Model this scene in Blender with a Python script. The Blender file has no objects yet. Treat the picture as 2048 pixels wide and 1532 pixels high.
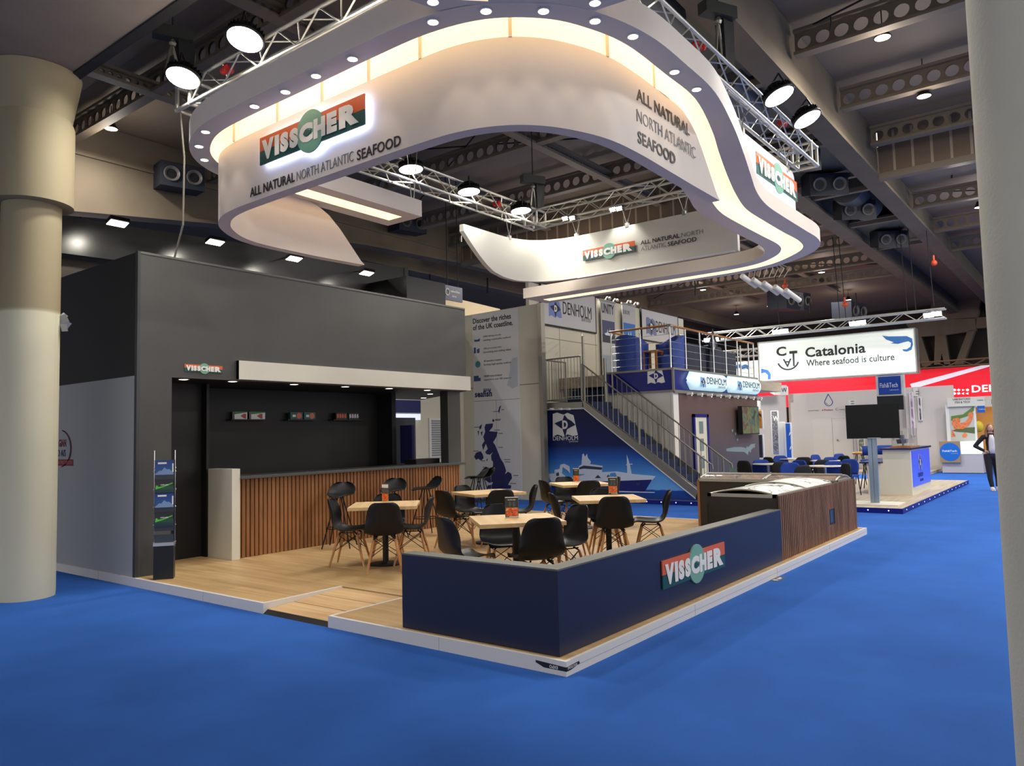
import bpy, bmesh, math, random
from mathutils import Vector, Matrix
random.seed(7)
C = bpy.context.scene.collection
SC = bpy.context.scene
PI = math.pi

# ------------------------------------------------------------------ camera
F_PX, YAW, PITCH, ROLL = 1530.14, 0.6570, 0.0684, -0.0237
CAM = Vector((-4.4752, -3.0377, 1.6695))
fw = Vector((math.cos(PITCH)*math.cos(YAW), math.cos(PITCH)*math.sin(YAW), math.sin(PITCH)))
r0 = Vector((math.sin(YAW), -math.cos(YAW), 0)); u0 = r0.cross(fw)
RT = math.cos(ROLL)*r0 + math.sin(ROLL)*u0
UP = -math.sin(ROLL)*r0 + math.cos(ROLL)*u0
cam = bpy.data.cameras.new('camera'); cam_o = bpy.data.objects.new('camera', cam); C.objects.link(cam_o)
cam.sensor_fit = 'HORIZONTAL'; cam.sensor_width = 36; cam.lens = 36*F_PX/2048
cam.clip_start = .05; cam.clip_end = 300
M = Matrix((RT, UP, -fw)).transposed().to_4x4(); M.translation = CAM
cam_o.matrix_world = M
SC.camera = cam_o

# ------------------------------------------------------------------ world, exposure, hall light
SC.view_settings.view_transform = 'Standard'; SC.view_settings.look = 'None'
SC.view_settings.gamma = 1; SC.view_settings.use_curve_mapping = False
SC.view_settings.exposure = 0.0
W = bpy.data.worlds.new('world'); SC.world = W; W.use_nodes = True
W.node_tree.nodes['Background'].inputs[0].default_value = (1.0, .95, .88, 1)
W.node_tree.nodes['Background'].inputs[1].default_value = 1.5

def area(name, loc, target, size, power, col=(1, 1, 1), shape='DISK', spread=PI, parent=None):
    l = bpy.data.lights.new(name, 'AREA'); l.shape = shape; l.size = size; l.energy = power; l.color = col; l.spread = spread
    o = bpy.data.objects.new(name, l); C.objects.link(o); o.location = loc
    d = Vector(target)-Vector(loc); o.rotation_euler = d.to_track_quat('-Z', 'Y').to_euler()
    if parent:
        o.parent = parent; o.location = Vector(loc)-parent.location
    return o
def point(name, loc, power, col=(1, 1, 1), size=.2, parent=None):
    l = bpy.data.lights.new(name, 'POINT'); l.energy = power; l.color = col; l.shadow_soft_size = size
    o = bpy.data.objects.new(name, l); C.objects.link(o); o.location = loc
    if parent:
        o.parent = parent; o.location = Vector(loc)-parent.location
    return o
def spot(name, loc, target, power, angle, col=(1, 1, 1), blend=.6, size=.05, parent=None):
    l = bpy.data.lights.new(name, 'SPOT'); l.energy = power; l.spot_size = angle; l.spot_blend = blend; l.color = col; l.shadow_soft_size = size
    o = bpy.data.objects.new(name, l); C.objects.link(o); o.location = loc
    d = Vector(target)-Vector(loc); o.rotation_euler = d.to_track_quat('-Z', 'Y').to_euler()
    if parent:
        o.parent = parent; o.location = Vector(loc)-parent.location
    return o
# the hall's own lamps high under the roof (the ones in view get a housing further down)
HALL_LAMPS = [(6.5, -5), (13, -6.5), (20, -5), (28, -5), (15, 9.5), (22, 9), (31, 9)]
HALL_POWER = 300

# ------------------------------------------------------------------ photo pixel -> point on a known plane
def ray(x, y): return fw + RT*((x-1024)/F_PX) - UP*((y-766)/F_PX)
def at_z(x, y, z): d = ray(x, y); return CAM + d*((z-CAM.z)/d.z)
def at_x(x, y, X): d = ray(x, y); return CAM + d*((X-CAM.x)/d.x)
def at_y(x, y, Y): d = ray(x, y); return CAM + d*((Y-CAM.y)/d.y)
V = Vector
X_, Y_, Z_ = V((1, 0, 0)), V((0, 1, 0)), V((0, 0, 1))

# ------------------------------------------------------------------ materials
def lin(c):
    return tuple(((v/255)/12.92 if v/255 <= .04045 else ((v/255+.055)/1.055)**2.4) for v in c)
MATS = {}
def mat(name, col, rough=.5, metal=0, spec=.5, noise=0, nscale=20, bump=0, bscale=200, emit=None, estr=0, alpha=1, trans=0, ior=1.45, nstretch=(1, 1, 1), srgb=True, detail=4):
    m = bpy.data.materials.new(name); m.use_nodes = True
    nt = m.node_tree; b = nt.nodes['Principled BSDF']
    c = lin(col) if srgb else col
    b.inputs['Base Color'].default_value = (*c, 1)
    b.inputs['Roughness'].default_value = rough; b.inputs['Metallic'].default_value = metal
    b.inputs['Specular IOR Level'].default_value = spec; b.inputs['IOR'].default_value = ior
    b.inputs['Alpha'].default_value = alpha; b.inputs['Transmission Weight'].default_value = trans
    if emit:
        b.inputs['Emission Color'].default_value = (*lin(emit), 1); b.inputs['Emission Strength'].default_value = estr
    if noise or bump:
        tc = nt.nodes.new('ShaderNodeTexCoord'); mp = nt.nodes.new('ShaderNodeMapping'); mp.inputs['Scale'].default_value = nstretch
        nt.links.new(tc.outputs['Object'], mp.inputs['Vector'])
    if noise:
        n = nt.nodes.new('ShaderNodeTexNoise'); n.inputs['Scale'].default_value = nscale; n.inputs['Detail'].default_value = detail
        nt.links.new(mp.outputs[0], n.inputs['Vector'])
        r = nt.nodes.new('ShaderNodeMapRange'); r.inputs['From Min'].default_value = .3; r.inputs['From Max'].default_value = .7
        r.inputs['To Min'].default_value = 1-noise; r.inputs['To Max'].default_value = 1+noise
        nt.links.new(n.outputs['Fac'], r.inputs['Value'])
        mx = nt.nodes.new('ShaderNodeVectorMath'); mx.operation = 'SCALE'; mx.inputs[0].default_value = c
        nt.links.new(r.outputs[0], mx.inputs['Scale']); nt.links.new(mx.outputs[0], b.inputs['Base Color'])
    if bump:
        n2 = nt.nodes.new('ShaderNodeTexNoise'); n2.inputs['Scale'].default_value = bscale; n2.inputs['Detail'].default_value = 3
        nt.links.new(mp.outputs[0], n2.inputs['Vector'])
        bp = nt.nodes.new('ShaderNodeBump'); bp.inputs['Strength'].default_value = bump; bp.inputs['Distance'].default_value = .01
        nt.links.new(n2.outputs['Fac'], bp.inputs['Height']); nt.links.new(bp.outputs[0], b.inputs['Normal'])
    MATS[name] = m
    return m
def ramp_mat(name, axis, stops, rough=.5, wobble=0, wscale=3, emit=0):
    """colour bands along one object axis (printed graphics, painted zones)"""
    m = mat(name, (200, 200, 200), rough); nt = m.node_tree; b = nt.nodes['Principled BSDF']
    tc = nt.nodes.new('ShaderNodeTexCoord'); sp = nt.nodes.new('ShaderNodeSeparateXYZ')
    nt.links.new(tc.outputs['Object'], sp.inputs[0])
    lo, hi = stops[0][0], stops[-1][0]
    mr = nt.nodes.new('ShaderNodeMapRange'); mr.inputs['From Min'].default_value = lo; mr.inputs['From Max'].default_value = hi
    src = sp.outputs[axis]
    if wobble:
        n = nt.nodes.new('ShaderNodeTexNoise'); n.inputs['Scale'].default_value = wscale; nt.links.new(tc.outputs['Object'], n.inputs['Vector'])
        ma = nt.nodes.new('ShaderNodeMath'); ma.operation = 'MULTIPLY_ADD'; ma.inputs[1].default_value = wobble
        nt.links.new(n.outputs['Fac'], ma.inputs[0]); nt.links.new(src, ma.inputs[2]); src = ma.outputs[0]
    nt.links.new(src, mr.inputs['Value'])
    cr = nt.nodes.new('ShaderNodeValToRGB'); e = cr.color_ramp.elements
    while len(e) < len(stops): e.new(.5)
    for k, (p, col) in enumerate(stops):
        e[k].position = (p-lo)/(hi-lo); e[k].color = (*lin(col), 1)
    nt.links.new(mr.outputs[0], cr.inputs[0]); nt.links.new(cr.outputs[0], b.inputs['Base Color'])
    if emit:
        nt.links.new(cr.outputs[0], b.inputs['Emission Color']); b.inputs['Emission Strength'].default_value = emit
    return m
def wood_mat(name, c1, c2, along, rough=.5, scale=6, plank=0, stretch=14):
    """grain stretched along one axis ('X','Y','Z'); plank > 0 adds board joints that wide"""
    m = mat(name, c1, rough); nt = m.node_tree; b = nt.nodes['Principled BSDF']
    tc = nt.nodes.new('ShaderNodeTexCoord'); mp = nt.nodes.new('ShaderNodeMapping')
    s = [stretch*.18]*3; s['XYZ'.index(along)] = .18; mp.inputs['Scale'].default_value = s
    nt.links.new(tc.outputs['Object'], mp.inputs['Vector'])
    n = nt.nodes.new('ShaderNodeTexNoise'); n.inputs['Scale'].default_value = scale; n.inputs['Detail'].default_value = 6; n.inputs['Distortion'].default_value = .4
    nt.links.new(mp.outputs[0], n.inputs['Vector'])
    cr = nt.nodes.new('ShaderNodeValToRGB'); e = cr.color_ramp.elements
    e[0].position = .32; e[0].color = (*lin(c2), 1); e[1].position = .66; e[1].color = (*lin(c1), 1)
    nt.links.new(n.outputs['Fac'], cr.inputs[0]); out = cr.outputs[0]
    if plank:
        br = nt.nodes.new('ShaderNodeTexBrick'); br.inputs['Scale'].default_value = 1; br.inputs['Mortar Size'].default_value = .0012
        br.inputs['Brick Width'].default_value = 1.3; br.inputs['Row Height'].default_value = plank
        br.inputs['Color1'].default_value = (1, 1, 1, 1); br.inputs['Color2'].default_value = (.86, .86, .86, 1); br.inputs['Mortar'].default_value = (.55, .5, .45, 1)
        mq = nt.nodes.new('ShaderNodeMapping')
        if along == 'Y': mq.inputs['Rotation'].default_value = (0, 0, PI/2)
        nt.links.new(tc.outputs['Object'], mq.inputs['Vector']); nt.links.new(mq.outputs[0], br.inputs['Vector'])
        mx = nt.nodes.new('ShaderNodeMix'); mx.data_type = 'RGBA'; mx.blend_type = 'MULTIPLY'; mx.inputs['Factor'].default_value = 1
        nt.links.new(out, mx.inputs['A']); nt.links.new(br.outputs[0], mx.inputs['B']); out = mx.outputs['Result']
    nt.links.new(out, b.inputs['Base Color'])
    return m
def pick(name, cols, scale, rough=.5, emit=0):
    """mottled print (food photographs on menus, boxes and posters)"""
    m = mat(name, cols[0], rough); nt = m.node_tree; b = nt.nodes['Principled BSDF']
    tc = nt.nodes.new('ShaderNodeTexCoord'); n = nt.nodes.new('ShaderNodeTexNoise'); n.inputs['Scale'].default_value = scale; n.inputs['Detail'].default_value = 2; n.inputs['Distortion'].default_value = 1.2
    nt.links.new(tc.outputs['Object'], n.inputs['Vector'])
    cr = nt.nodes.new('ShaderNodeValToRGB'); cr.color_ramp.interpolation = 'EASE'; e = cr.color_ramp.elements
    while len(e) < len(cols): e.new(.5)
    for k, c in enumerate(cols):
        e[k].position = .3+.4*k/max(1, len(cols)-1); e[k].color = (*lin(c), 1)
    nt.links.new(n.outputs['Fac'], cr.inputs[0]); nt.links.new(cr.outputs[0], b.inputs['Base Color'])
    if emit:
        nt.links.new(cr.outputs[0], b.inputs['Emission Color']); b.inputs['Emission Strength'].default_value = emit
    return m

# ------------------------------------------------------------------ mesh builder
class MB:
    def __init__(s): s.v = []; s.f = []
    def add(s, vs, fs):
        n = len(s.v); s.v += [V(p) for p in vs]; s.f += [tuple(i+n for i in f) for f in fs]; return s
    def box(s, a, b):
        (x0, y0, z0), (x1, y1, z1) = a, b
        x0, x1 = min(x0, x1), max(x0, x1); y0, y1 = min(y0, y1), max(y0, y1); z0, z1 = min(z0, z1), max(z0, z1)
        return s.add([(x0, y0, z0), (x1, y0, z0), (x1, y1, z0), (x0, y1, z0), (x0, y0, z1), (x1, y0, z1), (x1, y1, z1), (x0, y1, z1)],
                     [(3, 2, 1, 0), (4, 5, 6, 7), (0, 1, 5, 4), (1, 2, 6, 5), (2, 3, 7, 6), (3, 0, 4, 7)])
    def obox(s, c, ax, h):
        c = V(c); a = [V(q).normalized()*k for q, k in zip(ax, h)]
        vs = [c+sx*a[0]+sy*a[1]+sz*a[2] for sz in (-1, 1) for sx, sy in ((-1, -1), (1, -1), (1, 1), (-1, 1))]
        return s.add(vs, [(3, 2, 1, 0), (4, 5, 6, 7), (0, 1, 5, 4), (1, 2, 6, 5), (2, 3, 7, 6), (3, 0, 4, 7)])
    def prism(s, pts, d):
        """polygon of 3-D points pushed along d"""
        d = V(d); p = [V(q) for q in pts]; n = len(p)
        return s.add(p+[q+d for q in p], [tuple(range(n))[::-1], tuple(range(n, 2*n))]+[(i, (i+1) % n, n+(i+1) % n, n+i) for i in range(n)])
    def cyl(s, p0, p1, r0_, r1_=None, n=12, cap=True):
        r1_ = r0_ if r1_ is None else r1_
        p0, p1 = V(p0), V(p1); d = (p1-p0).normalized()
        a = d.orthogonal().normalized(); b = d.cross(a)
        vs = []
        for p, r in ((p0, r0_), (p1, r1_)):
            vs += [p+(a*math.cos(2*PI*k/n)+b*math.sin(2*PI*k/n))*r for k in range(n)]
        fs = [(k, (k+1) % n, n+(k+1) % n, n+k) for k in range(n)]
        if cap: fs += [tuple(range(n))[::-1], tuple(range(n, 2*n))]
        return s.add(vs, fs)
    def tube(s, path, r, n=8):
        for a, b in zip(path[:-1], path[1:]):
            if (V(b)-V(a)).length > 1e-6: s.cyl(a, b, r, r, n)
        return s
    def lathe(s, prof, n=24, c=(0, 0, 0), axis=None, cap=True):
        """profile of (radius, z)"""
        c = V(c); vs = []
        q = V((0, 0, 1)).rotation_difference(V(axis)) if axis is not None else None
        for r, z in prof:
            for k in range(n):
                p = V((r*math.cos(2*PI*k/n), r*math.sin(2*PI*k/n), z))
                if q: p = q @ p
                vs.append(c+p)
        fs = []
        for i in range(len(prof)-1):
            fs += [(i*n+k, i*n+(k+1) % n, (i+1)*n+(k+1) % n, (i+1)*n+k) for k in range(n)]
        if cap and prof[0][0] > 1e-5: fs.append(tuple(range(n))[::-1])
        if cap and prof[-1][0] > 1e-5: fs.append(tuple(range((len(prof)-1)*n, len(prof)*n)))
        return s.add(vs, fs)
    def grid(s, rows):
        n = len(rows[0]); vs = [p for r in rows for p in r]
        return s.add(vs, [(i*n+j, i*n+j+1, (i+1)*n+j+1, (i+1)*n+j) for i in range(len(rows)-1) for j in range(n-1)])
    def ball(s, c, r, n=12):
        rx, ry, rz = (r, r, r) if isinstance(r, (int, float)) else r
        rows = []
        for i in range(n//2+1):
            t = PI*i/(n//2); rows.append([V(c)+V((rx*math.sin(t)*math.cos(2*PI*k/n), ry*math.sin(t)*math.sin(2*PI*k/n), rz*math.cos(t))) for k in range(n+1)])
        return s.grid(rows)
    def build(s, name, m, parent=None, smooth=None, weld=True):
        me = bpy.data.meshes.new(name)
        if parent is not None:
            inv = parent_matrix(parent).inverted(); vs = [inv @ p for p in s.v]; off = V((0, 0, 0))
        elif s.v:
            off = V((sum(p.x for p in s.v)/len(s.v), sum(p.y for p in s.v)/len(s.v), min(p.z for p in s.v)))
            vs = [p-off for p in s.v]
        me.from_pydata([tuple(p) for p in vs], [], s.f)
        bm = bmesh.new(); bm.from_mesh(me)
        if weld: bmesh.ops.remove_doubles(bm, verts=bm.verts, dist=1e-5)
        bmesh.ops.recalc_face_normals(bm, faces=bm.faces)
        bm.to_mesh(me); bm.free()
        if smooth is not None:
            for p in me.polygons: p.use_smooth = True
            try: me.set_sharp_from_angle(angle=math.radians(smooth))
            except Exception: pass
        me.materials.append(m)
        o = bpy.data.objects.new(name, me); C.objects.link(o)
        if parent is not None: o.parent = parent
        else: o.location = off
        return o
def parent_matrix(o):
    m = Matrix.LocRotScale(o.location, o.rotation_euler, o.scale)
    return parent_matrix(o.parent) @ m if o.parent else m
def tag(o, label, cat, group=None, kind=None):
    o['label'] = label; o['category'] = cat
    if group: o['group'] = group
    if kind: o['kind'] = kind
    return o
def struct(o): o['kind'] = 'structure'; return o
def thing(name, label, cat, loc=(0, 0, 0), rz=0, group=None):
    o = bpy.data.objects.new(name, None); C.objects.link(o); o.location = loc; o.rotation_euler = (0, 0, rz); o.empty_display_size = .1
    return tag(o, label, cat, group)
def dup(root, loc, rz, label, group=None):
    def cp(o, par):
        c = o.copy(); C.objects.link(c)
        if par: c.parent = par
        for ch in [q for q in list(C.objects) if q.parent == o]: cp(ch, c)
        return c
    r = cp(root, None); r.location = loc; r.rotation_euler = (0, 0, rz); r['label'] = label
    if group: r['group'] = group
    return r
def B(a, b): return MB().box(a, b)
def bevel(o, w=.004, seg=2):
    m = o.modifiers.new('bevel', 'BEVEL'); m.width = w; m.segments = seg; m.limit_method = 'ANGLE'; return o

# ------------------------------------------------------------------ lettering
FONT = bpy.data.fonts.load('<builtin>')
_tc = {}
def glyphs(body, bold, shear):
    key = (body, round(bold, 4), shear)
    if key in _tc: return _tc[key]
    cu = bpy.data.curves.new('lettering', 'FONT'); cu.body = body; cu.font = FONT; cu.size = 1; cu.offset = bold; cu.shear = shear
    cu.fill_mode = 'BOTH'; cu.extrude = .01; cu.resolution_u = 3; cu.space_character = 1+bold*1.5
    o = bpy.data.objects.new('lettering', cu); C.objects.link(o)
    dg = bpy.context.evaluated_depsgraph_get()
    me = bpy.data.meshes.new_from_object(o.evaluated_get(dg))
    bpy.data.objects.remove(o); bpy.data.curves.remove(cu)
    vs = [v.co.copy() for v in me.vertices]; fs = [tuple(p.vertices) for p in me.polygons]
    bpy.data.meshes.remove(me)
    x0 = min(v.x for v in vs); x1 = max(v.x for v in vs); y0 = min(v.y for v in vs); y1 = max(v.y for v in vs)
    _tc[key] = (vs, fs, x0, x1, y0, y1)
    return _tc[key]
def text_mb(mb, body, O, R, U, w=None, h=None, bold=0, shear=0, thick=.003):
    """lettering fitted to width w and height h, its lower left corner at O, raised off the plane it lies on"""
    vs, fs, x0, x1, y0, y1 = glyphs(body, bold, shear)
    sx = sy = None
    if w: sx = w/(x1-x0)
    if h: sy = h/(y1-y0)
    sx = sx or sy; sy = sy or sx
    O, R, U = V(O), V(R).normalized(), V(U).normalized(); N = R.cross(U)
    mb.add([O+R*((v.x-x0)*sx)+U*((v.y-y0)*sy)+N*((v.z+.01)/.02*thick) for v in vs], fs)
    return mb
def text(body, O, R, U, m, parent, w=None, h=None, bold=0, shear=0, thick=.003, name='lettering'):
    return text_mb(MB(), body, O, R, U, w, h, bold, shear, thick).build(name, m, parent, weld=False)
def shape(mb, O, R, U, pts, thick=.003, off=0):
    """flat cut-out drawn with (right, up) coordinates in a plane"""
    O, R, U = V(O), V(R), V(U); N = R.normalized().cross(U.normalized())
    return mb.prism([O+R*a+U*b+N*off for a, b in pts], N*thick)
def disc_pts(cx, cy, r, n=28, ry=None, a0=0, a1=2*PI):
    ry = r if ry is None else ry
    return [(cx+r*math.cos(a0+(a1-a0)*k/n), cy+ry*math.sin(a0+(a1-a0)*k/n)) for k in range(n+(0 if abs(a1-a0-2*PI) < 1e-6 else 1))]
def crom(pts, n=6, closed=False):
    """smooth curve through points"""
    P = [V(p) for p in pts]; out = []
    for i in range(len(P)-1):
        p0 = P[i-1] if i else P[0]*2-P[1]; p1, p2 = P[i], P[i+1]; p3 = P[i+2] if i+2 < len(P) else P[-1]*2-P[-2]
        for k in range(n):
            t = k/n
            out.append(.5*((2*p1)+(p2-p0)*t+(2*p0-5*p1+4*p2-p3)*t*t+(3*p1-p0-3*p2+p3)*t**3))
    out.append(P[-1]); return out
ORD = ['first', 'second', 'third', 'fourth', 'fifth', 'sixth', 'seventh', 'eighth', 'ninth', 'tenth', 'eleventh', 'twelfth', 'thirteenth', 'fourteenth', 'fifteenth', 'sixteenth', 'seventeenth', 'eighteenth', 'nineteenth', 'twentieth',
       'twenty-first', 'twenty-second', 'twenty-third', 'twenty-fourth', 'twenty-fifth', 'twenty-sixth']

# ------------------------------------------------------------------ shared materials
M_ringw = mat('ring_white', (228, 216, 202), .5, noise=.02, nscale=3)
M_white = mat('white_panel', (225, 222, 216), .45, noise=.02, nscale=3)
M_white2 = mat('white_laminate', (214, 212, 200), .5, noise=.02, nscale=2)
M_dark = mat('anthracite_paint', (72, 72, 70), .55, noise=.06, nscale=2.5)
M_black = mat('black_paint', (24, 24, 25), .55)
M_blackp = mat('black_plastic', (20, 21, 24), .42, spec=.35)
M_blackm = mat('black_metal', (22, 22, 23), .45, metal=.3)
M_navy = mat('navy_laminate', (17, 25, 58), .42, noise=.03, nscale=2)
M_alu = mat('aluminium', (200, 200, 196), .3, metal=.9)
M_steel = mat('brushed_steel', (150, 146, 136), .38, metal=.75)
M_chrome = mat('chrome', (220, 222, 225), .12, metal=1)
M_conc = mat('concrete', (150, 140, 118), .85, noise=.12, nscale=2.2, bump=.15, bscale=25)
M_conc2 = mat('concrete_girder', (118, 107, 90), .85, noise=.10, nscale=1.2, bump=.1, bscale=15)
M_beam = mat('painted_steel_beam', (124, 112, 94), .6, noise=.05, nscale=2)
M_carpet = mat('blue_carpet', (50, 97, 178), .95, spec=.1, noise=.10, nscale=1.4, bump=.35, bscale=420)
M_oakfloor = wood_mat('oak_floor', (200, 168, 122), (176, 142, 96), 'Y', .42, 5, plank=.19)
M_oaktop = wood_mat('oak_tabletop', (226, 196, 148), (208, 172, 122), 'X', .45, 5)
M_beech = wood_mat('beech_leg', (200, 148, 96), (172, 118, 70), 'Z', .45, 7)
M_slat = wood_mat('stained_pine_slat', (158, 108, 66), (122, 80, 46), 'Z', .55, 5, stretch=7)
M_slat2 = wood_mat('charred_pine_slat', (140, 100, 72), (98, 66, 44), 'Z', .6, 6, stretch=8)
M_rail = wood_mat('oak_handrail', (184, 124, 62), (150, 92, 40), 'X', .4, 6)
M_orange = mat('logo_orange', (214, 96, 44), .4)
M_green = mat('logo_dark_green', (16, 78, 72), .4)
M_teal = mat('logo_sea_green', (116, 168, 146), .4)
M_letter = mat('logo_letter_white', (232, 230, 222), .4)
M_ink = mat('dark_brown_print', (48, 38, 36), .5)
M_inkblack = mat('black_print', (20, 20, 24), .5)
M_inknavy = mat('navy_print', (28, 36, 96), .5)
M_inkgrey = mat('grey_print', (112, 112, 112), .5)
M_lamp = mat('lamp_lens', (255, 255, 255), .3, emit=(255, 246, 224), estr=12)
M_lampw = mat('warm_lamp_lens', (255, 255, 255), .3, emit=(255, 226, 170), estr=9)
M_ledblue = mat('blue_led', (80, 90, 255), .3, emit=(120, 130, 255), estr=9)
M_glow = mat('warm_light_diffuser', (250, 238, 220), .5, emit=(255, 226, 178), estr=.85)
M_glass = mat('clear_acrylic', (240, 245, 245), .05, trans=.92, ior=1.3, alpha=.35)
M_bluefab = mat('blue_upholstery', (28, 62, 150), .8, noise=.06, nscale=30)
M_cable = mat('black_cable', (20, 20, 20), .7)
M_silver = mat('silver_print', (200, 202, 206), .4)

# ================================================================== SETTING
o = struct(MB().add([(-30, -30, 0), (60, -30, 0), (60, 60, 0), (-30, 60, 0)], [(0, 1, 2, 3)]).build('floor', M_carpet)); o['label'] = 'bright blue carpet of the exhibition hall'; o['category'] = 'floor'
def deck_mat():
    m = mat('corrugated_deck', (136, 122, 104), .6); nt = m.node_tree; b = nt.nodes['Principled BSDF']
    tc = nt.nodes.new('ShaderNodeTexCoord'); w = nt.nodes.new('ShaderNodeTexWave'); w.bands_direction = 'X'; w.inputs['Scale'].default_value = 1.1; w.wave_profile = 'SAW'
    nt.links.new(tc.outputs['Object'], w.inputs['Vector'])
    bp = nt.nodes.new('ShaderNodeBump'); bp.inputs['Strength'].default_value = .8; bp.inputs['Distance'].default_value = .08
    nt.links.new(w.outputs['Fac'], bp.inputs['Height']); nt.links.new(bp.outputs[0], b.inputs['Normal'])
    return m
M_deck = deck_mat()
X0 = 16.4                       # the roof steps down here
GZ0, GZ1 = 8.0, 9.19            # concrete girders
def ceil(name, b, label):
    o = struct(b.build(name, M_deck)); o['label'] = label; o['category'] = 'ceiling'; return o
ceil('ceiling', B((-20, -22, 9.2), (X0+.13, 34, 9.3)), 'corrugated metal roof deck of the raised bay above the stand')
ceil('ceiling', B((X0+.13, -22, 8.72), (46, 34, 8.82)), 'corrugated metal roof deck of the lower bay behind the stand')
def clad_mat():
    m = mat('ribbed_cladding', (132, 112, 92), .6); nt = m.node_tree; b = nt.nodes['Principled BSDF']
    tc = nt.nodes.new('ShaderNodeTexCoord'); sp = nt.nodes.new('ShaderNodeSeparateXYZ'); nt.links.new(tc.outputs['Object'], sp.inputs[0])
    ma = nt.nodes.new('ShaderNodeMath'); ma.operation = 'MULTIPLY'; ma.inputs[1].default_value = 1/.42; nt.links.new(sp.outputs['Y'], ma.inputs[0])
    fr = nt.nodes.new('ShaderNodeMath'); fr.operation = 'FRACT'; nt.links.new(ma.outputs[0], fr.inputs[0])
    gt = nt.nodes.new('ShaderNodeMath'); gt.operation = 'GREATER_THAN'; gt.inputs[1].default_value = .86; nt.links.new(fr.outputs[0], gt.inputs[0])
    mx = nt.nodes.new('ShaderNodeMix'); mx.data_type = 'RGBA'; mx.inputs['A'].default_value = (*lin((120, 102, 84)), 1); mx.inputs['B'].default_value = (*lin((176, 158, 134)), 1)
    nt.links.new(gt.outputs[0], mx.inputs['Factor']); nt.links.new(mx.outputs['Result'], b.inputs['Base Color'])
    return m
M_clad = clad_mat()
for k, (y0, y1, side) in enumerate([(-13, 1.1, 'right'), (4.3, 15.2, 'left')]):
    t = thing('clad_step_wall', ['ribbed metal wall where the roof steps down, right of the concrete girders', 'ribbed metal wall where the roof steps down, behind the hanging ring'][k], 'wall', (X0, (y0+y1)/2, 7.9))
    B((X0-.04, y0, 8.05), (X0+.04, y1, 9.15)).build('cladding', M_clad, t)
    B((X0-.12, y0, 7.9), (X0+.12, y1, 8.06)).build('bottom_rail', M_beam, t)
    B((X0-.1, y0, 9.13), (X0+.08, y1, 9.22)).build('top_rail', M_beam, t)
w = struct(B((46, -22, 0), (46.3, 40, 8.9)).build('wall_back', mat('dark_wall', (58, 52, 46), .8))); w['label'] = 'dark end wall of the hall'; w['category'] = 'wall'
w = struct(B((-20, 34, 0), (46, 34.3, 9.6)).build('wall_left', mat('dark_side_wall', (62, 56, 50), .8))); w['label'] = 'dark side wall of the hall'; w['category'] = 'wall'

def girder(y0, y1, label, x0=-16, x1=46, notch=0):
    b = MB().box((x0, y0, GZ0), (X0+.1, y1, GZ1)).box((X0+.1, y0, GZ0), (x1, y1, 8.71)); t = thing('concrete_girder', label, 'girder', ((x0+x1)/2, (y0+y1)/2, GZ0), group='concrete roof girders')
    b.build('web', M_conc2, t)
    B((x0, y0-.06, GZ0-.02), (x1-.01, y1+.06, GZ0+.06)).build('bottom_flange', M_conc2, t)
    return t
girder(1.15, 1.5, 'concrete roof girder nearest the right-hand column')
girder(3.15, 3.5, 'concrete roof girder behind the one nearest the right-hand column')
t = thing('concrete_girder', 'haunched concrete roof girder running above the black cabin', 'girder', (8, 15.5, 7.0), group='concrete roof girders')
hp = [(-6, 6.2), (2.87, 7.0), (6.6, 7.46), (11.8, 7.85), (16.45, 8.02)]
MB().prism([(x, 15.3, z) for x, z in hp]+[(16.45, 15.3, 9.19), (-6, 15.3, 9.19)], (0, .4, 0)).prism([(16.5, 15.3, 8.02), (46, 15.3, 8.06), (46, 15.3, 8.71), (16.5, 15.3, 8.71)], (0, .4, 0)).build('web', M_conc2, t)
mb = MB()
for (xa, za), (xb, zb) in zip(hp[:-1], hp[1:]): mb.prism([(xa, 15.22, za-.02), (xb, 15.22, zb-.02), (xb, 15.22, zb+.07), (xa, 15.22, za+.07)], (0, .5, 0))
mb.build('bottom_flange', M_conc2, t)
B((-6, 15.25, 8.36), (16.4, 15.3, 8.42)).build('side_ledge', M_conc2, t)
girder(17.4, 17.8, 'concrete roof girder farthest left, behind the one above the cabin')
# cross plates between the two right-hand girders
M_plate = mat('grey_soffit_plate', (104, 102, 88), .7)
for k, x in enumerate([5.5, 9.4, 12.4, 13.4, 16.2, 17.6, 21.5, 25.5]):
    tag(B((x, 1.5, GZ0+.1), (x+.16, 3.15, GZ0+.22)).build('tie_beam', M_beam), f'{ORD[k]} pale cross tie from the near end between the paired roof girders', 'beam', 'ties between the paired girders')
for k, (x0, x1) in enumerate([(5.7, 9.4), (9.6, 12.4), (13.6, 16.2), (21.7, 25.5)]):
    tag(B((x0, 1.5, GZ0+.3), (x1, 3.15, GZ0+.36)).build('soffit_plate', M_plate), f'{ORD[k]} grey soffit plate from the near end between the paired roof girders', 'panel', 'soffit plates between the paired girders')
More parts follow.
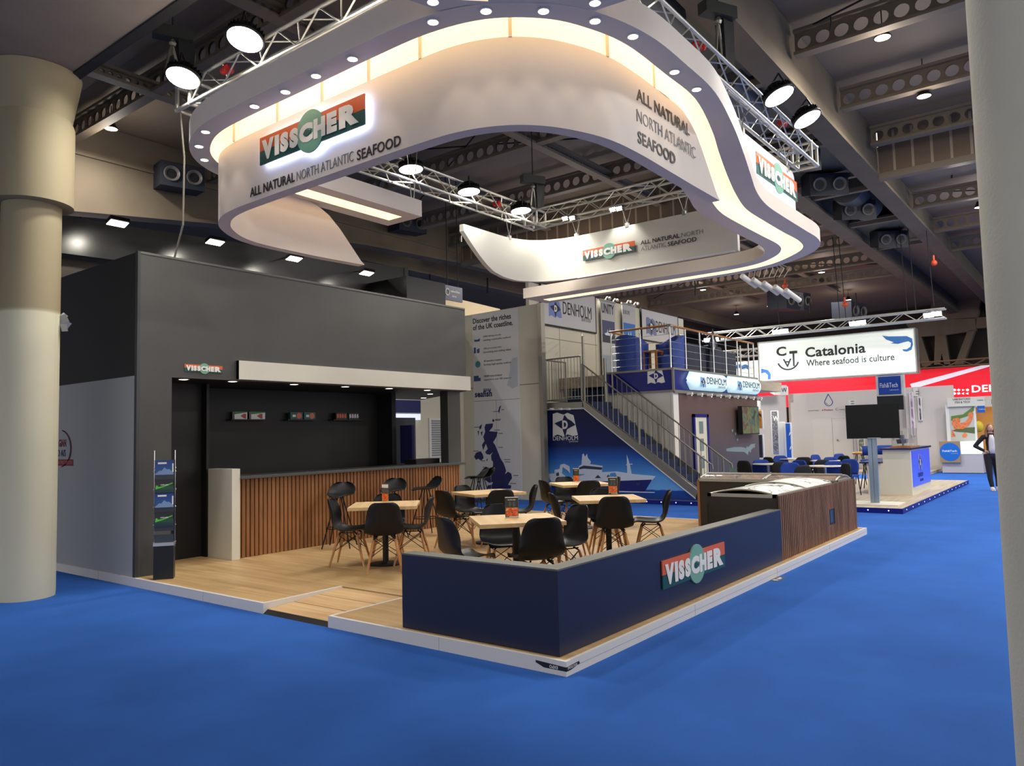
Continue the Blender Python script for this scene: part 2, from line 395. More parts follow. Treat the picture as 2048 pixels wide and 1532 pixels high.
# ventilation nozzles and ducts between the girders
M_fanbox = mat('dark_blue_grey_box', (40, 44, 56), .6); M_ring = mat('nozzle_ring', (112, 108, 104), .4)
def jet_box(c, face, label, s=.75, two=True, group='jet ventilators under the roof'):
    t = thing('jet_ventilator', label, 'ventilator', tuple(c), group=group)
    c = V(c); f = V(face).normalized(); r = f.cross(Z_).normalized(); h = s*.46
    MB().obox(c, (r, f, Z_), (s*.78 if two else h, s*.55, h)).build('housing', M_fanbox, t)
    for sx in ((-.4, .4) if two else (0,)):
        p = c+r*(sx*s)+f*(s*.55)
        MB().lathe([(s*.20, 0), (s*.27, .0), (s*.29, .03), (s*.27, .07), (s*.22, .05), (s*.17, -.0)], 24, p, f).build('nozzle', M_ring, t, 40)
        MB().cyl(p+f*.005, p+f*.012, s*.19, s*.19, 20).build('throat', M_black, t, 40)
for k, x in enumerate([13.6, 16.0, 19.0, 23.5]):
    jet_box((x, 2.35, GZ0-.02), (-1, -.7, -.35), f'{ORD[k]} dark jet ventilator from the near end between the paired roof girders', .62, True)
for k, (x, y, z) in enumerate([(*at_y(358, 357, 14.85).xy, at_y(358, 357, 14.85).z), (*at_y(815, 448, 14.7).xy, at_y(815, 448, 14.7).z), (31.5, 8.0, 7.6), (27, 7.0, 6.9), (30, 5.3, 6.6)]):
    jet_box((x, y, z), (-.25, -1, -.1), ['dark two-nozzle jet ventilator on the girder left of the hanging ring', 'dark jet ventilator low on the girder behind the left beam of the ring', 'dark jet ventilator above the rightmost wall sign', 'large dark jet ventilator under the far roof', 'dark jet ventilator just above the wooden handrail'][k], .66 if k < 2 else .8)
M_duct = mat('grey_duct', (96, 96, 94), .5)
for k, (p0, p1, r) in enumerate([((2.2, 2.3, 8.15), (6.5, 2.3, 8.15), .55), ((9.0, 2.35, 8.35), (10.6, 2.35, 8.3), .5), ((18.0, 2.3, 8.4), (20.5, 2.3, 8.4), .45)]):
    t = thing('ventilation_duct', ['near', 'middle', 'far'][k]+' ribbed grey ventilation duct between the paired roof girders', 'duct', p0)
    prof = [(0.001, 0)]; L = (V(p1)-V(p0)).length
    for i in range(int(L/.12)+1): prof += [(r, i*.12), (r*.97, i*.12+.06)]
    prof.append((.001, prof[-1][1]))
    MB().lathe(prof, 28, p0, V(p1)-V(p0)).build('pipe', M_duct, t, 40)
# perforated steel beams
def perforated(p0, p1, depth, r, label, group='perforated roof beams', m=None, pitch=None):
    """deep steel beam with a row of round openings"""
    m = m or M_beam; p0, p1 = V(p0), V(p1); L = (p1-p0).length; d = (p1-p0)/L; n = d.cross(Z_).normalized(); th = .02
    pitch = pitch or r*2.55; K = max(1, int(L/pitch)); pitch = L/K
    b = MB(); N = 16; half = depth/2
    for side in (-th, th):
        for k in range(K):
            c = p0+d*(pitch*(k+.5))+n*side
            ring = []; outer = []
            for i in range(N):
                a = 2*PI*i/N; ca, sa = math.cos(a), math.sin(a); ring.append(c+d*(r*ca)+Z_*(r*sa))
                s_ = 1/max(abs(ca)/(pitch/2), abs(sa)/half); outer.append(c+d*(ca*s_)+Z_*(sa*s_))
            for cx, cz in ((1, 1), (-1, 1), (-1, -1), (1, -1)):
                # square corners
                pass
            b.add(ring+outer, [(i, (i+1) % N, N+(i+1) % N, N+i) for i in range(N)])
            # fill the corners of each cell
            for i in range(N):
                a0, a1 = 2*PI*i/N, 2*PI*(i+1)/N
                A = math.atan2(half, pitch/2)
                for q in (A, PI-A, PI+A, 2*PI-A):
                    if a0 < q < a1:
                        sg = (1 if math.cos(q) > 0 else -1, 1 if math.sin(q) > 0 else -1)
                        b.add([outer[i], c+d*(sg[0]*pitch/2)+Z_*(sg[1]*half), outer[(i+1) % N]], [(0, 1, 2)])
    t = thing('perforated_beam', label, 'beam', tuple((p0+p1)/2-Z_*half), group=group)
    b.build('web', m, t)
    fl = MB()
    for s in (-1, 1):
        fl.obox((p0+p1)/2+Z_*(s*half), (d, n, Z_), (L/2, .11, .03))
    fl.build('flanges', m, t)
    return t
n = 0
for x in (-.7, 2.85, 6.4, 9.9, 13.3, 15.8):
    perforated((x, 3.55, 8.72), (x, 15.2, 8.72), .42, .125, f'{ORD[n]} perforated roof beam from the near end, left of the paired girders'); n += 1
n = 0
for x in (3.4, 6.5, 9.6, 12.7, 15.4):
    perforated((x, 1.05, 8.72), (x, -9, 8.72), .42, .125, f'{ORD[n]} perforated roof beam from the near end, right of the paired girders'); n += 1
n = 0
for x in (20.5, 24, 27.5, 31):
    perforated((x, 3.55, 8.3), (x, 15.2, 8.3), .42, .125, f'{ORD[n]} perforated beam beyond the roof step, left of the paired girders'); n += 1
n = 0
for x in (20.5, 24, 27.5):
    perforated((x, 1.05, 8.3), (x, -9, 8.3), .42, .125, f'{ORD[n]} perforated beam beyond the roof step, right of the paired girders'); n += 1
# lighter purlins along the hall
M_purl = mat('purlin', (140, 126, 106), .6)
for k, (x0, x1, y) in enumerate([(0, X0-.1, -2.3), (0, X0-.1, 7.2), (0, X0-.1, 11.3), (X0+.2, 36, 7.2), (X0+.2, 36, 11.3), (X0+.2, 36, -2.3)]):
    z = 9.06 if x1 == X0 else 8.6
    perforated((x0, y, z), (x1, y, z), .2, .045, ['slim pierced purlin right of the girders above the stand', 'slim pierced purlin above the middle of the ring', 'slim pierced purlin above the black cabin', 'slim pierced purlin beyond the roof step, right of the others', 'slim pierced purlin beyond the roof step, left of the others', 'slim pierced purlin beyond the roof step by the right-hand column'][k], 'pierced purlins', M_purl, .16)
# tie rods and hanging cables
def cable(name, pts, r, label, cat='cable', group=None, m=None):
    t = MB().tube(pts, r, 6).build(name, m or M_cable); return tag(t, label, cat, group)
for k, (a, b) in enumerate([((6.4, 15, 8.97), (13.2, 3.6, 8.97)), ((13.2, 15, 8.94), (6.4, 3.6, 8.94)), ((6.5, 1, 8.97), (15.4, -9, 8.97)), ((9.6, 1, 8.94), (6.5, -9, 8.94)), ((20.5, 15, 8.56), (31, 3.6, 8.56)), ((31, 15, 8.53), (20.5, 3.6, 8.53)), ((20.5, 1, 8.56), (27.5, -9, 8.56))]):
    cable('bracing_rod', [a, b], .018, ['bracing rod above the ring running to the near girder', 'bracing rod above the ring crossing the other one', 'bracing rod right of the girders running to the far right', 'bracing rod right of the girders nearest the ventilators', 'bracing rod beyond the roof step running to the paired girders', 'bracing rod beyond the roof step crossing the other one', 'bracing rod beyond the roof step by the right-hand column'][k], 'rod', 'roof bracing rods')
# concrete slab, columns
M_slab = mat('raw_concrete_slab', (132, 124, 116), .9, noise=.08, nscale=1.5, bump=.1, bscale=12)
t = thing('concrete_slab', 'raw grey concrete gallery slab overhead at the left', 'slab', (-5.3, 4, 6.0))
B((-14, -16, 6.0), (-.72, 22, 6.5)).build('slab', M_slab, t)
B((-.72, -16, 5.98), (-.6, 22, 6.6)).build('edge_strip', M_black, t)
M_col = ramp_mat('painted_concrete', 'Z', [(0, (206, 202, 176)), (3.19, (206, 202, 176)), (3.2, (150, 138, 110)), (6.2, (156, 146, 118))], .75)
for k, (cx, cy, top) in enumerate([(-.97, 6.6, True), (-1.40, 7.02, True)]):
    t = thing('concrete_column', ['round concrete column at the left edge, painted cream below', 'second concrete column partly hidden behind the left one'][k], 'column', (cx, cy, 0), group='left columns')
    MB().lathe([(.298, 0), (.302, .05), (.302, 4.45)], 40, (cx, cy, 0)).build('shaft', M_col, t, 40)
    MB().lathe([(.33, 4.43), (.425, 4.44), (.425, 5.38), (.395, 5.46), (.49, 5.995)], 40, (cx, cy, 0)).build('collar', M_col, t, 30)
    if k == 0:
        MB().obox((cx+.26, cy-.15, 1.9), ((1, 0, 0), (0, 1, 0), (0, 0, 1)), (.0, .0, .0))
        for j, (a, z) in enumerate(((-.45, 2.2), (.35, 3.7))):
            MB().box((cx+.3*math.cos(a-.5), cy+.3*math.sin(a-.5), .1), (cx+.3*math.cos(a-.5)+.004, cy+.3*math.sin(a-.5)+.006, 4.4)).build('joint', mat('column_joint', (150, 140, 112), .9), t)  # thin upright joint strip, darker than the cream paint
t = thing('concrete_column', 'thick cream painted column cut off by the right edge of the picture', 'column', (-.97, -3.0, 0))
MB().lathe([(.30, 0), (.304, .05), (.304, 6.0)], 48, (-.97, -3.0, 0)).build('shaft', mat('cream_column_paint', (226, 222, 198), .7, noise=.03, nscale=6, bump=.25, bscale=60), t, 40)
# torn tape on the left column
p = at_z(118, 628, 3.05); p = V((-.97+.305*math.cos(-.55), 6.6+.305*math.sin(-.55), 3.08))
b = MB()
for (dx, dz, s, a) in ((0, .06, .05, .3), (.01, 0, .06, 1.1), (-.03, -.05, .045, .1), (.02, .1, .03, .8)):
    b.obox(p+V((.03+dx*.4, -.03+dx, dz)), ((math.cos(a), -.4, math.sin(a)), (.5, .8, .1), (-math.sin(a), .3, math.cos(a))), (s*.7, .006, s))
tag(b.build('torn_tape', M_alu), 'crumpled scrap of silver tape stuck on the left column', 'tape')

# ================================================================== STAND PLATFORM
HP = .1015
XE, YB = 8.42, 9.2
Y1, Y2 = 2.552, 3.529           # the ramp notch in the front edge
RD = .98                        # depth of the notch
t = thing('stand_platform', 'raised oak floor of the stand with white edging', 'platform', (4.2, 3.2, 0))
fl = MB()
for a, b in (((.03, .03), (XE, Y1-.03)), ((RD, Y1-.03), (XE, Y2+.03)), ((.03, Y2+.03), (XE, YB))): fl.box((*a, .0), (*b, HP-.002))
fl.build('oak_deck', M_oakfloor, t)
M_edge = mat('white_edge_strip', (222, 220, 216), .4)
ed = MB()
ed.box((0, 0, 0), (.03, Y1, HP)).box((0, Y2, 0), (.03, 11.5, HP)).box((.03, 0, 0), (XE+.03, .03, HP)).box((.03, Y1-.03, 0), (RD, Y1, HP)).box((.03, Y2, 0), (RD, Y2+.03, HP)).box((XE, .03, 0), (XE+.03, YB, HP))
ed.build('edge_trim', M_edge, t)
ed = MB()                       # joints in the edging
ed.box((.03, -.001, .048), (XE, .0005, .050))
for x in (2.1, 4.3, 6.4): ed.box((x, -.001, 0), (x+.002, .0005, HP))
for y in (1.2, 4.6, 7.0): ed.box((-.001, y, 0), (.0005, y+.002, HP))
ed.build('edge_joint', M_inkgrey, t)
ramp = thing('access_ramp', 'low oak entry ramp of three boards set into the platform edge', 'ramp', (RD/2, (Y1+Y2)/2, 0))
M_oakramp = wood_mat('oak_ramp_board', (214, 180, 134), (188, 150, 104), 'Y', .5, 5)
L0 = .05
for k in range(3):
    a, b = L0+k*(RD-L0)/3, L0+(k+1)*(RD-L0)/3-.014
    za, zb = .035+.055*a/RD, .035+.055*b/RD
    MB().prism([(a, Y1+.001, 0), (b, Y1+.001, 0), (b, Y1+.001, zb), (a, Y1+.001, za)], (0, Y2-Y1-.002, 0)).build('board', M_oakramp, ramp)
MB().prism([(0, Y1+.001, 0), (L0, Y1+.001, 0), (L0, Y1+.001, .034)], (0, Y2-Y1-.002, 0)).build('black_nosing', M_black, ramp)
# tape wrapped round the platform corner
t = thing('printed_tape', 'black printed packing tape wrapped round the front platform corner', 'tape', (0, 0, .05))
b = MB(); b.prism([(-.002, .0, .035), (-.002, .19, .035), (-.002, .26, .06), (-.002, .26, .075), (-.002, .0, .064)], (.003, 0, 0)); b.prism([(-.002, -.002, .035), (.05, -.002, .035), (.17, -.002, .052), (.16, -.002, .07), (-.002, -.002, .064)], (0, .003, 0))
b.build('strip', M_inkblack, t)
text('EXPO', (-.0025, .07, .062), (0, 1, 0), (0, 0, -1), M_letter, t, w=.07, h=.022, bold=.02, thick=.0005)
text('SOLUTIONS', (.135, -.0025, .064), (-1, 0, 0), (0, 0, -1), M_letter, t, w=.12, h=.018, bold=.01, thick=.0005)

# ================================================================== LOGO (built as it stands on the stand: bar of orange over green, disc, white letters, fish)
def logo(O, R, Wd, label, lit=False, whole=True, t=None, thick=.012):
    """O lower left corner of the bar, R reading direction, Wd width"""
    O, R = V(O), V(R).normalized(); U = Z_; N = R.cross(U); h = Wd*.178
    t = thing('logo_sign', label, 'sign', tuple(O+R*(Wd/2)), group='fish logo signs')
    def P(pts, th, off, m, nm): return shape(MB(), O, R*Wd, U*Wd, pts, th, off).build(nm, m, t)
    P([(0, .089), (1, .089), (1, .178), (0, .178)], thick, 0, M_orange, 'orange_bar')
    if whole: P([(0, 0), (1, 0), (1, .0885), (0, .0885)], thick, 0, M_green, 'green_bar')
    P(disc_pts(.515, .090, .131, 36), thick+.003, 0, M_teal, 'disc')
    lb = MB()
    y0, hh = .027, .118
    W_ = [('V', .03, .155), ('I', .165, .21), ('S', .222, .305), ('S', .318, .402), ('C', .414, .545), ('H', .553, .66), ('E', .675, .765), ('R', .785, .955)]
    for i, (ch, a, b) in enumerate(W_):
        g = .022*abs((a+b)/2-.5)
        text_mb(lb, ch, O+R*(a*Wd)+U*((y0-g*.6)*Wd)+N*(thick+.003), R, U, (b-a)*Wd, (hh+g*1.4)*Wd, bold=.075, thick=.004)
    lb.build('lettering', M_letter, t, weld=False)
    fish = [(.455, .083), (.468, .098), (.487, .106), (.507, .100), (.522, .089), (.534, .101), (.532, .084), (.534, .066), (.522, .079), (.507, .068), (.487, .061), (.468, .068)]
    P(fish, .0025, thick+.0085, M_green, 'fish')
    if lit:
        P([(.008, .008), (.992, .008), (.992, .170), (.008, .170)], .008, -.012, M_halo, 'back_light')
        shape(MB(), O, R*Wd, U*Wd, disc_pts(.515, .090, .124, 36), .008, -.0125).build('back_light', M_halo, t)
    return t
M_halo = mat('sign_back_light', (230, 236, 255), .4, emit=(186, 202, 255), estr=7)

# ================================================================== LOW WALL WITH LOGO
PT = HP+.609
t = thing('low_wall', 'navy low wall wrapping the front corner of the stand', 'wall', (2.4, .9, HP))
wl = MB(); wl.box((.072, .102, HP), (4.806, .25, PT-.012)).box((.072, .25, HP), (.22, 1.677, PT-.012)); wl.build('navy_panels', M_navy, t)
M_cap = mat('grey_wall_cap', (98, 98, 92), .5)
cp = MB(); cp.box((.071, .101, PT-.012), (4.806, .251, PT)).box((.071, .251, PT-.012), (.221, 1.678, PT)); cp.build('top_cap', M_cap, t)
logo((1.661, .099, .297), (1, 0, 0), 1.379, 'orange and green fish logo plate on the navy low wall', thick=.012)
# ================================================================== SLATTED FREEZER SURROUND
def slats(mb, O, R, L, z0, z1, pitch, wd, dep, N):
    O, R, N = V(O), V(R).normalized(), V(N).normalized(); n_ = int(L/pitch)
    for k in range(n_+1):
        j = random.uniform(-.0015, .0015)
        a = O+R*min(L-wd, k*pitch+j)
        mb.prism([a, a+R*wd, a+R*wd+N*dep, a+N*dep], (0, 0, z1-z0)) if False else mb.prism([V((q.x, q.y, z0)) for q in (a, a+R*wd, a+R*wd+N*dep, a+N*dep)], (0, 0, z1-z0))
    return mb
PZ = .868
t = thing('slatted_panel', 'charred pine slat screen in front of the chest freezers', 'panel', (6.6, .1, HP))
B((4.806, .125, HP), (8.40, .145, PZ-.005)).build('backing_board', M_black, t)
sl = MB()
n_ = int(3.59/.068)
for k in range(n_):
    x = 4.808+k*.068; 
    w_ = .043+random.uniform(-.003, .003)
    if 6.83 < x < 7.12: sl.box((x, .102, HP), (x+w_, .126, .30)); sl.box((x, .102, .52), (x+w_, .126, PZ))
    else: sl.box((x, .102, HP), (x+w_, .126, PZ))
sl.build('slats', M_slat2, t)
B((6.86, .110, .30), (7.13, .1255, .52)).build('vent_opening', M_inkblack, t)
B((6.90, .1085, .33), (7.03, .1105, .50)).build('control_display', mat('dark_display', (52, 60, 84), .3), t)
# chest freezers
M_frz = mat('freezer_body', (44, 40, 36), .5); M_gl = mat('freezer_glass', (236, 240, 238), .06, trans=.85, ior=1.2, alpha=.30); M_fr = mat('freezer_frame', (166, 166, 160), .35, metal=.5)
M_inside = mat('freezer_liner', (222, 224, 222), .5)
def lid_arc(u): return .062*math.sin(PI*min(1, max(0, u)))**.8
f1 = thing('chest_freezer', 'dark chest freezer with printed sliding lids behind the slat screen', 'freezer', (6.0, .6, HP))
b = MB(); b.box((4.82, .15, HP), (7.25, .17, PZ-.02)).box((4.82, 1.0, HP), (7.25, 1.02, PZ-.02)).box((4.82, .17, HP), (4.84, 1.0, PZ-.02)).box((7.23, .17, HP), (7.25, 1.0, PZ-.02)).box((4.84, .17, HP), (7.23, 1.0, .5)); b.build('body', M_frz, f1)
B((4.84, .17, .5), (7.23, 1.0, .505)).build('liner', M_inside, f1)
fr = MB()
for y in (.145, .975): fr.box((4.815, y, PZ-.03), (7.255, y+.05, PZ+.012))
for x in (4.815, 7.215): fr.box((x, .145, PZ-.03), (x+.04, 1.025, PZ+.012))
fr.build('rim', M_fr, f1)
def curved_lid(nm, x0, x1, y0, y1, z, par, m, axis='x', dz=0, thick=.006):
    rows = []
    for s in (0, 1):
        pass
    N = 14; A = []; Bq = []
    for i in range(N+1):
        u = i/N; zz = z+dz+lid_arc(u)
        if axis == 'x': A.append(V((x0, y0+(y1-y0)*u, zz))); Bq.append(V((x1, y0+(y1-y0)*u, zz)))
        else: A.append(V((x0+(x1-x0)*u, y0, zz))); Bq.append(V((x0+(x1-x0)*u, y1, zz)))
    mb = MB().grid([A, Bq]); mb.grid([[p-Z_*thick for p in A], [p-Z_*thick for p in Bq]])
    return mb.build(nm, m, par, 40)
def lid_print():
    m = mat('printed_lid', (226, 228, 222), .25); nt = m.node_tree; b_ = nt.nodes['Principled BSDF']
    tc = nt.nodes.new('ShaderNodeTexCoord'); v = nt.nodes.new('ShaderNodeTexNoise'); v.inputs['Scale'].default_value = 4.6; v.inputs['Detail'].default_value = 1; v.inputs['Distortion'].default_value = .8
    nt.links.new(tc.outputs['Object'], v.inputs['Vector'])
    cr = nt.nodes.new('ShaderNodeValToRGB'); cr.color_ramp.interpolation = 'CONSTANT'; e = cr.color_ramp.elements
    e[0].position = 0; e[0].color = (*lin((228, 230, 224)), 1); e[1].position = .60; e[1].color = (*lin((40, 42, 44)), 1)
    e2 = e.new(.66); e2.color = (*lin((228, 230, 224)), 1)
    nt.links.new(v.outputs['Fac'], cr.inputs[0]); nt.links.new(cr.outputs[0], b_.inputs['Base Color']); return m
M_lid = lid_print()
for x0, x1, dz in ((4.84, 6.1, 0), (6.06, 7.23, .012)):
    l = curved_lid('sliding_lid', x0, x1, .17, 1.0, PZ, f1, M_lid, dz=dz)
    fr = MB()
    for xx in (x0, x1):
        fr.tube([(xx, .17+.83*i/14, PZ+dz+lid_arc(i/14)) for i in range(15)], .011, 6)
    fr.build('lid_frame', M_fr, l)
f2 = thing('chest_freezer', 'second chest freezer standing crosswise beyond the printed lids', 'freezer', (7.9, 1.3, HP))
x0, x1, y0, y1 = 7.52, 8.36, .16, 2.36
b = MB(); b.box((x0, y0, HP), (x0+.02, y1, PZ-.02)).box((x1-.02, y0, HP), (x1, y1, PZ-.02)).box((x0+.02, y0, HP), (x1-.02, y0+.02, PZ-.02)).box((x0+.02, y0+.02, HP), (x1-.02, y1-.02, .5)); b.build('body', M_frz, f2)
B((x0-.005, y1-.02, HP), (x1, y1+.02, PZ-.01)).build('oak_end_panel', M_slat, f2)
B((x0+.02, y0+.02, .5), (x1-.02, y1-.02, .505)).build('liner', M_inside, f2)
gr = MB()
for k in range(7): gr.box((x0-.006, 1.93+k*.045, .16), (x0, 1.95+k*.045, .46))
gr.build('vent_grille', M_inkblack, f2)
fr = MB()
for xx in (x0-.005, x1-.045): fr.box((xx, y0, PZ-.03), (xx+.05, y1, PZ+.02))
for yy in (y0, y1-.04): fr.box((x0, yy, PZ-.03), (x1, yy+.04, PZ+.02))
fr.build('rim', M_fr, f2)
for a, c, dz in ((y0+.03, 1.28, 0), (1.24, y1-.03, .012)):
    l = curved_lid('sliding_lid', x0+.02, x1-.02, a, c, PZ+.01, f2, M_gl, 'y', dz)
    fr = MB()
    for yy in (a, c): fr.tube([(x0+.02+(x1-x0-.04)*i/14, yy, PZ+.01+dz+lid_arc(i/14)) for i in range(15)], .014, 6)
    fr.build('lid_frame', M_fr, l)
MB().tube([(x0+.3, y0, PZ+.085), (x0+.3, y1, PZ+.085)], .02, 8).build('lid_rail', M_fr, f2)
M_goods = [pick('frozen_goods_red', [(150, 60, 30), (226, 190, 160), (200, 90, 50)], 9), pick('frozen_goods_blue', [(230, 232, 228), (180, 120, 80), (70, 90, 130)], 8)]
for k, (a, c) in enumerate([(.25, .7), (.75, 1.3), (1.36, 1.8), (1.86, 2.25)]):
    tag(B((x0+.06, a, .506), (x1-.08, c, .78+.02*(k % 2))).build('frozen_packs', M_goods[k % 2]), f'{ORD[k]} block of frozen fish packs from the slat screen inside the crosswise freezer', 'food', 'packs in the crosswise freezer')
for k, (a, c) in enumerate([(4.9, 5.5), (5.6, 6.2)]):
    tag(B((a, .3, .506), (c, .9, .74)).build('frozen_packs', M_goods[1-k % 2]), ['frozen packs in the slat-fronted freezer, end near the low wall', 'frozen packs in the slat-fronted freezer, under the lid frame'][k], 'food', 'packs in the near freezer')
# small sticker on the carpet
p = at_z(1556, 1158, 0)
t = thing('floor_sticker', 'small grey printed sticker on the carpet beside the platform', 'sticker', tuple(p))
B((p.x-.13, p.y-.05, .0), (p.x+.13, p.y+.05, .002)).build('label', mat('grey_sticker', (70, 72, 78), .6), t)
MB().add([(p.x-.08+.03*math.cos(a*PI/8), p.y+.03*math.sin(a*PI/8), .0025) for a in range(16)], [tuple(range(16))]).build('round_mark', M_silver, t)
shape(MB(), (p.x-.02, p.y-.02, .002), X_, Y_, [(0, .0), (.05, -.01), (.12, .015), (.11, .035), (.07, .03), (.03, .045)], .0008).build('pale_mark', M_silver, t)
# ================================================================== BLACK CABIN WITH BAR
FY = 6.11                       # plane of the front
t = thing('exhibition_cabin', 'two-storey anthracite cabin with open bar front', 'cabin', (3, 7.5, HP))
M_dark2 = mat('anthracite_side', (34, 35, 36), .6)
M_greyblue = mat('grey_blue_panel', (164, 168, 170), .5, noise=.03, nscale=2)
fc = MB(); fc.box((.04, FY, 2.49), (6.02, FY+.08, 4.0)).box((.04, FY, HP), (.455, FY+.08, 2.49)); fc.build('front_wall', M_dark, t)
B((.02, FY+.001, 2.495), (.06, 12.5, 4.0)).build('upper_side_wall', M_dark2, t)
B((.02, FY+.001, HP), (.06, 12.5, 2.495)).build('lower_side_wall', M_greyblue, t)
B((.015, FY-.008, HP), (.05, FY+.05, 4.012)).build('corner_profile', M_alu if False else mat('corner_profile', (60, 62, 62), .4), t)
B((.04, FY-.006, 3.985), (6.02, FY+.09, 4.012)).build('top_profile', mat('top_profile', (92, 92, 88), .5), t)
soff = [(.06, FY+.08, 2.49), (6.05, FY+.08, 2.49), (7.5, 8.7, 2.49), (.06, 8.7, 2.49)]
MB().prism(soff, (0, 0, .05)).build('soffit', M_black, t)
iw = MB(); iw.box((1.35, 7.6, HP), (5.2, 7.65, 2.49)).box((.455, 6.98, HP), (1.40, 7.03, 2.49)).box((1.36, 6.85, HP), (1.40, 7.6, 2.49)).box((.455, FY+.08, HP), (.50, 6.98, 2.49)); iw.build('inner_wall', M_black, t)
B((.50, 6.90, HP), (.62, 6.98, 2.0)).build('door_leaf', mat('black_door', (14, 14, 15), .4), t)
# right-hand pillar and angled return
MB().prism([(5.72, 6.30, 1.2), (6.0, 6.25, 1.2), (6.12, 6.50, 1.2), (5.80, 6.56, 1.2)], (0, 0, 1.29)).build('right_pillar', M_dark, t)
M_fr2 = mat('black_cabinet', (38, 42, 52), .5)
MB().box((5.3, 7.35, HP), (5.95, 7.95, 2.05)).build('tall_cabinet', M_fr2, t)
B((5.2, 7.2, HP), (5.3, 7.75, 2.49)).build('partition', M_black, t)
tag(B((5.4, 6.9, 1.21), (5.46, 7.2, 1.9)).build('wall_screen', mat('blue_edge_screen', (40, 40, 92), .4)), 'narrow upright dark blue screen at the right end of the bar', 'screen')
f_ = thing('fascia_board', 'long white fascia board over the bar opening', 'board', (3.7, FY, 2.5))
B((1.351, FY-.06, 2.504), (6.073, FY-.001, 2.755)).build('board', M_white2, f_)
B((1.351, FY-.06, 2.504), (1.352, FY-.001, 2.755)).build('end_cap', M_dark, f_)
logo((.617, FY-.002, 2.575), (1, 0, 0), .525, 'small fish logo on the dark cabin front above the doorway', thick=.008)
# print on the grey side wall
t = thing('wall_print', 'partly hidden red and navy emblem on the grey-blue cabin side', 'print', (.01, 8.1, 1.6))
M_pred = mat('red_print', (132, 30, 44), .5)
R_, O_ = V((0, -1, 0)), V((.018, 8.42, 1.635))
arc = [(.16+.33*math.sin(a), .215*math.cos(a)*1.0) for a in [PI*k/20 for k in range(21)]]
for dr, m in ((0, M_inknavy), (.03, M_pred)):
    a1 = [(.12+(.42+dr)*(math.sin(PI*k/24)**.8), .26*math.cos(PI*k/24)) for k in range(2, 23)]
    a2 = [(.12+(.40+dr)*(math.sin(PI*k/24)**.8), .25*math.cos(PI*k/24)) for k in range(2, 23)]
    for i in range(len(a1)-1):
        pass
    mb = MB()
    for i in range(len(a1)-1): shape(mb, O_, R_, Z_, [a1[i], a1[i+1], a2[i+1], a2[i]], .002)
    mb.build('ring_arc', m, t)
text('GIAN', (.018, 8.255, 1.66), R_, Z_, M_pred, t, w=.23, h=.10, bold=.02, thick=.002)
text('D A/S', (.018, 8.285, 1.53), R_, Z_, M_inknavy, t, w=.25, h=.09, bold=.01, thick=.002)
shape(MB(), (.018, 8.40, 1.405), R_, Z_, [(0, 0), (.60, 0), (.60, .085), (0, .085)], .002).build('red_strip', M_pred, t)
text('THE FIRST FLOOR', (.0155, 8.31, 1.425), R_, Z_, mat('pale_red_print', (190, 120, 124), .5), t, w=.48, h=.05, thick=.002)
# downlights
def downlight(x, y, z, label, group, r=.05, pw=6, col=(1, .93, .86), lensmat=None, target=None, ang=1.5):
    t = thing('downlight', label, 'lamp', (x, y, z), group=group)
    MB().lathe([(r*1.28, 0), (r*1.28, -.006), (r*1.02, -.006), (r*1.02, .02)], 20, (x, y, z)).build('rim', M_white, t, 40)
    MB().cyl((x, y, z-.004), (x, y, z-.002), r, r, 20).build('lens', lensmat or M_lamp, t)
    spot('downlight_beam', (x, y, z-.02), target or (x, y, 0), pw, ang, col, .7, .04, t)
for k, (x, y) in enumerate([(.697, 6.27), (1.377, 6.24), (2.384, 6.26), (3.325, 6.25), (4.221, 6.22), (5.092, 6.2), (6.0, 7.0), (6.9, 8.05)]):
    downlight(x, y, 2.488, f'{ORD[k]} downlight from the left in the black ceiling over the bar', 'bar downlights', .055, 5)
# bar counter
t = thing('bar_counter', 'slatted oak bar counter with dark top', 'counter', (3.9, 6.4, HP))
B((1.50, 6.345, HP), (6.03, 6.75, 1.165)).build('carcass', M_black, t)
sl = MB(); n_ = int(4.53/.068)
for k in range(n_+1):
    x = 1.50+k*.068; sl.box((x, 6.31, HP), (min(6.03, x+.049)+random.uniform(-.002, .002), 6.346, 1.165))
sl.build('slats', M_slat, t)
tp = MB(); tp.prism([(1.49, 6.20, 1.165), (6.06, 6.20, 1.165), (6.10, 6.86, 1.165), (1.49, 6.86, 1.165)], (0, 0, .04)); bevel(tp.build('worktop', mat('dark_worktop', (70, 70, 70), .4), t), .004)
tag(B((1.367, 6.235, HP), (1.488, 6.816, 1.308)).build('end_plinth', M_white2), 'tall narrow white plinth at the left end of the bar', 'plinth')
tag(B((5.15, 6.55, 1.206), (5.75, 6.84, 1.29)).build('bar_tray', M_black), 'low black box lying on the right end of the bar top', 'box')
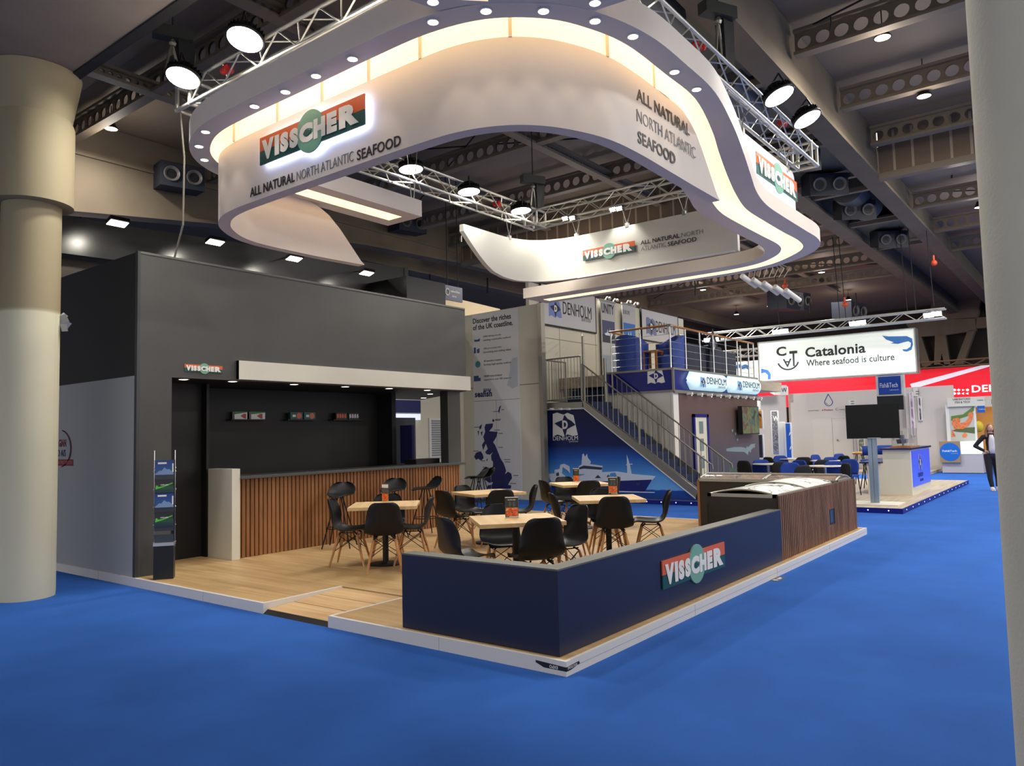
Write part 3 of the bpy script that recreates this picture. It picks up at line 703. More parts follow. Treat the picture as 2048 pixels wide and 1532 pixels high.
# shelves with packs on the dark wall
M_shelf = mat('black_shelf', (20, 20, 20), .5)
M_packs = [('green and white fish pack', (224, 224, 220), (40, 112, 60)), ('white fish pack with green flap', (220, 222, 218), (44, 118, 64)), ('teal fish pack with round salmon picture', (24, 84, 78), (200, 100, 76)), ('second teal fish pack with round salmon picture', (24, 84, 78), (206, 104, 80)), ('dark pack printed with orange seafood', (40, 22, 20), (214, 92, 40)), ('dark pack with pale fish stripes', (38, 34, 42), (206, 198, 214))]
for s_, (x0, w_) in enumerate([(2.13, .62), (3.15, .60), (4.08, .72)]):
    tag(B((x0, 7.46, 2.0), (x0+w_, 7.6, 2.018)).build('wall_shelf', M_shelf), f'small black wall shelf, {["left", "middle", "right"][s_]} of three behind the bar', 'shelf', 'small shelves behind the bar')
for k, (x0, w_) in enumerate([(2.20, .22), (2.49, .25), (3.22, .24), (3.49, .23), (4.16, .25), (4.44, .24)]):
    nm, c1, c2 = M_packs[k]
    t = thing('fish_pack', f'{nm}, {"left" if k % 2 == 0 else "right"} on the {["left", "left", "middle", "middle", "right", "right"][k]} bar shelf', 'pack', (x0+w_/2, 7.52, 2.018), group='packs on the bar shelves')
    m1 = mat('pack_card', c1, .4); m2 = mat('pack_print', c2, .4)
    B((x0, 7.49, 2.018), (x0+w_, 7.55, 2.135)).build('carton', m1, t)
    O = V((x0, 7.49, 2.018))
    if k < 2:
        shape(MB(), O, X_, Z_, [(0, .075), (w_, .105), (w_, .117), (0, .117)], .002).build('green_band', m2, t)
        shape(MB(), O, X_, Z_, [(.1, .05), (.16, .085), (.2, .085), (.2, .01), (.17, .01)], .002).build('picture', mat('salmon_print', (170, 60, 52), .4), t)
    elif k < 4:
        shape(MB(), O, X_, Z_, disc_pts(w_*.7, .058, .05, 18), .002).build('picture', m2, t)
        shape(MB(), O, X_, Z_, [(.04, .04), (.1, .04), (.1, .075), (.04, .075)], .002).build('white_label', M_letter, t)
    else:
        mb = MB()
        for j in range(4): shape(mb, O, X_, Z_, [(.02+j*.055, .02), (.06+j*.055, .035), (.05+j*.055, .1), (.015+j*.055, .085)], .002)
        mb.build('picture', m2, t)
# brochure stand
bc = V((.19, 5.76, HP)); a_ = math.atan2(-.13, .18); Rb = V((math.cos(a_), math.sin(a_), 0)); Nb = Rb.cross(Z_)
t = thing('brochure_stand', 'slim black brochure stand with two pairs of landscape leaflets', 'stand', tuple(bc), group=None)
MB().obox(bc+Z_*.19, (Rb, Nb, Z_), (.108, .07, .19)).build('base_box', mat('satin_black', (16, 18, 24), .35), t)
MB().obox(bc+Z_*.40, (Rb, Nb, Z_), (.112, .075, .018)).build('silver_shelf', M_alu, t)
for s in (-1, 1):
    MB().cyl(bc+Rb*(s*.112)+Z_*.36, bc+Rb*(s*.112)+Z_*1.49, .005, .005, 8).build('upright', M_chrome, t)
    kb = MB()
    for z in (.42, .62, .83, 1.03, 1.24, 1.28): kb.ball(bc+Rb*(s*.118)+Z_*z, .009, 8)
    kb.build('clamp', M_chrome, t, 60)
M_brA = ramp_mat('mountain_leaflet', 'Z', [(0, (30, 44, 78)), (.05, (60, 84, 120)), (.10, (36, 78, 140)), (.18, (24, 62, 128))], .3, .05, 30)
M_brB = ramp_mat('aurora_leaflet', 'Z', [(0, (24, 44, 60)), (.05, (28, 60, 62)), (.09, (40, 84, 56)), (.13, (40, 44, 46)), (.18, (36, 38, 42))], .3, .03, 30)
M_pocket = mat('smoked_pocket', (60, 66, 76), .2)
for j, z in enumerate((.50, .66, .86, 1.05, 1.24)):
    MB().obox(bc+Nb*.03+Z_*(z-.05), (Rb, Nb, Z_), (.104, .004, .06)).build('pocket', M_pocket, t)
for j, (z, m, nm) in enumerate([(1.26, M_brA, 'blue mountain leaflet in the top pocket of the brochure stand'), (1.07, M_brB, 'green aurora leaflet in the second pocket of the brochure stand'), (.88, M_brA, 'blue mountain leaflet in the third pocket of the brochure stand'), (.69, M_brB, 'green aurora leaflet in the lowest filled pocket of the brochure stand')]):
    c = bc+Nb*.042+Z_*(z+(.03 if j % 2 == 0 else -.0))
    l = thing('leaflet', nm, 'leaflet', tuple(c-Z_*.09), group='leaflets in the brochure stand')
    MB().obox(c, (Rb, Nb, Z_), (.100, .004, .085)).build('sheet', m, l)
    O = c-Rb*.1-Z_*.085+Nb*.004
    if j % 2 == 0:
        shape(MB(), O, Rb, Z_, [(.03, .125), (.125, .125), (.125, .145), (.03, .145)], .001).build('title_bar', M_letter, l)
        mb = MB(); shape(mb, O, Rb, Z_, [(.0, .01), (.05, .05), (.07, .045), (.10, .085), (.13, .06), (.15, .066), (.2, .02), (.2, .0), (0, 0)], .001); mb.build('mountain', mat('mountain_print', (120, 150, 190), .4), l)
        shape(MB(), O, Rb, Z_, [(.185, .03), (.2, .03), (.2, .13), (.185, .13)], .0015).build('side_label', M_letter, l)
    else:
        text('VARLAKS', O+Rb*.06+Z_*.095, Rb, Z_, M_letter, l, w=.085, h=.014, bold=.03, thick=.001)
        mb = MB(); shape(mb, O, Rb, Z_, [(.005, .05), (.04, .06), (.09, .075), (.19, .115), (.19, .125), (.09, .088), (.04, .078), (.02, .10), (.01, .09)], .0008); mb.build('aurora', mat('aurora_green', (96, 200, 70), .4), l)

# ================================================================== HANGING RING
ZR = 4.50
ST = [  # outer, strip outside, strip inside, inner   (plan outline, left beam -> round the front -> far end)
 ((2.50, 4.37), (2.33, 4.17), (2.33, 3.93), (2.50, 3.74)),
 ((1.70, 4.37), (1.70, 4.17), (1.70, 3.93), (1.70, 3.74)),
 ((.95, 4.36), (.95, 4.16), (.95, 3.93), (.95, 3.74)),
 ((.35, 4.32), (.40, 4.13), (.50, 3.90), (.60, 3.70)),
 ((-.14, 4.21), (-.06, 4.02), (.16, 3.78), (.32, 3.58)),
 ((-.49, 3.97), (-.36, 3.83), (-.12, 3.60), (.08, 3.40)),
 ((-.73, 3.62), (-.55, 3.56), (-.33, 3.38), (-.08, 3.2)),
 ((-.86, 3.20), (-.67, 3.20), (-.43, 3.10), (-.16, 3.0)),
 ((-.895, 2.70), (-.70, 2.70), (-.455, 2.70), (-.18, 2.70)),
 ((-.895, 1.90), (-.70, 1.90), (-.46, 1.90), (-.18, 1.90)),
 ((-.895, 1.10), (-.705, 1.10), (-.46, 1.10), (-.18, 1.10)),
 ((-.87, .52), (-.685, .55), (-.435, .62), (-.14, .75)),
 ((-.77, .13), (-.57, .13), (-.32, .25), (0, .45)),
 ((-.49, -.26), (-.32, -.18), (-.12, 0), (.18, .22)),
 ((-.15, -.50), (-.03, -.34), (.12, -.14), (.36, .12)),
 ((.35, -.63), (.36, -.44), (.44, -.23), (.56, .04)),
 ((.95, -.645), (.96, -.45), (.98, -.265), (1.0, .02)),
 ((1.55, -.62), (1.55, -.44), (1.5, -.26), (1.5, .04)),
 ((2.31, -.47), (2.28, -.275), (2.2, -.07), (2.1, .2)),
 ((3.0, -.30), (2.9, -.09), (2.8, .12), (2.65, .38)),
 ((3.75, -.10), (3.62, .115), (3.5, .37), (3.3, .6)),
 ((4.44, .08), (4.38, .31), (4.35, .62), (4.1, .80)),
 ((5.05, .175), (5.06, .44), (5.0, .75), (4.7, .95)),
 ((5.70, .19), (5.75, .46), (5.72, .77), (5.6, 1.0)),
 ((6.60, .185), (6.60, .46), (6.60, .765), (6.5, 1.0)),
 ((7.30, .19), (7.22, .45), (7.18, .76), (7.06, 1.0)),
 ((7.85, .33), (7.74, .55), (7.60, .84), (7.5, 1.07)),
 ((8.35, .70), (8.18, .88), (7.98, 1.05), (7.83, 1.24)),
 ((8.78, 1.32), (8.57, 1.36), (8.34, 1.45), (8.10, 1.55)),
 ((8.95, 2.0), (8.74, 2.0), (8.50, 2.0), (8.19, 2.1)),
 ((8.97, 2.9), (8.77, 2.9), (8.535, 2.9), (8.19, 2.9)),
 ((8.97, 4.4), (8.77, 4.4), (8.535, 4.4), (8.17, 4.4)),
 ((8.97, 6.35), (8.77, 6.12), (8.535, 6.12), (8.15, 6.35)),
]
def ring_curve(k, n=6): return crom([(*s[k], 0) for s in ST], n)
RO, RS, RI, RN = (ring_curve(k) for k in range(4))
t = thing('hanging_ring', 'white S-curved hanging canopy ring with lit channel', 'canopy', (4, 2, ZR))
NR = len(RO)
def zt(i): return ZR+.20+.0*i        # top of the ring
body = MB()
at = lambda P, z: [V((p.x, p.y, z)) for p in P]
body.grid([at(RO, ZR), at(RO, ZR+.21)])
body.grid([at(RS, ZR), at(RO, ZR)])
body.grid([at(RN, ZR), at(RI, ZR)])
body.grid([at(RN, ZR+.21), at(RN, ZR)])
body.grid([at(RO, ZR+.21), at(RN, ZR+.21)])
for i in (0, NR-1):
    body.add([V((RO[i].x, RO[i].y, ZR)), V((RO[i].x, RO[i].y, ZR+.21)), V((RN[i].x, RN[i].y, ZR+.21)), V((RN[i].x, RN[i].y, ZR))], [(0, 1, 2, 3)])
    body.add([V((RO[i].x, RO[i].y, ZR)), V((RN[i].x, RN[i].y, ZR)), V((RI[i].x, RI[i].y, ZR)), V((RS[i].x, RS[i].y, ZR))], [(0, 1, 2, 3)])
body.build('canopy_body', M_ringw, t, 35)
ch = MB()
CD = .195
ch.grid([at(RS, ZR), at(RS, ZR+CD)]); ch.grid([at(RS, ZR+CD), at(RI, ZR+CD)]); ch.grid([at(RI, ZR+CD), at(RI, ZR)])
for i in (0, NR-1): ch.add([V((RS[i].x, RS[i].y, ZR)), V((RS[i].x, RS[i].y, ZR+CD)), V((RI[i].x, RI[i].y, ZR+CD)), V((RI[i].x, RI[i].y, ZR))], [(0, 1, 2, 3)])
ch.build('lit_channel', M_glow, t, 35)
M_rib = mat('channel_rib', (224, 204, 178), .5)
for y in (3.30, 2.62, 2.0, 1.42, .85):
    B((-.472, y-.013, ZR-.002), (-.462, y+.013, ZR+.19)).build('rib', M_rib, t)
for x, y, a in ((-.28, .14, -.95), (.42, -.245, -.3), (1.12, -.272, 0)):
    MB().obox(V((x, y, ZR+.094)), (V((math.cos(a), math.sin(a), 0)), V((-math.sin(a), math.cos(a), 0)), Z_), (.013, .006, .096)).build('rib', M_rib, t)
# hanging lower fascia with cut ends
ZF = 3.855
FP = [(1.95, 4.33), (1.34, 4.375), (.88, 4.38), (.43, 4.35), (.12, 4.24), (-.12, 4.06), (-.28, 3.87), (-.40, 3.62), (-.455, 3.32), (-.47, 2.9), (-.475, 2.2), (-.475, 1.5), (-.47, .95), (-.44, .52), (-.32, .20), (-.12, -.02), (.15, -.165), (.45, -.25), (.85, -.275), (1.4, -.27), (1.9, -.265), (2.43, -.265)]
FO = crom([(x, y, 0) for x, y in FP], 6)
def offset(P, d):
    out = []
    for i, p in enumerate(P):
        a = P[max(0, i-1)]; b = P[min(len(P)-1, i+1)]; tt = (b-a).normalized(); out.append(p+V((-tt.y, tt.x, 0))*d)
    return out
FI = offset(FO, .115)
# height of the cut top along the two ends
def top_at(p, s_end):
    if p.x < .95 or (p.y > 1 and p.x < .96): return ZR
    if p.y > 2:   # left arm
        tab = [(.95, 4.5), (1.12, 4.5), (1.27, 4.47), (1.43, 4.39), (1.59, 4.25), (1.76, 4.06), (1.90, 3.90), (1.95, 3.865)]
    else:
        tab = [(.9, 4.5), (1.55, 4.5), (1.68, 4.485), (1.83, 4.43), (1.96, 4.35), (2.08, 4.23), (2.23, 4.06), (2.37, 3.90), (2.43, 3.865)]
    for (x0, z0), (x1, z1) in zip(tab[:-1], tab[1:]):
        if x0 <= p.x <= x1: return z0+(z1-z0)*(p.x-x0)/(x1-x0)
    return tab[-1][1]
def densify(P, n):
    out = []
    for a, b in zip(P[:-1], P[1:]): out += [a.lerp(b, k/n) for k in range(n)]
    return out+[P[-1]]
FO, FI = densify(FO, 2), densify(FI, 2)
tops = [top_at(p, 0) for p in FO]
fb = MB()
zo = [V((p.x, p.y, z)) for p, z in zip(FO, tops)]; zi = [V((p.x, p.y, z)) for p, z in zip(FI, tops)]
fb.grid([at(FO, ZF), zo]); fb.grid([zo, zi]); fb.grid([zi, at(FI, ZF)]); fb.grid([at(FI, ZF), at(FO, ZF)])
for i in (0, len(FO)-1): fb.add([V((FO[i].x, FO[i].y, ZF)), zo[i], zi[i], V((FI[i].x, FI[i].y, ZF))], [(0, 1, 2, 3)])
fb.build('lower_fascia', M_ringw, t, 35)
# upper beak over the front corner
bk = MB(); pts = [V((-.845, .30, 0)), V((-1.07, .37, 0)), V((-1.55, .45, 0)), V((-1.75, .2, 0)), V((-1.75, -.8, 0)), V((-1.45, -1.25, 0)), V((-.4, -1.35, 0)), V((-.12, -1.15, 0)), V((-.14, -.74, 0)), V((-.17, -.505, 0)), V((-.49, -.27, 0)), V((-.775, .12, 0))]
bk.prism([(p.x, p.y, ZR+.004) for p in pts], (0, 0, .2)); bk.build('corner_canopy', M_ringw, t)
MB().prism([(-.84, .10, ZR+.002), (-1.3, .0, ZR+.002), (-1.3, -.35, ZR+.002), (-.72, -.02, ZR+.002)], (0, 0, .006)).build('corner_light_strip', M_glow, t)
# logos and lettering on the fascia
logo((-.528, 2.778, 4.122), (0, -1, 0), 1.387, 'back-lit fish logo on the front of the hanging ring', True)
R_ = V((0, -1, 0))
lt = thing('ring_lettering', 'three-weight brown slogan below the back-lit logo on the ring', 'lettering', (-.48, 2.0, 3.89))
text('ALL NATURAL', (-.478, 3.019, 3.897), R_, Z_, M_ink, lt, w=.66, h=.085, bold=.014)
text('NORTH ATLANTIC', (-.478, 2.33, 3.895), R_, Z_, M_inkgrey, lt, w=.735, h=.082, bold=-.012)
text('SEAFOOD', (-.478, 1.553, 3.884), R_, Z_, M_ink, lt, w=.497, h=.085, bold=.014)
lt = thing('ring_lettering', 'brown slogan in three lines on the right end of the ring fascia', 'lettering', (1.3, -.28, 4.1))
text('ALL NATURAL', (.80, -.276, 4.285), X_, Z_, M_ink, lt, w=.975, h=.10, bold=.014)
text('NORTH ATLANTIC', (.795, -.276, 4.11), X_, Z_, M_inkgrey, lt, w=1.09, h=.10, bold=-.012)
text('SEAFOOD', (.797, -.276, 3.937), X_, Z_, M_ink, lt, w=.665, h=.10, bold=.014)
# ring downlights
RDL = []
for (x, y) in [(398, 292), (411, 263), (409, 319), (509, 212), (571, 183), (632, 151), (705, 117), (866, 43), (972, 21), (1087, 21), (1190, 41), (1266, 72), (1349, 143), (1393, 178)]:
    p = at_z(x, y, ZR); RDL.append(p)
RDL.sort(key=lambda p: math.atan2(p.y-2, p.x-2.5) % (2*PI) if True else 0)
for k, p in enumerate(RDL):
    n_ = min(range(len(FO)), key=lambda i: (FO[i].x-p.x)**2+(FO[i].y-p.y)**2); q = FO[n_]
    downlight(p.x, p.y, ZR-.002, f'{ORD[k]} downlight counted from the left end along the ring underside', 'ring downlights', .036, 3, (1, .84, .72), M_lamp, (p.x+(q.x-p.x)*.9, p.y+(q.y-p.y)*.9, ZF), 1.0)
for k, (x, y) in enumerate([(866, 3), (1190, 5)]):
    p = at_z(x, y, ZR+.002); downlight(p.x, p.y, ZR+.001, ['downlight at the top picture edge over the ring front, left one', 'downlight at the top picture edge over the ring front, right one'][k], 'upper canopy downlights', .036, 4, (1, .86, .74))
# far fascia panel
t = thing('hanging_banner', 'curved white panel hanging under the far truss corner', 'banner', (7.5, 3, 4.57))
PPt = [(5.25, 5.43), (5.9, 5.43), (6.5, 5.43), (6.95, 5.38), (7.25, 5.22), (7.42, 4.95), (7.49, 4.6), (7.5, 4.0), (7.5, 3.0), (7.5, 2.0), (7.5, 1.5)]
PO = densify(crom([(x, y, 0) for x, y in PPt], 5), 2); PI_ = offset(PO, .09)
def pbot(p):
    tab = [(5.1, 5.26), (5.25, 5.18), (5.45, 5.0), (5.65, 4.84), (5.85, 4.70), (6.05, 4.60), (6.35, 4.545), (6.7, 4.53), (7.2, 4.56), (7.6, 4.585)]
    for (x0, z0), (x1, z1) in zip(tab[:-1], tab[1:]):
        if x0 <= p.x <= x1: return z0+(z1-z0)*(p.x-x0)/(x1-x0)
    return 4.585
def ptop(p): return 5.30 if p.x < 6.4 else 5.30+.07*min(1, (p.x-6.4)/1.0)
b1 = [V((p.x, p.y, pbot(p))) for p in PO]; t1 = [V((p.x, p.y, ptop(p))) for p in PO]; b2 = [V((q.x, q.y, pbot(p))) for p, q in zip(PO, PI_)]; t2 = [V((q.x, q.y, ptop(p))) for p, q in zip(PO, PI_)]
pb = MB(); pb.grid([b1, t1]); pb.grid([t1, t2]); pb.grid([t2, b2]); pb.grid([b2, b1])
for i in (0, len(PO)-1): pb.add([b1[i], t1[i], t2[i], b2[i]], [(0, 1, 2, 3)])
pb.build('panel_body', M_white2, t, 35)
pr = MB()
for y0, y1 in ((1.55, 2.42), (2.46, 3.53), (3.57, 4.58)): pr.tube([(7.485, y0, 4.575), (7.485, y1, 4.575)], .016, 6)
pr.build('bottom_tube', M_white, t, 60)
logo((7.478, 4.44, 4.87), (0, -1, 0), 1.085, 'fish logo on the far hanging panel', thick=.012)
lt = thing('panel_lettering', 'brown two-line slogan beside the logo on the far hanging panel', 'lettering', (7.48, 2.7, 4.86))
text('ALL NATURAL', (7.488, 3.247, 4.968), R_, Z_, M_ink, lt, w=.74, h=.075, bold=.014)
text('NORTH', (7.488, 2.47, 4.965), R_, Z_, M_inkgrey, lt, w=.39, h=.075, bold=-.008)
text('ATLANTIC', (7.488, 3.243, 4.858), R_, Z_, M_inkgrey, lt, w=.48, h=.075, bold=-.008)
text('SEAFOOD', (7.488, 2.73, 4.855), R_, Z_, M_ink, lt, w=.53, h=.075, bold=.014)
# right-hand sign panel
SX0, SX1, SY = 4.70, 6.92, .38
t = thing('hanging_banner', 'white back-lit panel hanging under the right-hand truss', 'banner', (5.8, SY, 4.73))
pts = [(SX0, 4.73), (SX1, 4.73)]+[(SX1-.12+.12*math.cos(a), 5.33+.12*math.sin(a)) for a in [PI/2*k/6 for k in range(7)]]+[(SX0, 5.46)]
MB().prism([(x, SY, z) for x, z in pts], (0, .06, 0)).build('panel_body', M_white, t)
logo((5.17, SY-.05, 4.975), (1, 0, 0), 1.65, 'back-lit fish logo on the right-hand hanging panel', True)

# ================================================================== TRUSS
TX0, TX1, TY0, TY1, TZ0, TZ1 = .3, 7.72, .26, 5.74, 5.75, 6.04
M_truss = mat('truss_aluminium', (206, 204, 194), .32, metal=.65)
def truss_beam(mb, p0, p1, side, s=.29, r=.024, rb=.010, step=.36, up=Z_):
    p0, p1, side = V(p0), V(p1), V(side); d = (p1-p0); L = d.length; d.normalize()
    cs = [V((0, 0, 0)), side*s, up*s, side*s+up*s]
    for c in cs: mb.cyl(p0+c, p1+c, r, r, 8)
    K = max(1, round(L/step)); st = L/K
    for a, b in ((0, 1), (0, 2), (1, 3), (2, 3)):
        for k in range(K):
            q0, q1 = (cs[a], cs[b]) if k % 2 == 0 else (cs[b], cs[a])
            mb.cyl(p0+d*(k*st)+q0, p0+d*((k+1)*st)+q1, rb, rb, 5)
    return mb
t = thing('lighting_truss', 'square aluminium lighting truss above the ring', 'truss', (4, 3, TZ0))
S = .29
truss_beam(MB(), (TX0, TY0+.3, TZ0), (TX0, TY1-.3, TZ0), X_).build('truss_beam', M_truss, t, 60)
truss_beam(MB(), (TX1-S, TY0+.3, TZ0), (TX1-S, TY1-.3, TZ0), X_).build('truss_beam', M_truss, t, 60)
truss_beam(MB(), (TX0+.3, TY0, TZ0), (TX1-.3, TY0, TZ0), Y_).build('truss_beam', M_truss, t, 60)
truss_beam(MB(), (TX0+.3, TY1-S, TZ0), (TX1-.3, TY1-S, TZ0), Y_).build('truss_beam', M_truss, t, 60)
for cx, cy in ((TX0, TY0), (TX1-S, TY0), (TX0, TY1-S), (TX1-S, TY1-S)):
    mb = MB(); P = [V((cx+a*S, cy+b*S, TZ0+c*S)) for c in (0, 1) for a, b in ((0, 0), (1, 0), (1, 1), (0, 1))]
    for i, j in ((0, 1), (1, 2), (2, 3), (3, 0), (4, 5), (5, 6), (6, 7), (7, 4), (0, 4), (1, 5), (2, 6), (3, 7)): mb.cyl(P[i], P[j], .026, .026, 8)
    for p in P: mb.ball(p, .034, 8)
    mb.build('corner_block', M_truss, t, 60)
# suspension V-wires of the panels
def vwire(p, x0, x1, along, label):
    p = V(p); d = X_ if along == 'x' else Y_; mb = MB()
    mb.cyl(p, V((p.x, p.y, TZ0))+d*(-.11), .006, .006, 5); mb.cyl(p, V((p.x, p.y, TZ0))+d*.11, .006, .006, 5); mb.box((p.x-.03, p.y-.03, p.z-.06), (p.x+.03, p.y+.03, p.z+.02))
    tag(mb.build('suspension_wire', M_alu), label, 'wire', 'V-shaped suspension wires')
vwire((6.55, 5.45, 5.33), 0, 0, 'x', 'V-shaped suspension wire at the left bend of the far panel')
for k, y in enumerate((4.6, 3.52, 2.42)): vwire((7.52, y, 5.40), 0, 0, 'y', f'{ORD[k]} V-shaped suspension wire from the bend along the far panel')
vwire((2.9, 4.3, 4.73), 0, 0, 'x', 'V-shaped suspension wire holding the left lit beam')
vwire((4.85, .38, 5.47), 0, 0, 'x', 'V-shaped suspension wire at the near end of the right-hand panel')
vwire((6.6, .38, 5.45), 0, 0, 'x', 'V-shaped suspension wire at the far end of the right-hand panel')
# high-bay floodlights on the truss
HB_PW = 70
def highbay(c, tilt, label, r=.2, pw=None):
    c = V(c); ax = V(tilt).normalized()    # ax points the way the lamp shines
    t = thing('floodlight', label, 'lamp', tuple(c), group='round floodlights on the truss')
    MB().lathe([(.03, .16), (.11, .15), (.13, .07), (r*.98, .03), (r*1.03, .0), (r*1.0, -.012), (r*.93, -.012)], 28, c, -ax, False).build('housing', M_blackm, t, 30)
    fin = MB(); o1 = (-ax).orthogonal().normalized(); o2 = (-ax).cross(o1)
    for k in range(24):
        a = 2*PI*k/24; d = o1*math.cos(a)+o2*math.sin(a); fin.obox(c+d*(r*.75)-ax*.06, (d, d.cross(ax), ax), (r*.22, .003, .035))
    fin.build('cooling_fins', M_blackm, t)
    MB().cyl(c+ax*.006, c+ax*.010, r*.93, r*.93, 28).build('lens', M_lamp, t)
    br = MB(); br.tube([c+o1*r-ax*.02, c+o1*(r*.9)-ax*.2, c-o1*(r*.9)-ax*.2, c-o1*r-ax*.02], .012, 6); br.build('bracket', M_blackm, t)
    area('floodlight_beam', c+ax*.03, c+ax, r*1.8, pw or HB_PW, (1, .95, .87), 'DISK', 2.6, t)
hb = []
for k, (px, lab) in enumerate([((366, 155), 'round floodlight over the left truss nearest its outer corner'), ((490, 78), 'second round floodlight over the left truss from its outer corner')]):
    highbay(at_x(*px, .12), (-.28, -.12, -1), lab)
for k, (px, lab) in enumerate([((822, 338), 'leftmost round floodlight on the far truss'), ((938, 383), 'middle round floodlight on the far truss'), ((1042, 421), 'round floodlight on the far truss nearest the corner')]):
    highbay(at_y(*px, 5.40), (0, -.1, -1), lab)
for k, (px, lab) in enumerate([((1558, 192), 'round floodlight over the right-hand truss, nearer one'), ((1614, 238), 'round floodlight over the right-hand truss, farther one')]):
    highbay(at_y(*px, -.02), (0, -.42, -1), lab, pw=22)
highbay((.12, 2.3, 6.12), (-.28, -.1, -1), 'round floodlight over the left truss above the ring front')
highbay((1.9, .1, 6.15), (0, -.3, -1), 'round floodlight over the right-hand truss above the ring front')
# small spots on the far truss
for k, (px, X) in enumerate([((1133, 437), 7.4), ((1147, 436), 7.4), ((1228, 419), 7.4), ((1241, 417), 7.4)]):
    p = at_x(*px, X); t = thing('truss_spot', f'{ORD[k]} small spotlight from the corner along the far truss', 'lamp', tuple(p), group='small spots on the far truss')
    MB().obox(p, (X_, Y_, Z_), (.05, .06, .04)).build('housing', M_blackm, t); MB().obox(p+V((-.05, 0, -.012)), (V((1, 0, .6)), Y_, V((-.6, 0, 1))), (.008, .055, .035)).build('lens', M_lamp, t)
    spot('truss_spot_beam', p+V((-.1, 0, -.05)), (7.5, p.y, 4.9) if k % 2 else (3, 3, 0), 25, 1.6, (1, .97, .9), .6, .05, t)
# chain hoists
def hoist(c, label, cab=9.4):
    c = V(c); t = thing('chain_hoist', label, 'hoist', tuple(c), group='chain hoists')
    MB().obox(c+Z_*.25, (V((1, -.5, 0)), V((.5, 1, 0)), Z_), (.24, .08, .075)).build('motor', mat('hoist_motor', (52, 54, 50), .4), t)
    MB().prism([c+V((.05, -.05, .18)), c+V((.26, -.1, .18)), c+V((.22, -.1, -.42)), c+V((.08, -.05, -.42))], (.02, .12, 0)).build('chain_bag', M_black, t)
    mb = MB(); mb.tube([c+V((0, 0, .18)), c+V((-.05, 0, -.05)), c+V((-.10, 0, -.3))], .018, 6); mb.tube([c+V((0, 0, .1)), c+V((.06, 0, -.1)), c+V((.1, 0, -.33))], .018, 6); mb.ball(c+V((0, 0, .12)), .05, 8); mb.build('chain', M_steel, t)
    MB().cyl(c+Z_*.3, (c.x, c.y, cab), .01, .01, 6).build('hanging_cable', M_cable, t)
hoist(at_x(345, 105, .45), 'dark chain hoist over the outer left truss corner')
hoist(at_y(1437, 62, .40), 'dark chain hoist over the right-hand truss')
hoist(at_x(1066, 385, 7.5), 'dark chain hoist over the far truss corner')
for k, (px, fn) in enumerate([((455, 138), lambda q: at_x(*q, .4)), ((995, 409), lambda q: at_y(*q, 5.6)), ((1400, 92), lambda q: at_y(*q, .4)), ((1565, 246), lambda q: at_y(*q, .45))]):
    p = fn(px); b = MB()
    for j in range(5): b.ball(p+V((random.uniform(-.05, .05), random.uniform(-.05, .05), random.uniform(-.04, .04))), .045, 8)
    tag(b.build('red_strap', mat('red_sling', (180, 40, 34), .7), smooth=60), ['red lifting sling on the left truss', 'red lifting sling on the far truss', 'red lifting sling on the right-hand truss close to the picture top', 'red lifting sling on the right-hand truss between the floodlights'][k], 'strap', 'red lifting slings')
cable('power_cable', [(.33, 5.72, 5.76), (.42, 5.78, 5.2), (.50, 5.95, 4.4), (.5, 6.15, 4.015)], .012, 'grey cable dropping from the left truss corner onto the cabin', m=M_steel)
# ================================================================== CAFE TABLES AND CHAIRS
def shell_mesh():
    prof = [(.225, .415, .40), (.205, .440, .43), (.14, .438, .455), (.05, .428, .465), (-.05, .422, .465), (-.125, .436, .462), (-.175, .475, .458), (-.205, .54, .45), (-.225, .62, .43), (-.245, .70, .40), (-.262, .77, .36), (-.272, .81, .30), (-.277, .826, .20)]
    rows = []
    for i, (x, z, w) in enumerate(prof):
        row = []
        for j in range(13):
            u = -1+2*j/12; e = abs(u)**3
            back = max(0, min(1, (z-.44)/.2)) if x < -.1 else 0
            dx = e*.075*back*(1-max(0, (z-.72)/.25)); dz = e*.035*(1-back)*(0 if i == 0 else 1)
            row.append(V((x+dx, u*w/2, z+dz)))
        rows.append(row)
    return rows
def make_chair():
    t = thing('shell_chair', '-', 'chair', (0, 0, 0), group='black shell chairs')
    sh = MB().grid(shell_mesh()).build('seat_shell', M_blackp, t, 80)
    m = sh.modifiers.new('thickness', 'SOLIDIFY'); m.thickness = .009; m.offset = 0
    m = sh.modifiers.new('smooth', 'SUBSURF'); m.levels = 1; m.render_levels = 2
    LG = []
    for sx, sy in ((1, 1), (1, -1), (-1, 1), (-1, -1)):
        a = V((sx*.115, sy*.125, .385)); b = V((sx*.215, sy*.205, .0)); LG.append((a, b))
        MB().cyl(b, a.lerp(b, .35), .011, .0165, 10).cyl(a.lerp(b, .35), a, .0165, .013, 10).build('leg', M_beech, t, 40)
    br = MB()
    for i, j in ((0, 1), (1, 3), (3, 2), (2, 0)):
        br.cyl(LG[i][0], LG[j][0].lerp(LG[j][1], .52), .0045, .0045, 5); br.cyl(LG[j][0], LG[i][0].lerp(LG[i][1], .52), .0045, .0045, 5)
    for a, b in LG: br.cyl(a, a+V((-a.x*.35, -a.y*.35, .035)), .009, .009, 6)
    br.box((-.11, -.13, .405), (.11, -.11, .415)); br.box((-.11, .11, .405), (.11, .13, .415))
    br.build('wire_brace', M_blackm, t)
    return t
chair0 = make_chair(); used = [False]
def put_chair(c, face, label):
    c = V(c); rz = math.atan2(face[1], face[0])
    if not used[0]:
        used[0] = True; chair0.location = (c.x, c.y, HP); chair0.rotation_euler = (0, 0, rz); chair0['label'] = label; return chair0
    return dup(chair0, (c.x, c.y, HP), rz, label)
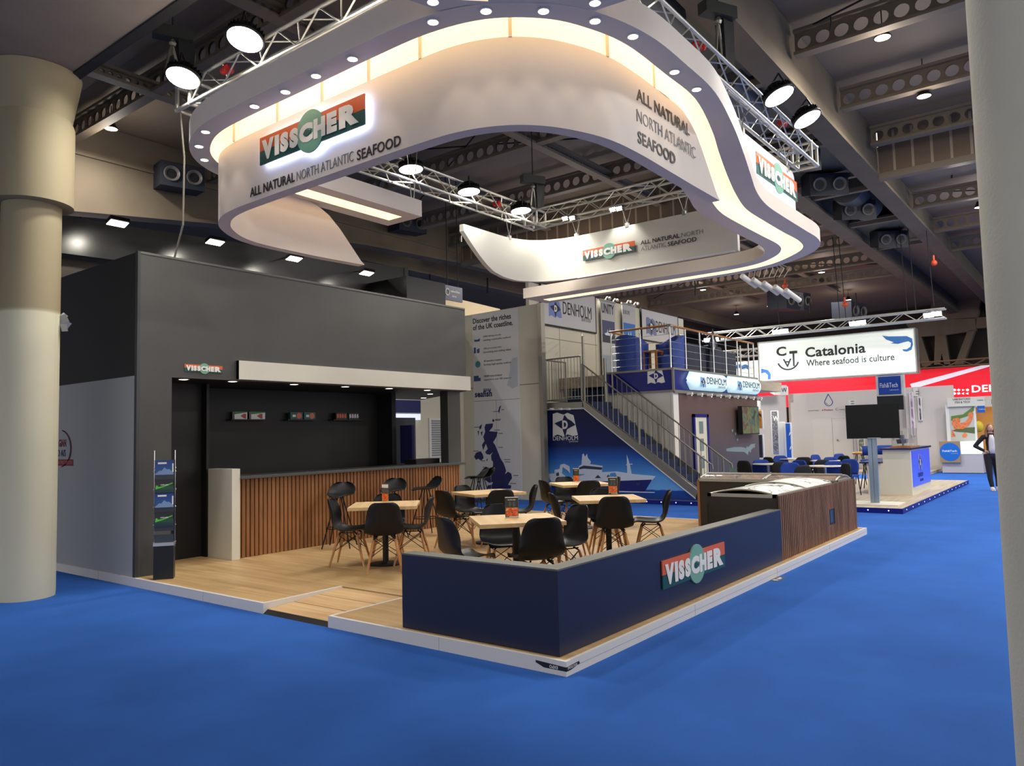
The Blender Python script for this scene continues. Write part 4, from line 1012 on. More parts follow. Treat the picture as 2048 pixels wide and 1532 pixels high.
def make_table(c, ang, s, label):
    t = thing('cafe_table', label, 'table', (c[0], c[1], HP), ang, 'oak cafe tables')
    def L(mb, nm, m, sm=None):
        R = Matrix.Translation((c[0], c[1], HP)) @ Matrix.Rotation(ang, 4, 'Z'); mb.v = [R @ p for p in mb.v]; return mb.build(nm, m, t, sm)
    bevel(L(B((-s/2, -s/2, .705), (s/2, s/2, .745)), 'tabletop', M_oaktop), .003)
    L(MB().cyl((0, 0, .015), (0, 0, .70), .037, .037, 16), 'pole', M_blackm, 30)
    L(MB().lathe([(.215, 0), (.215, .008), (.20, .014), (.05, .018), (.045, .03), (.04, .03)], 32), 'base', M_blackm, 30)
    L(MB().box((-.2, -.03, .69), (.2, .03, .705)).box((-.03, -.2, .69), (.03, .2, .705)), 'top_bracket', M_blackm)
    return t
TB = {'1': ((2.22, 4.19), 42, .83, 'oak cafe table nearest the slatted bar, in front of the stools'), '2': ((4.32, 4.24), 66, .83, 'oak cafe table at the right end of the slatted bar'),
      '3': ((1.61, 1.65), 48, .83, 'oak cafe table at the front, with the large fish menu'), '4': ((4.10, 2.07), 40, .83, 'oak cafe table at the right, nearest the freezers'),
      '5': ((6.43, 3.98), 50, .85, 'farthest oak cafe table, in front of the ship mural')}
for k, (c, a, s, lab) in TB.items(): make_table(c, math.radians(a), s, lab)
CH = [('1', (1.80, 4.77), 'left of the table nearest the bar, seen from the side'), ('1', (1.67, 3.62), 'in front of the table nearest the bar, back to the camera'), ('1', (2.60, 3.73), 'right of the table nearest the bar, facing left'), ('1', (2.76, 4.71), 'behind the table nearest the bar, facing the camera'),
      ('2', (3.42, 4.38), 'left of the table by the bar end, against the slats'), ('2', (4.36, 4.72), 'behind the table by the bar end, facing the camera'), ('2', (3.83, 3.58), 'in front of the table by the bar end, behind the large menu'), ('2', (4.82, 3.70), 'right of the table by the bar end, before the white wall'),
      ('3', (.80, 1.93), 'left of the front table, cut by the low wall'), ('3', (2.11, 2.29), 'behind the front table, under its top'), ('3', (1.17, .97), 'nearest the low wall corner, back to the camera'), ('3', (2.37, 1.34), 'right of the front table, turned left'),
      ('4', (3.41, 1.56), 'in front of the table nearest the freezers, back to the camera'), ('4', (4.50, 1.37), 'right of the table nearest the freezers, before the blue carpet'), ('4', (3.58, 2.62), 'left of the table nearest the freezers, mostly hidden'), ('4', (4.60, 2.45), 'behind the table nearest the freezers, half hidden by its menu'),
      ('5', (5.80, 4.35), 'left of the farthest table, beside the white panel edge'), ('5', (6.75, 4.55), 'behind the farthest table, against the ship mural'), ('5', (5.95, 3.48), 'in front of the farthest table, back to the camera'), ('5', (6.98, 3.55), 'right of the farthest table, against the ship hull')]
for k, top, lab in CH:
    c = V((*TB[k][0], 0)); p = V((*top, 0)); f = (c-p).normalized(); ctr = p+f*.27
    if (ctr-c).length < .34: ctr = c-f*.34
    put_chair(ctr, f, 'black shell chair '+lab)
# menu holders
M_foodA = pick('fried_fish_photo', [(120, 20, 10), (232, 120, 40), (210, 60, 30), (222, 180, 110), (160, 40, 24)], 24, .3)
M_menu = mat('dark_menu_card', (52, 54, 52), .3)
def menu(p, face, label, h=.205, w=.125, style=0):
    p = V(p); f = V((face[0], face[1], 0)).normalized(); R = Z_.cross(f)
    t = thing('menu_holder', label, 'menu', tuple(p), group='table menus')
    MB().obox(p+Z_*(h/2+.003), (R, f, Z_), (w/2+.003, .003, h/2+.003)).build('acrylic_sleeve', M_glass, t)
    MB().obox(p+Z_*.0025, (R, f, Z_), (w/2+.003, .03, .0025)).build('foot', M_glass, t)
    O = p-R*(w/2)+f*.0035+Z_*.008
    if style == 0:
        shape(MB(), O, R, Z_, [(0, 0), (w, 0), (w, h-.01), (0, h-.01)], .001).build('menu_card', M_menu, t)
        shape(MB(), O, R, Z_, [(.006, .008), (w-.004, .008), (w-.004, h*.45), (.006, h*.45)], .001, .001).build('food_photo', M_foodA, t)
        text('WHITE FISH', O+R*(w*.2)+Z_*(h*.80)+f*.001, R, Z_, M_letter, t, w=w*.6, h=.012, bold=.02, thick=.0008)
        mb = MB(); lob = random.Random(3)
        for cx in (.29, .58):
            for j in range(7): a = lob.uniform(.12, .24); shape(mb, O, R, Z_, [(w*cx, h*(.72-j*.035)), (w*(cx+a), h*(.72-j*.035)), (w*(cx+a), h*(.735-j*.035)), (w*cx, h*(.735-j*.035))], .0008, .001)
        mb.build('menu_lines', M_inkgrey, t)
        mb = MB(); shape(mb, O, R, Z_, [(0, h-.014), (w, h-.014), (w, h-.006), (0, h-.006)], .001, .001); shape(mb, O, R, Z_, [(w*.3, 0), (w, 0), (w, .006), (w*.3, .006)], .001, .001); mb.build('white_edge', M_letter, t)
    elif style == 1:
        shape(MB(), O, R, Z_, [(0, h*.02), (w, h*.02), (w, h*.42), (0, h*.42)], .001).build('food_photo', M_foodA, t)
        shape(MB(), O, R, Z_, [(0, h*.75), (w, h*.75), (w, h*.93), (0, h*.93)], .001).build('title_strip', M_letter, t)
tc = (CAM.x, CAM.y)
def toward(p): return (tc[0]-p[0], tc[1]-p[1])
p = (1.64, 1.72, HP+.745); menu(p, toward(p), 'dark fish menu with fried fish picture on the front table', .205, .132, 0)
p = (2.42, 4.40, HP+.745); menu(p, (-1, -.1), 'clear menu holder on the table nearest the bar', .235, .105, 1)
p = (4.47, 4.30, HP+.745); f_ = toward(p); menu(p, (f_[1], -f_[0]), 'menu holder seen edge-on as a thin white line on the table by the bar end', .22, .12, 0)
p = (4.55, 2.25, HP+.745); menu(p, (-1, -.15), 'narrow-looking dark menu on the table nearest the freezers', .23, .13, 0)
p = (6.62, 4.18, HP+.745); menu(p, (-1, .0), 'small dark menu on the farthest table before the ship mural', .23, .12, 0)
# bar stools
def make_stool():
    t = thing('bar_stool', '-', 'stool', (0, 0, 0), group='black bar stools')
    prof = [(.24, .735, .06), (.21, .742, .14), (.14, .748, .27), (.04, .742, .36), (-.06, .742, .40), (-.14, .765, .42), (-.20, .815, .42), (-.245, .875, .38), (-.27, .915, .28), (-.278, .93, .14)]
    rows = []
    for x, z, w in prof:
        rows.append([V((x+abs(-1+j/4)**2*.05*(1 if x < -.1 else 0), (-1+j/4)*w/2, z+abs(-1+j/4)**2*.03*(1 if -.1 < x < .2 else 0))) for j in range(9)])
    s = MB().grid(rows).build('seat_shell', M_blackp, t, 80)
    m = s.modifiers.new('thickness', 'SOLIDIFY'); m.thickness = .014; m.offset = -1
    m = s.modifiers.new('smooth', 'SUBSURF'); m.levels = 1; m.render_levels = 2
    LG = []
    for a in (0.25*PI, .75*PI, 1.25*PI, 1.75*PI):
        d = V((math.cos(a), math.sin(a), 0)); p0 = d*.05+Z_*.735; p1 = d*.29; LG.append((p0, p1))
        MB().cyl(p1, p0, .009, .010, 8).build('leg', M_blackm, t, 40)
    q = [a.lerp(b, .62) for a, b in LG]
    MB().tube([V((.195*math.cos(2*PI*k/20+.25*PI), .195*math.sin(2*PI*k/20+.25*PI), q[0].z)) for k in range(21)], .007, 6).build('foot_ring', M_blackm, t)
    return t
st0 = make_stool()
spots = [((2.92, 5.92), 215, 'first black bar stool from the left, turned toward the white plinth'), ((3.93, 5.90), 205, 'middle black bar stool in front of the slats, half behind a chair'), ((4.50, 5.70), 160, 'third black bar stool from the left, seen from the side'),
         ((7.30, 7.02), 150, 'black bar stool at the far bar end against the white wall, farther one'), ((7.28, 6.85), 150, 'black bar stool at the far bar end against the white wall, nearer one')]
for k, ((x, y), a, lab) in enumerate(spots):
    if k == 0: st0.location = (x, y, HP); st0.rotation_euler = (0, 0, math.radians(a)); st0['label'] = lab
    else: dup(st0, (x, y, HP), math.radians(a), lab)
# ================================================================== BEHIND THE STAND: black fascia with floodlights
BY = 10.0
t = thing('black_fascia', 'glossy black upper fascia of the booth behind the cabin', 'fascia', (4, BY, 3))
M_gloss = mat('gloss_black', (26, 26, 27), .32)
MB().prism([(.6, BY, 5.35), (8.44, BY, 5.74), (8.44, BY, 5.0), (.6, BY, 4.75)], (0, .08, 0)).build('fascia_panel', M_gloss, t)
B((7.2, BY-1.2, 4.4), (8.44, BY, 5.2)).build('side_block', M_gloss, t)
B((8.3, BY-.01, 4.3), (8.44, BY+.6, 5.76)).build('end_post', M_gloss, t)
B((.6, BY+.3, 4.0), (8.3, BY+.38, 4.75)).build('lower_band', mat('brown_band', (58, 46, 40), .5), t)
for k, (px, py) in enumerate([(236, 446), (431, 484), (589, 517), (734, 546)]):
    p = at_y(px, py, BY-.75); t = thing('arm_floodlight', f'{ORD[k]} arm-mounted floodlight from the left above the black cabin', 'lamp', tuple(p), group='arm floodlights over the black fascia')
    MB().obox(p+Z_*.03, (X_, V((0, 1, -.3)), V((0, .3, 1))), (.15, .09, .03)).build('head', M_blackm, t)
    MB().obox(p+V((0, .012, -.006)), (X_, V((0, 1, -.3)), V((0, .3, 1))), (.14, .08, .006)).build('lens', M_lamp, t)
    MB().cyl(p+Z_*.05, (p.x+.35, BY, p.z+.2), .012, .012, 6).build('arm', M_alu, t)
    spot('arm_floodlight_beam', p+V((0, .02, -.04)), (p.x, BY+.2, p.z-.6), 60, 1.7, (1, .93, .8), .6, .08, t)
# ================================================================== WHITE MAP WALL
UX = 11.5
t = thing('map_wall', 'tall white information wall with a navy country map', 'wall', (UX, 9.7, 0))
M_cream = mat('cream_panel', (214, 208, 188), .55)
MB().prism([(UX, 8.36, 0), (UX, 11.2, 0), (UX, 11.2, 5.02), (UX, 8.36, 5.06)], (.1, 0, 0)).build('panel', M_cream, t)
B((UX-.006, 9.03, .05), (UX, 10.62, 5.03)).build('graphic_sheet', mat('white_graphic', (220, 220, 220), .5), t)
jo = MB(); jo.box((UX-.0075, 8.37, 2.98), (UX-.001, 9.03, 2.995)).box((UX-.0075, 10.62, 2.98), (UX-.001, 11.2, 2.995)).box((UX-.0085, 9.03, 2.62), (UX-.006, 10.62, 2.63)).box((UX-.0085, 9.83, .05), (UX-.006, 9.835, 2.62)); jo.build('panel_joint', M_inkgrey, t)
B((UX-.05, 8.26, 0), (UX+.12, 8.37, 5.06)).build('steel_end_post', M_steel, t)
TX = UX-.0065; R_ = V((0, -1, 0))
def utext(body, x0, y0, x1, hpx, m, bold=0, nm='lettering', par=None, X=TX):
    p = at_x(x0, y0, X); q = at_x(x1, y0, X); s = (q-CAM).dot(fw)/F_PX
    return text(body, (X, p.y, p.z), R_, Z_, m, par or t, w=abs(p.y-q.y), h=hpx*s, bold=bold, thick=.004, name=nm)
utext('Discover the riches', 946, 648, 1022, 11, M_inkblack, .02)
utext('of the UK coastline.', 946, 661, 1026, 11, M_inkblack, .02)
for (y, a, b, x0) in [(676, '4,800 fishing vessels', 'catching sustainable seafood', 966), (700, '340 processing sites', 'innovating and adding value', 967), (725, '460 aquaculture companies', 'farming high-quality seafood', 967.5), (755, '440,000 tonnes of seafood', 'exported to over 100 countries', 968)]:
    utext(a, x0, y, x0+36, 4.6, M_inkgrey); utext(b, x0, y+7.5, x0+55, 5, M_inkgrey, .005)
utext('seafish', 950, 795, 984, 13, M_inknavy, .03)
mb = MB()
for k in range(4):
    for j in range(2):
        p = at_x(967+k*4, 783-j*3, TX); shape(mb, p, R_, Z_, [(0, 0), (.05, .01), (.05, .035), (0, .025)], .004)
mb.build('wave_dots', M_inknavy, t)
icons = [mat('icon_blue', (44, 84, 128), .5), mat('icon_teal', (60, 140, 150), .5)]
for k, (y, sh) in enumerate([(684, [(0, .06), (.12, .05), (.22, .08), (.20, .0), (.03, .0)]), (707, [(0, 0), (0, .16), (.07, .16), (.07, 0), (.11, 0), (.11, .1), (.2, .13), (.2, 0)]), (733, disc_pts(.14, .05, .09, 14)+[]), (763, [(0, 0), (.24, 0), (.24, .09), (.17, .09), (.17, .15), (0, .15)])]):
    p = at_x(948, y, TX); shape(MB(), p, R_, Z_, sh, .004).build('icon', icons[1] if k == 2 else icons[0], t)
p = at_x(1018, 770, TX); shape(MB(), p, R_, Z_, [(-.06, .0), (.0, .18), (.02, .3), (.06, .42), (.04, .55), (.14, .7), (.30, .72), (.30, -.05), (.1, -.1)], .003).build('pale_island', mat('pale_grey_print', (188, 196, 204), .5), t)
# map outline traced as coast points of the print
def mp(pts, m=M_inknavy):
    P = [at_x(900+x/3.83, 600+y/3.83, TX) for x, y in pts]; return MB().prism(P, (-.004, 0, 0))
gb = [(275, 950), (330, 945), (325, 975), (300, 1005), (365, 1010), (355, 1050), (330, 1090), (345, 1110), (370, 1170), (385, 1210), (410, 1250), (425, 1290), (430, 1310), (420, 1335), (445, 1315), (470, 1330), (475, 1365), (455, 1395), (445, 1415), (470, 1420), (465, 1445), (280, 1445), (290, 1420), (320, 1415), (330, 1395), (300, 1400), (280, 1385), (265, 1375), (270, 1360), (300, 1350), (310, 1330), (285, 1305), (285, 1285), (320, 1290), (330, 1270), (330, 1240), (318, 1225), (315, 1190), (330, 1165), (305, 1185), (280, 1180), (270, 1165), (290, 1140), (275, 1100), (255, 1150), (245, 1110), (265, 1080), (255, 1050), (270, 1010), (265, 975)]
b = mp(gb); 
for isl in ([(185, 1200), (200, 1170), (235, 1158), (250, 1180), (258, 1210), (240, 1230), (215, 1215), (200, 1225)], [(225, 970), (245, 950), (240, 980), (228, 995)], [(212, 1005), (222, 1000), (218, 1040)], [(235, 1015), (250, 1005), (245, 1040)], [(370, 850), (378, 820), (392, 805), (382, 840), (378, 868)], [(322, 925), (332, 910), (342, 925), (332, 935)], [(278, 1225), (290, 1212), (284, 1235)]):
    b.v += mp(isl).v if False else []
    q = mp(isl); n0 = len(b.v); b.v += q.v; b.f += [tuple(i+n0 for i in f) for f in q.f]
b.build('country_map', M_inknavy, t)
mb = MB()
for (x, y, w) in [(395, 843, 14), (345, 918, 32), (345, 925, 30), (330, 858, 30), (340, 1000, 32), (372, 1025, 24), (370, 1132, 26), (415, 1225, 34), (420, 1243, 30), (485, 1347, 28), (460, 1408, 34), (186, 978, 30), (180, 1160, 30), (250, 1283, 28), (240, 1235, 22)]:
    p = at_x(900+x/3.83, 600+y/3.83, TX); shape(mb, p, R_, Z_, [(0, 0), (w*.006, 0), (w*.006, .02), (0, .02)], .004)
mb.build('place_names', M_inkgrey, t)
# low cream walls of the same booth rising behind
t = thing('curved_booth_wall', 'beige curved booth wall showing above the cabin and the map wall', 'wall', (11, 12, 0))
pts = [at_y(815, 604, 13.0), at_y(862, 602, 13.0), at_y(885, 599, 13.0), at_y(900, 594, 13.0), at_y(1000, 618, 13.0)]
MB().prism(pts+[V((pts[-1].x, 13, 1)), V((pts[0].x, 13, 1))], (0, .1, 0)).build('panel', mat('beige_wall', (186, 168, 136), .6), t)
t = thing('booth_side_wall', 'cream booth wall with a shuttered window seen through the bar gap', 'wall', (9.5, 10.9, 0))
B((6.5, 11.0, 0), (11.5, 11.1, 4.6)).build('panel', M_cream, t)
p0, p1 = at_y(857, 836, 10.98), at_y(875, 915, 10.98)
B((p0.x, 10.95, p1.z), (p1.x+.2, 11.0, p0.z)).build('window_frame', M_white, t)
bl = MB(); z = p1.z+.05
while z < p0.z-.05: bl.box((p0.x+.08, 10.93, z), (p1.x+.2, 10.955, z+.035)); z += .06
bl.build('shutter_slats', mat('grey_slats', (140, 146, 148), .5), t)
p0, p1 = at_y(822, 832, 10.97), at_y(839, 840, 10.97)
B((p0.x-.6, 10.93, p1.z), (p1.x, 10.97, p0.z+.05)).build('lit_panel', mat('lit_white', (235, 240, 255), .5, emit=(225, 235, 255), estr=.7), t)
B((p0.x-.6, 10.92, p0.z+.08), (p1.x, 10.97, p0.z+.4)).build('dark_band', M_inknavy, t)
# hanging blue hall sign
p = at_y(883, 594, 11.5); q = at_y(925, 594, 11.5)
t = thing('hall_sign', 'small navy sign hanging under the roof above the map wall', 'sign', tuple(p))
w_ = q.x-p.x
M_navysign = mat('navy_sign', (28, 30, 74), .5)
B((p.x, 11.5, p.z-.05), (q.x, 11.55, p.z+w_*.42)).build('board', M_navysign, t)
rg = MB(); rg.tube([V((p.x+w_*.27+w_*.09*math.cos(a), 11.495, p.z+w_*.2+w_*.1*math.sin(a))) for a in [2*PI*k/20 for k in range(21)]], w_*.018, 6); rg.build('ring_mark', M_letter, t)
text('Seafood Expo', (p.x+w_*.42, 11.499, p.z+w_*.20), X_, Z_, M_letter, t, w=w_*.45, h=w_*.085)
text('Global', (p.x+w_*.5, 11.499, p.z+w_*.07), X_, Z_, M_letter, t, w=w_*.2, h=w_*.05)
MB().cyl((p.x+w_*.3, 11.52, p.z+w_*.42), (p.x+w_*.3, 11.52, 9.3), .012, .012, 5).cyl((p.x+w_*.8, 11.52, p.z+w_*.42), (p.x+w_*.8, 11.52, 9.3), .012, .012, 5).build('wires', M_cable, t)

# ================================================================== TWO-STOREY BLUE STAND
t = thing('stand_platform', 'neighbouring stand platform with blue edge and small blue lights', 'platform', (16, 4, 0))
M_laminate = wood_mat('grey_oak_laminate', (186, 172, 150), (160, 146, 124), 'X', .5, 5)
PX0, PX1, PY0, PY1 = 11.68, 20.6, .1, 8.26
B((PX0+.02, PY0+.02, 0), (PX1, PY1, .1)).build('laminate_deck', M_laminate, t)
M_bluetrim = mat('blue_edge_trim', (16, 24, 120), .4)
eb = MB(); eb.box((PX0, PY0, 0), (PX0+.02, PY1, .1)).box((PX0+.02, PY0, 0), (PX1, PY0+.02, .1)).box((PX1, PY0, 0), (PX1+.02, PY1, .1)); eb.build('edge_trim', M_bluetrim, t)
for k in range(22):
    y = .35+k*.37
    if y < PY1-.1: MB().cyl((PX0-.003, y, .055), (PX0, y, .055), .012, .012, 8).build('edge_light', M_ledblue, t)
for k in range(14):
    x = PX0+.35+k*.62; MB().cyl((x, PY0-.003, .055), (x, PY0, .055), .012, .012, 8).build('edge_light', M_ledblue, t)
MX = 11.76
t = thing('ship_mural', 'blue mural of a trawler on the sea under the staircase', 'mural', (MX, 6.5, .1))
def zat(p): return p
TOPL, TOPR, BOTR = at_x(1092, 821, MX), at_x(1168, 818, MX), at_x(1391, 996, MX)
M_mural = ramp_mat('sea_sky_print', 'Z', [(.0, (14, 56, 130)), (.24, (20, 74, 160)), (.25, (112, 176, 232)), (.55, (86, 160, 226)), (1.0, (30, 92, 182)), (1.3, (14, 30, 90)), (2.4, (12, 16, 60))], .5, .04, 4)
MB().prism([V((MX, 8.45, .1)), V((MX, BOTR.y-.02, .1)), V((MX, BOTR.y, BOTR.z)), V((MX, TOPR.y, TOPR.z)), V((MX, TOPL.y, TOPL.z))], (.02, 0, 0)).build('print', M_mural, t)
SXX = MX-.002
def sh(pts, m, nm, off=0, par=None, sc=6.384, ox=1080, oy=790, X=None):
    X = X or SXX
    P = [at_x(ox+x/sc, oy+y/sc, X-off) for x, y in pts]; return MB().prism(P, (-.003, 0, 0)).build(nm, m, par or t)
M_shipw = mat('ship_white', (214, 224, 236), .5); M_shipb = mat('ship_hull_blue', (24, 30, 110), .5); M_shipd = mat('ship_dark', (50, 60, 84), .5)
sh([(80, 1010), (190, 1000), (400, 1060), (560, 1020), (620, 980), (760, 960), (800, 985), (980, 975), (1200, 1010), (1480, 1035), (1430, 1090), (1000, 1110), (160, 1120)], M_shipw, 'deck')
sh([(130, 1110), (900, 1100), (1430, 1080), (1340, 1230), (300, 1225), (150, 1180)], M_shipb, 'hull', .003)
sh([(490, 1010), (495, 910), (560, 870), (800, 905), (790, 985), (640, 1010)], M_shipw, 'wheelhouse', .003)
sh([(500, 950), (500, 925), (560, 900), (795, 925), (790, 955), (560, 940)], M_shipd, 'windows', .006)
sh([(530, 890), (540, 760), (556, 745), (575, 790), (600, 750), (610, 800), (650, 850), (640, 880)], M_shipw, 'mast', .003)
sh([(1115, 1010), (1108, 760), (1150, 900), (1172, 1010)], M_shipw, 'bow_mast', .003)
sh([(1100, 885), (1180, 875), (1180, 888), (1100, 897)], M_shipw, 'crosstree', .006)
sh([(190, 1050), (185, 955), (250, 945), (260, 890), (310, 878), (375, 910), (385, 1000), (350, 960), (290, 920), (280, 1000), (330, 1040)], M_shipw, 'stern_crane', .003)
sh([(205, 1000), (240, 985), (245, 1030), (210, 1035)], M_shipd, 'crane_shadow', .006)
sh([(700, 1060), (740, 1020), (780, 1060)], M_shipd, 'deck_gear', .006); sh([(850, 1050), (870, 1015), (900, 1055)], M_shipd, 'deck_gear', .006)
sh([(880, 1045), (900, 1000), (960, 990), (980, 1030), (950, 1045)], mat('sky_gap', (86, 150, 214), .5), 'deck_gap', .006)
sh([(1010, 1225), (1465, 1240), (1465, 1250), (1010, 1240)], M_shipw, 'bow_wave', .006)
sh([(1230, 1125), (1275, 1120), (1272, 1150), (1232, 1152)], M_shipd, 'hull_hatch', .006)
def emblem(par, pts_fn, flag, dia, dl, flagm, diam, lm):
    flag_o = pts_fn([(0, 0), (.02, .95), (.2, 1), (.45, .9), (.62, .97), (.85, .86), (1, .04), (.8, .0), (.6, .08), (.45, -.02), (.2, .08)]); flag_o.build('flag', flagm, par)
    pts_fn([(.08, .55), (.28, .63), (.42, .68), (.5, .9), (.62, .72), (.78, .62), (.92, .46), (.72, .36), (.58, .28), (.5, -.05), (.40, .3), (.24, .42)], .004).build('diamond', diam, par)
    bn = MB(); return bn
def emblem_at(par, O, R, s, flagm, diam, lm, N=None, vs=.8):
    """billowing flag with a diamond and the letter D"""
    def fn(pts, off=0): return shape(MB(), O, V(R)*s, Z_*(s*vs), pts, .004, .001+off)
    emblem(par, fn, None, None, None, flagm, diam, lm)
    N = V(R).cross(Z_)
    text('D', V(O)+V(R)*(s*.40)+Z_*(s*.30*vs)+N*.009, R, Z_, lm, par, w=s*.22, h=s*.36*vs, bold=.05, thick=.003)
p = at_x(1106, 873, MX); s_ = .80*abs(at_x(1156, 873, MX).y-p.y)/.80
emblem_at(t, (SXX-.001, p.y, p.z), (0, -1, 0), s_, M_letter, mat('emblem_navy', (20, 26, 70), .5), M_letter)
def xtext(body, x0, y0, x1, hpx, m, par, X, bold=0):
    p = at_x(x0, y0, X); q = at_x(x1, y0, X); s = (q-CAM).dot(fw)/F_PX
    return text(body, (X, p.y, p.z), (0, -1, 0), Z_, m, par, w=abs(p.y-q.y), h=hpx*s, bold=bold, thick=.004)
def ytext(body, x0, y0, x1, hpx, m, par, Y, bold=0, thick=.004):
    p = at_y(x0, y0, Y); q = at_y(x1, y0, Y); s = ((p+q)/2-CAM).dot(fw)/F_PX
    return text(body, (p.x, Y, p.z), X_, Z_, m, par, w=abs(p.x-q.x), h=hpx*s, bold=bold, thick=thick)
xtext('DENHOLM', 1106, 881, 1156, 8.5, M_letter, t, SXX-.001); xtext('SEAFOODS', 1138, 884.5, 1156, 2.6, M_silver, t, SXX-.001)
# white band above the mural with tiny spots
t = thing('mural_header', 'white header board with clip spots above the ship mural', 'board', (MX, 8, 2.3))
a, b_ = at_x(1092, 810, MX), at_x(1162, 806, MX)
MB().prism([V((MX, 8.45, TOPL.z)), V((MX, TOPR.y, TOPR.z)), V((MX, b_.y, b_.z)), V((MX, 8.45, a.z))], (.02, 0, 0)).build('board', M_white, t)
for px in (1104, 1121, 1137): 
    p = at_x(px, 818, MX-.06); MB().obox(p, (X_, Y_, Z_), (.05, .035, .025)).build('clip_spot', M_white, t)
# ------------------------------------------------ staircase
t = thing('staircase', 'carpeted navy staircase rising to the upper deck', 'stairs', (12.3, 6, .1))
S_ = [at_x(1165, 799, MX), at_x(1395.6, 980, MX)]; L_ = [at_x(1169, 816, MX), at_x(1391.5, 995, MX)]
LZ = 2.47; y_top = S_[0].y; SW0, SW1 = MX+.03, 12.78
M_stair = mat('navy_stair_carpet', (34, 44, 74), .95, noise=.1, nscale=8)
NST = 13; yb = S_[1].y; rise = (LZ-.1)/NST; run = (y_top-yb)/NST
mb = MB()
for k in range(NST): mb.box((SW0, yb+run*k, max(.1, .1+rise*(k-.6))), (SW1, yb+run*(k+1)+.02, .1+rise*(k+1)))
mb.build('treads', M_stair, t)
mb = MB()
for X in (MX-.03, SW1):
    mb.prism([V((X, L_[1].y, L_[1].z)), V((X, S_[1].y, S_[1].z)), V((X, S_[0].y, S_[0].z)), V((X, L_[0].y, L_[0].z))], (.05, 0, 0))
mb.build('stringers', M_steel, t)
mb = MB(); mb.prism([V((MX-.035, L_[1].y, L_[1].z-.03)), V((MX-.035, L_[1].y, L_[1].z)), V((MX-.035, L_[0].y, L_[0].z)), V((MX-.035, L_[0].y, L_[0].z-.03))], (.02, 0, 0)); mb.build('white_edge', M_white, t)
B((MX-.02, y_top, LZ-.14), (SW1, 8.5, LZ)).build('landing', M_steel, t)
B((MX, y_top, LZ), (SW1, 8.5, LZ+.01)).build('landing_carpet', M_stair, t)
M_baluster = M_steel
def balustrade(par, a0, a1, b0, b1, n, r=.008, R=.02, posts=()):
    """rail from b0 to b1 above foot line a0-a1 with n balusters"""
    a0, a1, b0, b1 = map(V, (a0, a1, b0, b1))
    mb = MB()
    for k in range(n+1):
        u = k/n; mb.cyl(a0.lerp(a1, u), b0.lerp(b1, u), r, r, 6)
    mb.build('balusters', M_baluster, par)
    MB().cyl(b0, b1, R, R, 8).build('rail', M_baluster, par, 50); MB().cyl(a0, a1, R*.6, R*.6, 6).build('bottom_rail', M_baluster, par, 50)
    for u in posts:
        MB().cyl(a0.lerp(a1, u)-Z_*.05, b0.lerp(b1, u), .024, .024, 8).build('post', M_baluster, par, 50)
f0, f1 = at_x(1164, 728, MX), at_x(1420, 927, MX)
balustrade(t, S_[0]+Z_*.02, V((MX, f1.y, max(.15, S_[1].z+.02+(f1.y-S_[1].y)*(S_[0].z-S_[1].z)/(S_[0].y-S_[1].y)))), f0, f1, 23, posts=(.02, .47, .93))
g0, g1 = at_x(1224, 746, SW1), at_x(1459, 925, SW1)
gA = V((SW1, g0.y, g0.z-.95)); gB = V((SW1, g1.y, max(.12, g1.z-.95)))
balustrade(t, gA, gB, g0, g1, 22, posts=(.0, .45, .95))
for q in (f1, g1): MB().tube([q, q+V((0, -.05, -.03)), q+V((0, -.06, -.12))], .02, 8).build('rail_end', M_baluster, t, 50)
h0, h1 = at_x(1091, 720, MX), at_x(1161, 712, MX)
balustrade(t, (MX, h0.y, LZ+.08), (MX, h1.y, LZ+.08), h0, h1, 11, posts=(0, 1))
balustrade(t, (MX, 8.42, LZ+.08), (12.78, 8.42, LZ+.08), (MX, 8.42, h0.z), (12.78, 8.42, h0.z), 9, posts=(1,))
MB().cyl((12.0, 7.36, LZ), (12.0, 7.36, at_x(1166, 672, 12.0).z), .035, .035, 10).build('tall_post', M_baluster, t, 50)
MB().cyl((12.7, 7.15, LZ-.4), (12.7, 7.15, at_x(1205, 717, 12.7).z), .04, .04, 10).build('tall_post', M_baluster, t, 50)
a_, b2 = at_x(1165, 688, 12.0), at_x(1138, 726, 12.3)
balustrade(t, (12.02, 7.38, LZ+.35), (13.3, 8.2, LZ+.9), (12.02, 7.38, a_.z), (13.3, 8.2, a_.z+.5), 8)
mb = MB()
for k in range(4): mb.box((12.8+k*.26, 7.3, LZ+.02), (13.1+k*.26, 8.42, LZ+.185*(k+1)))
mb.build('upper_steps', M_stair, t)
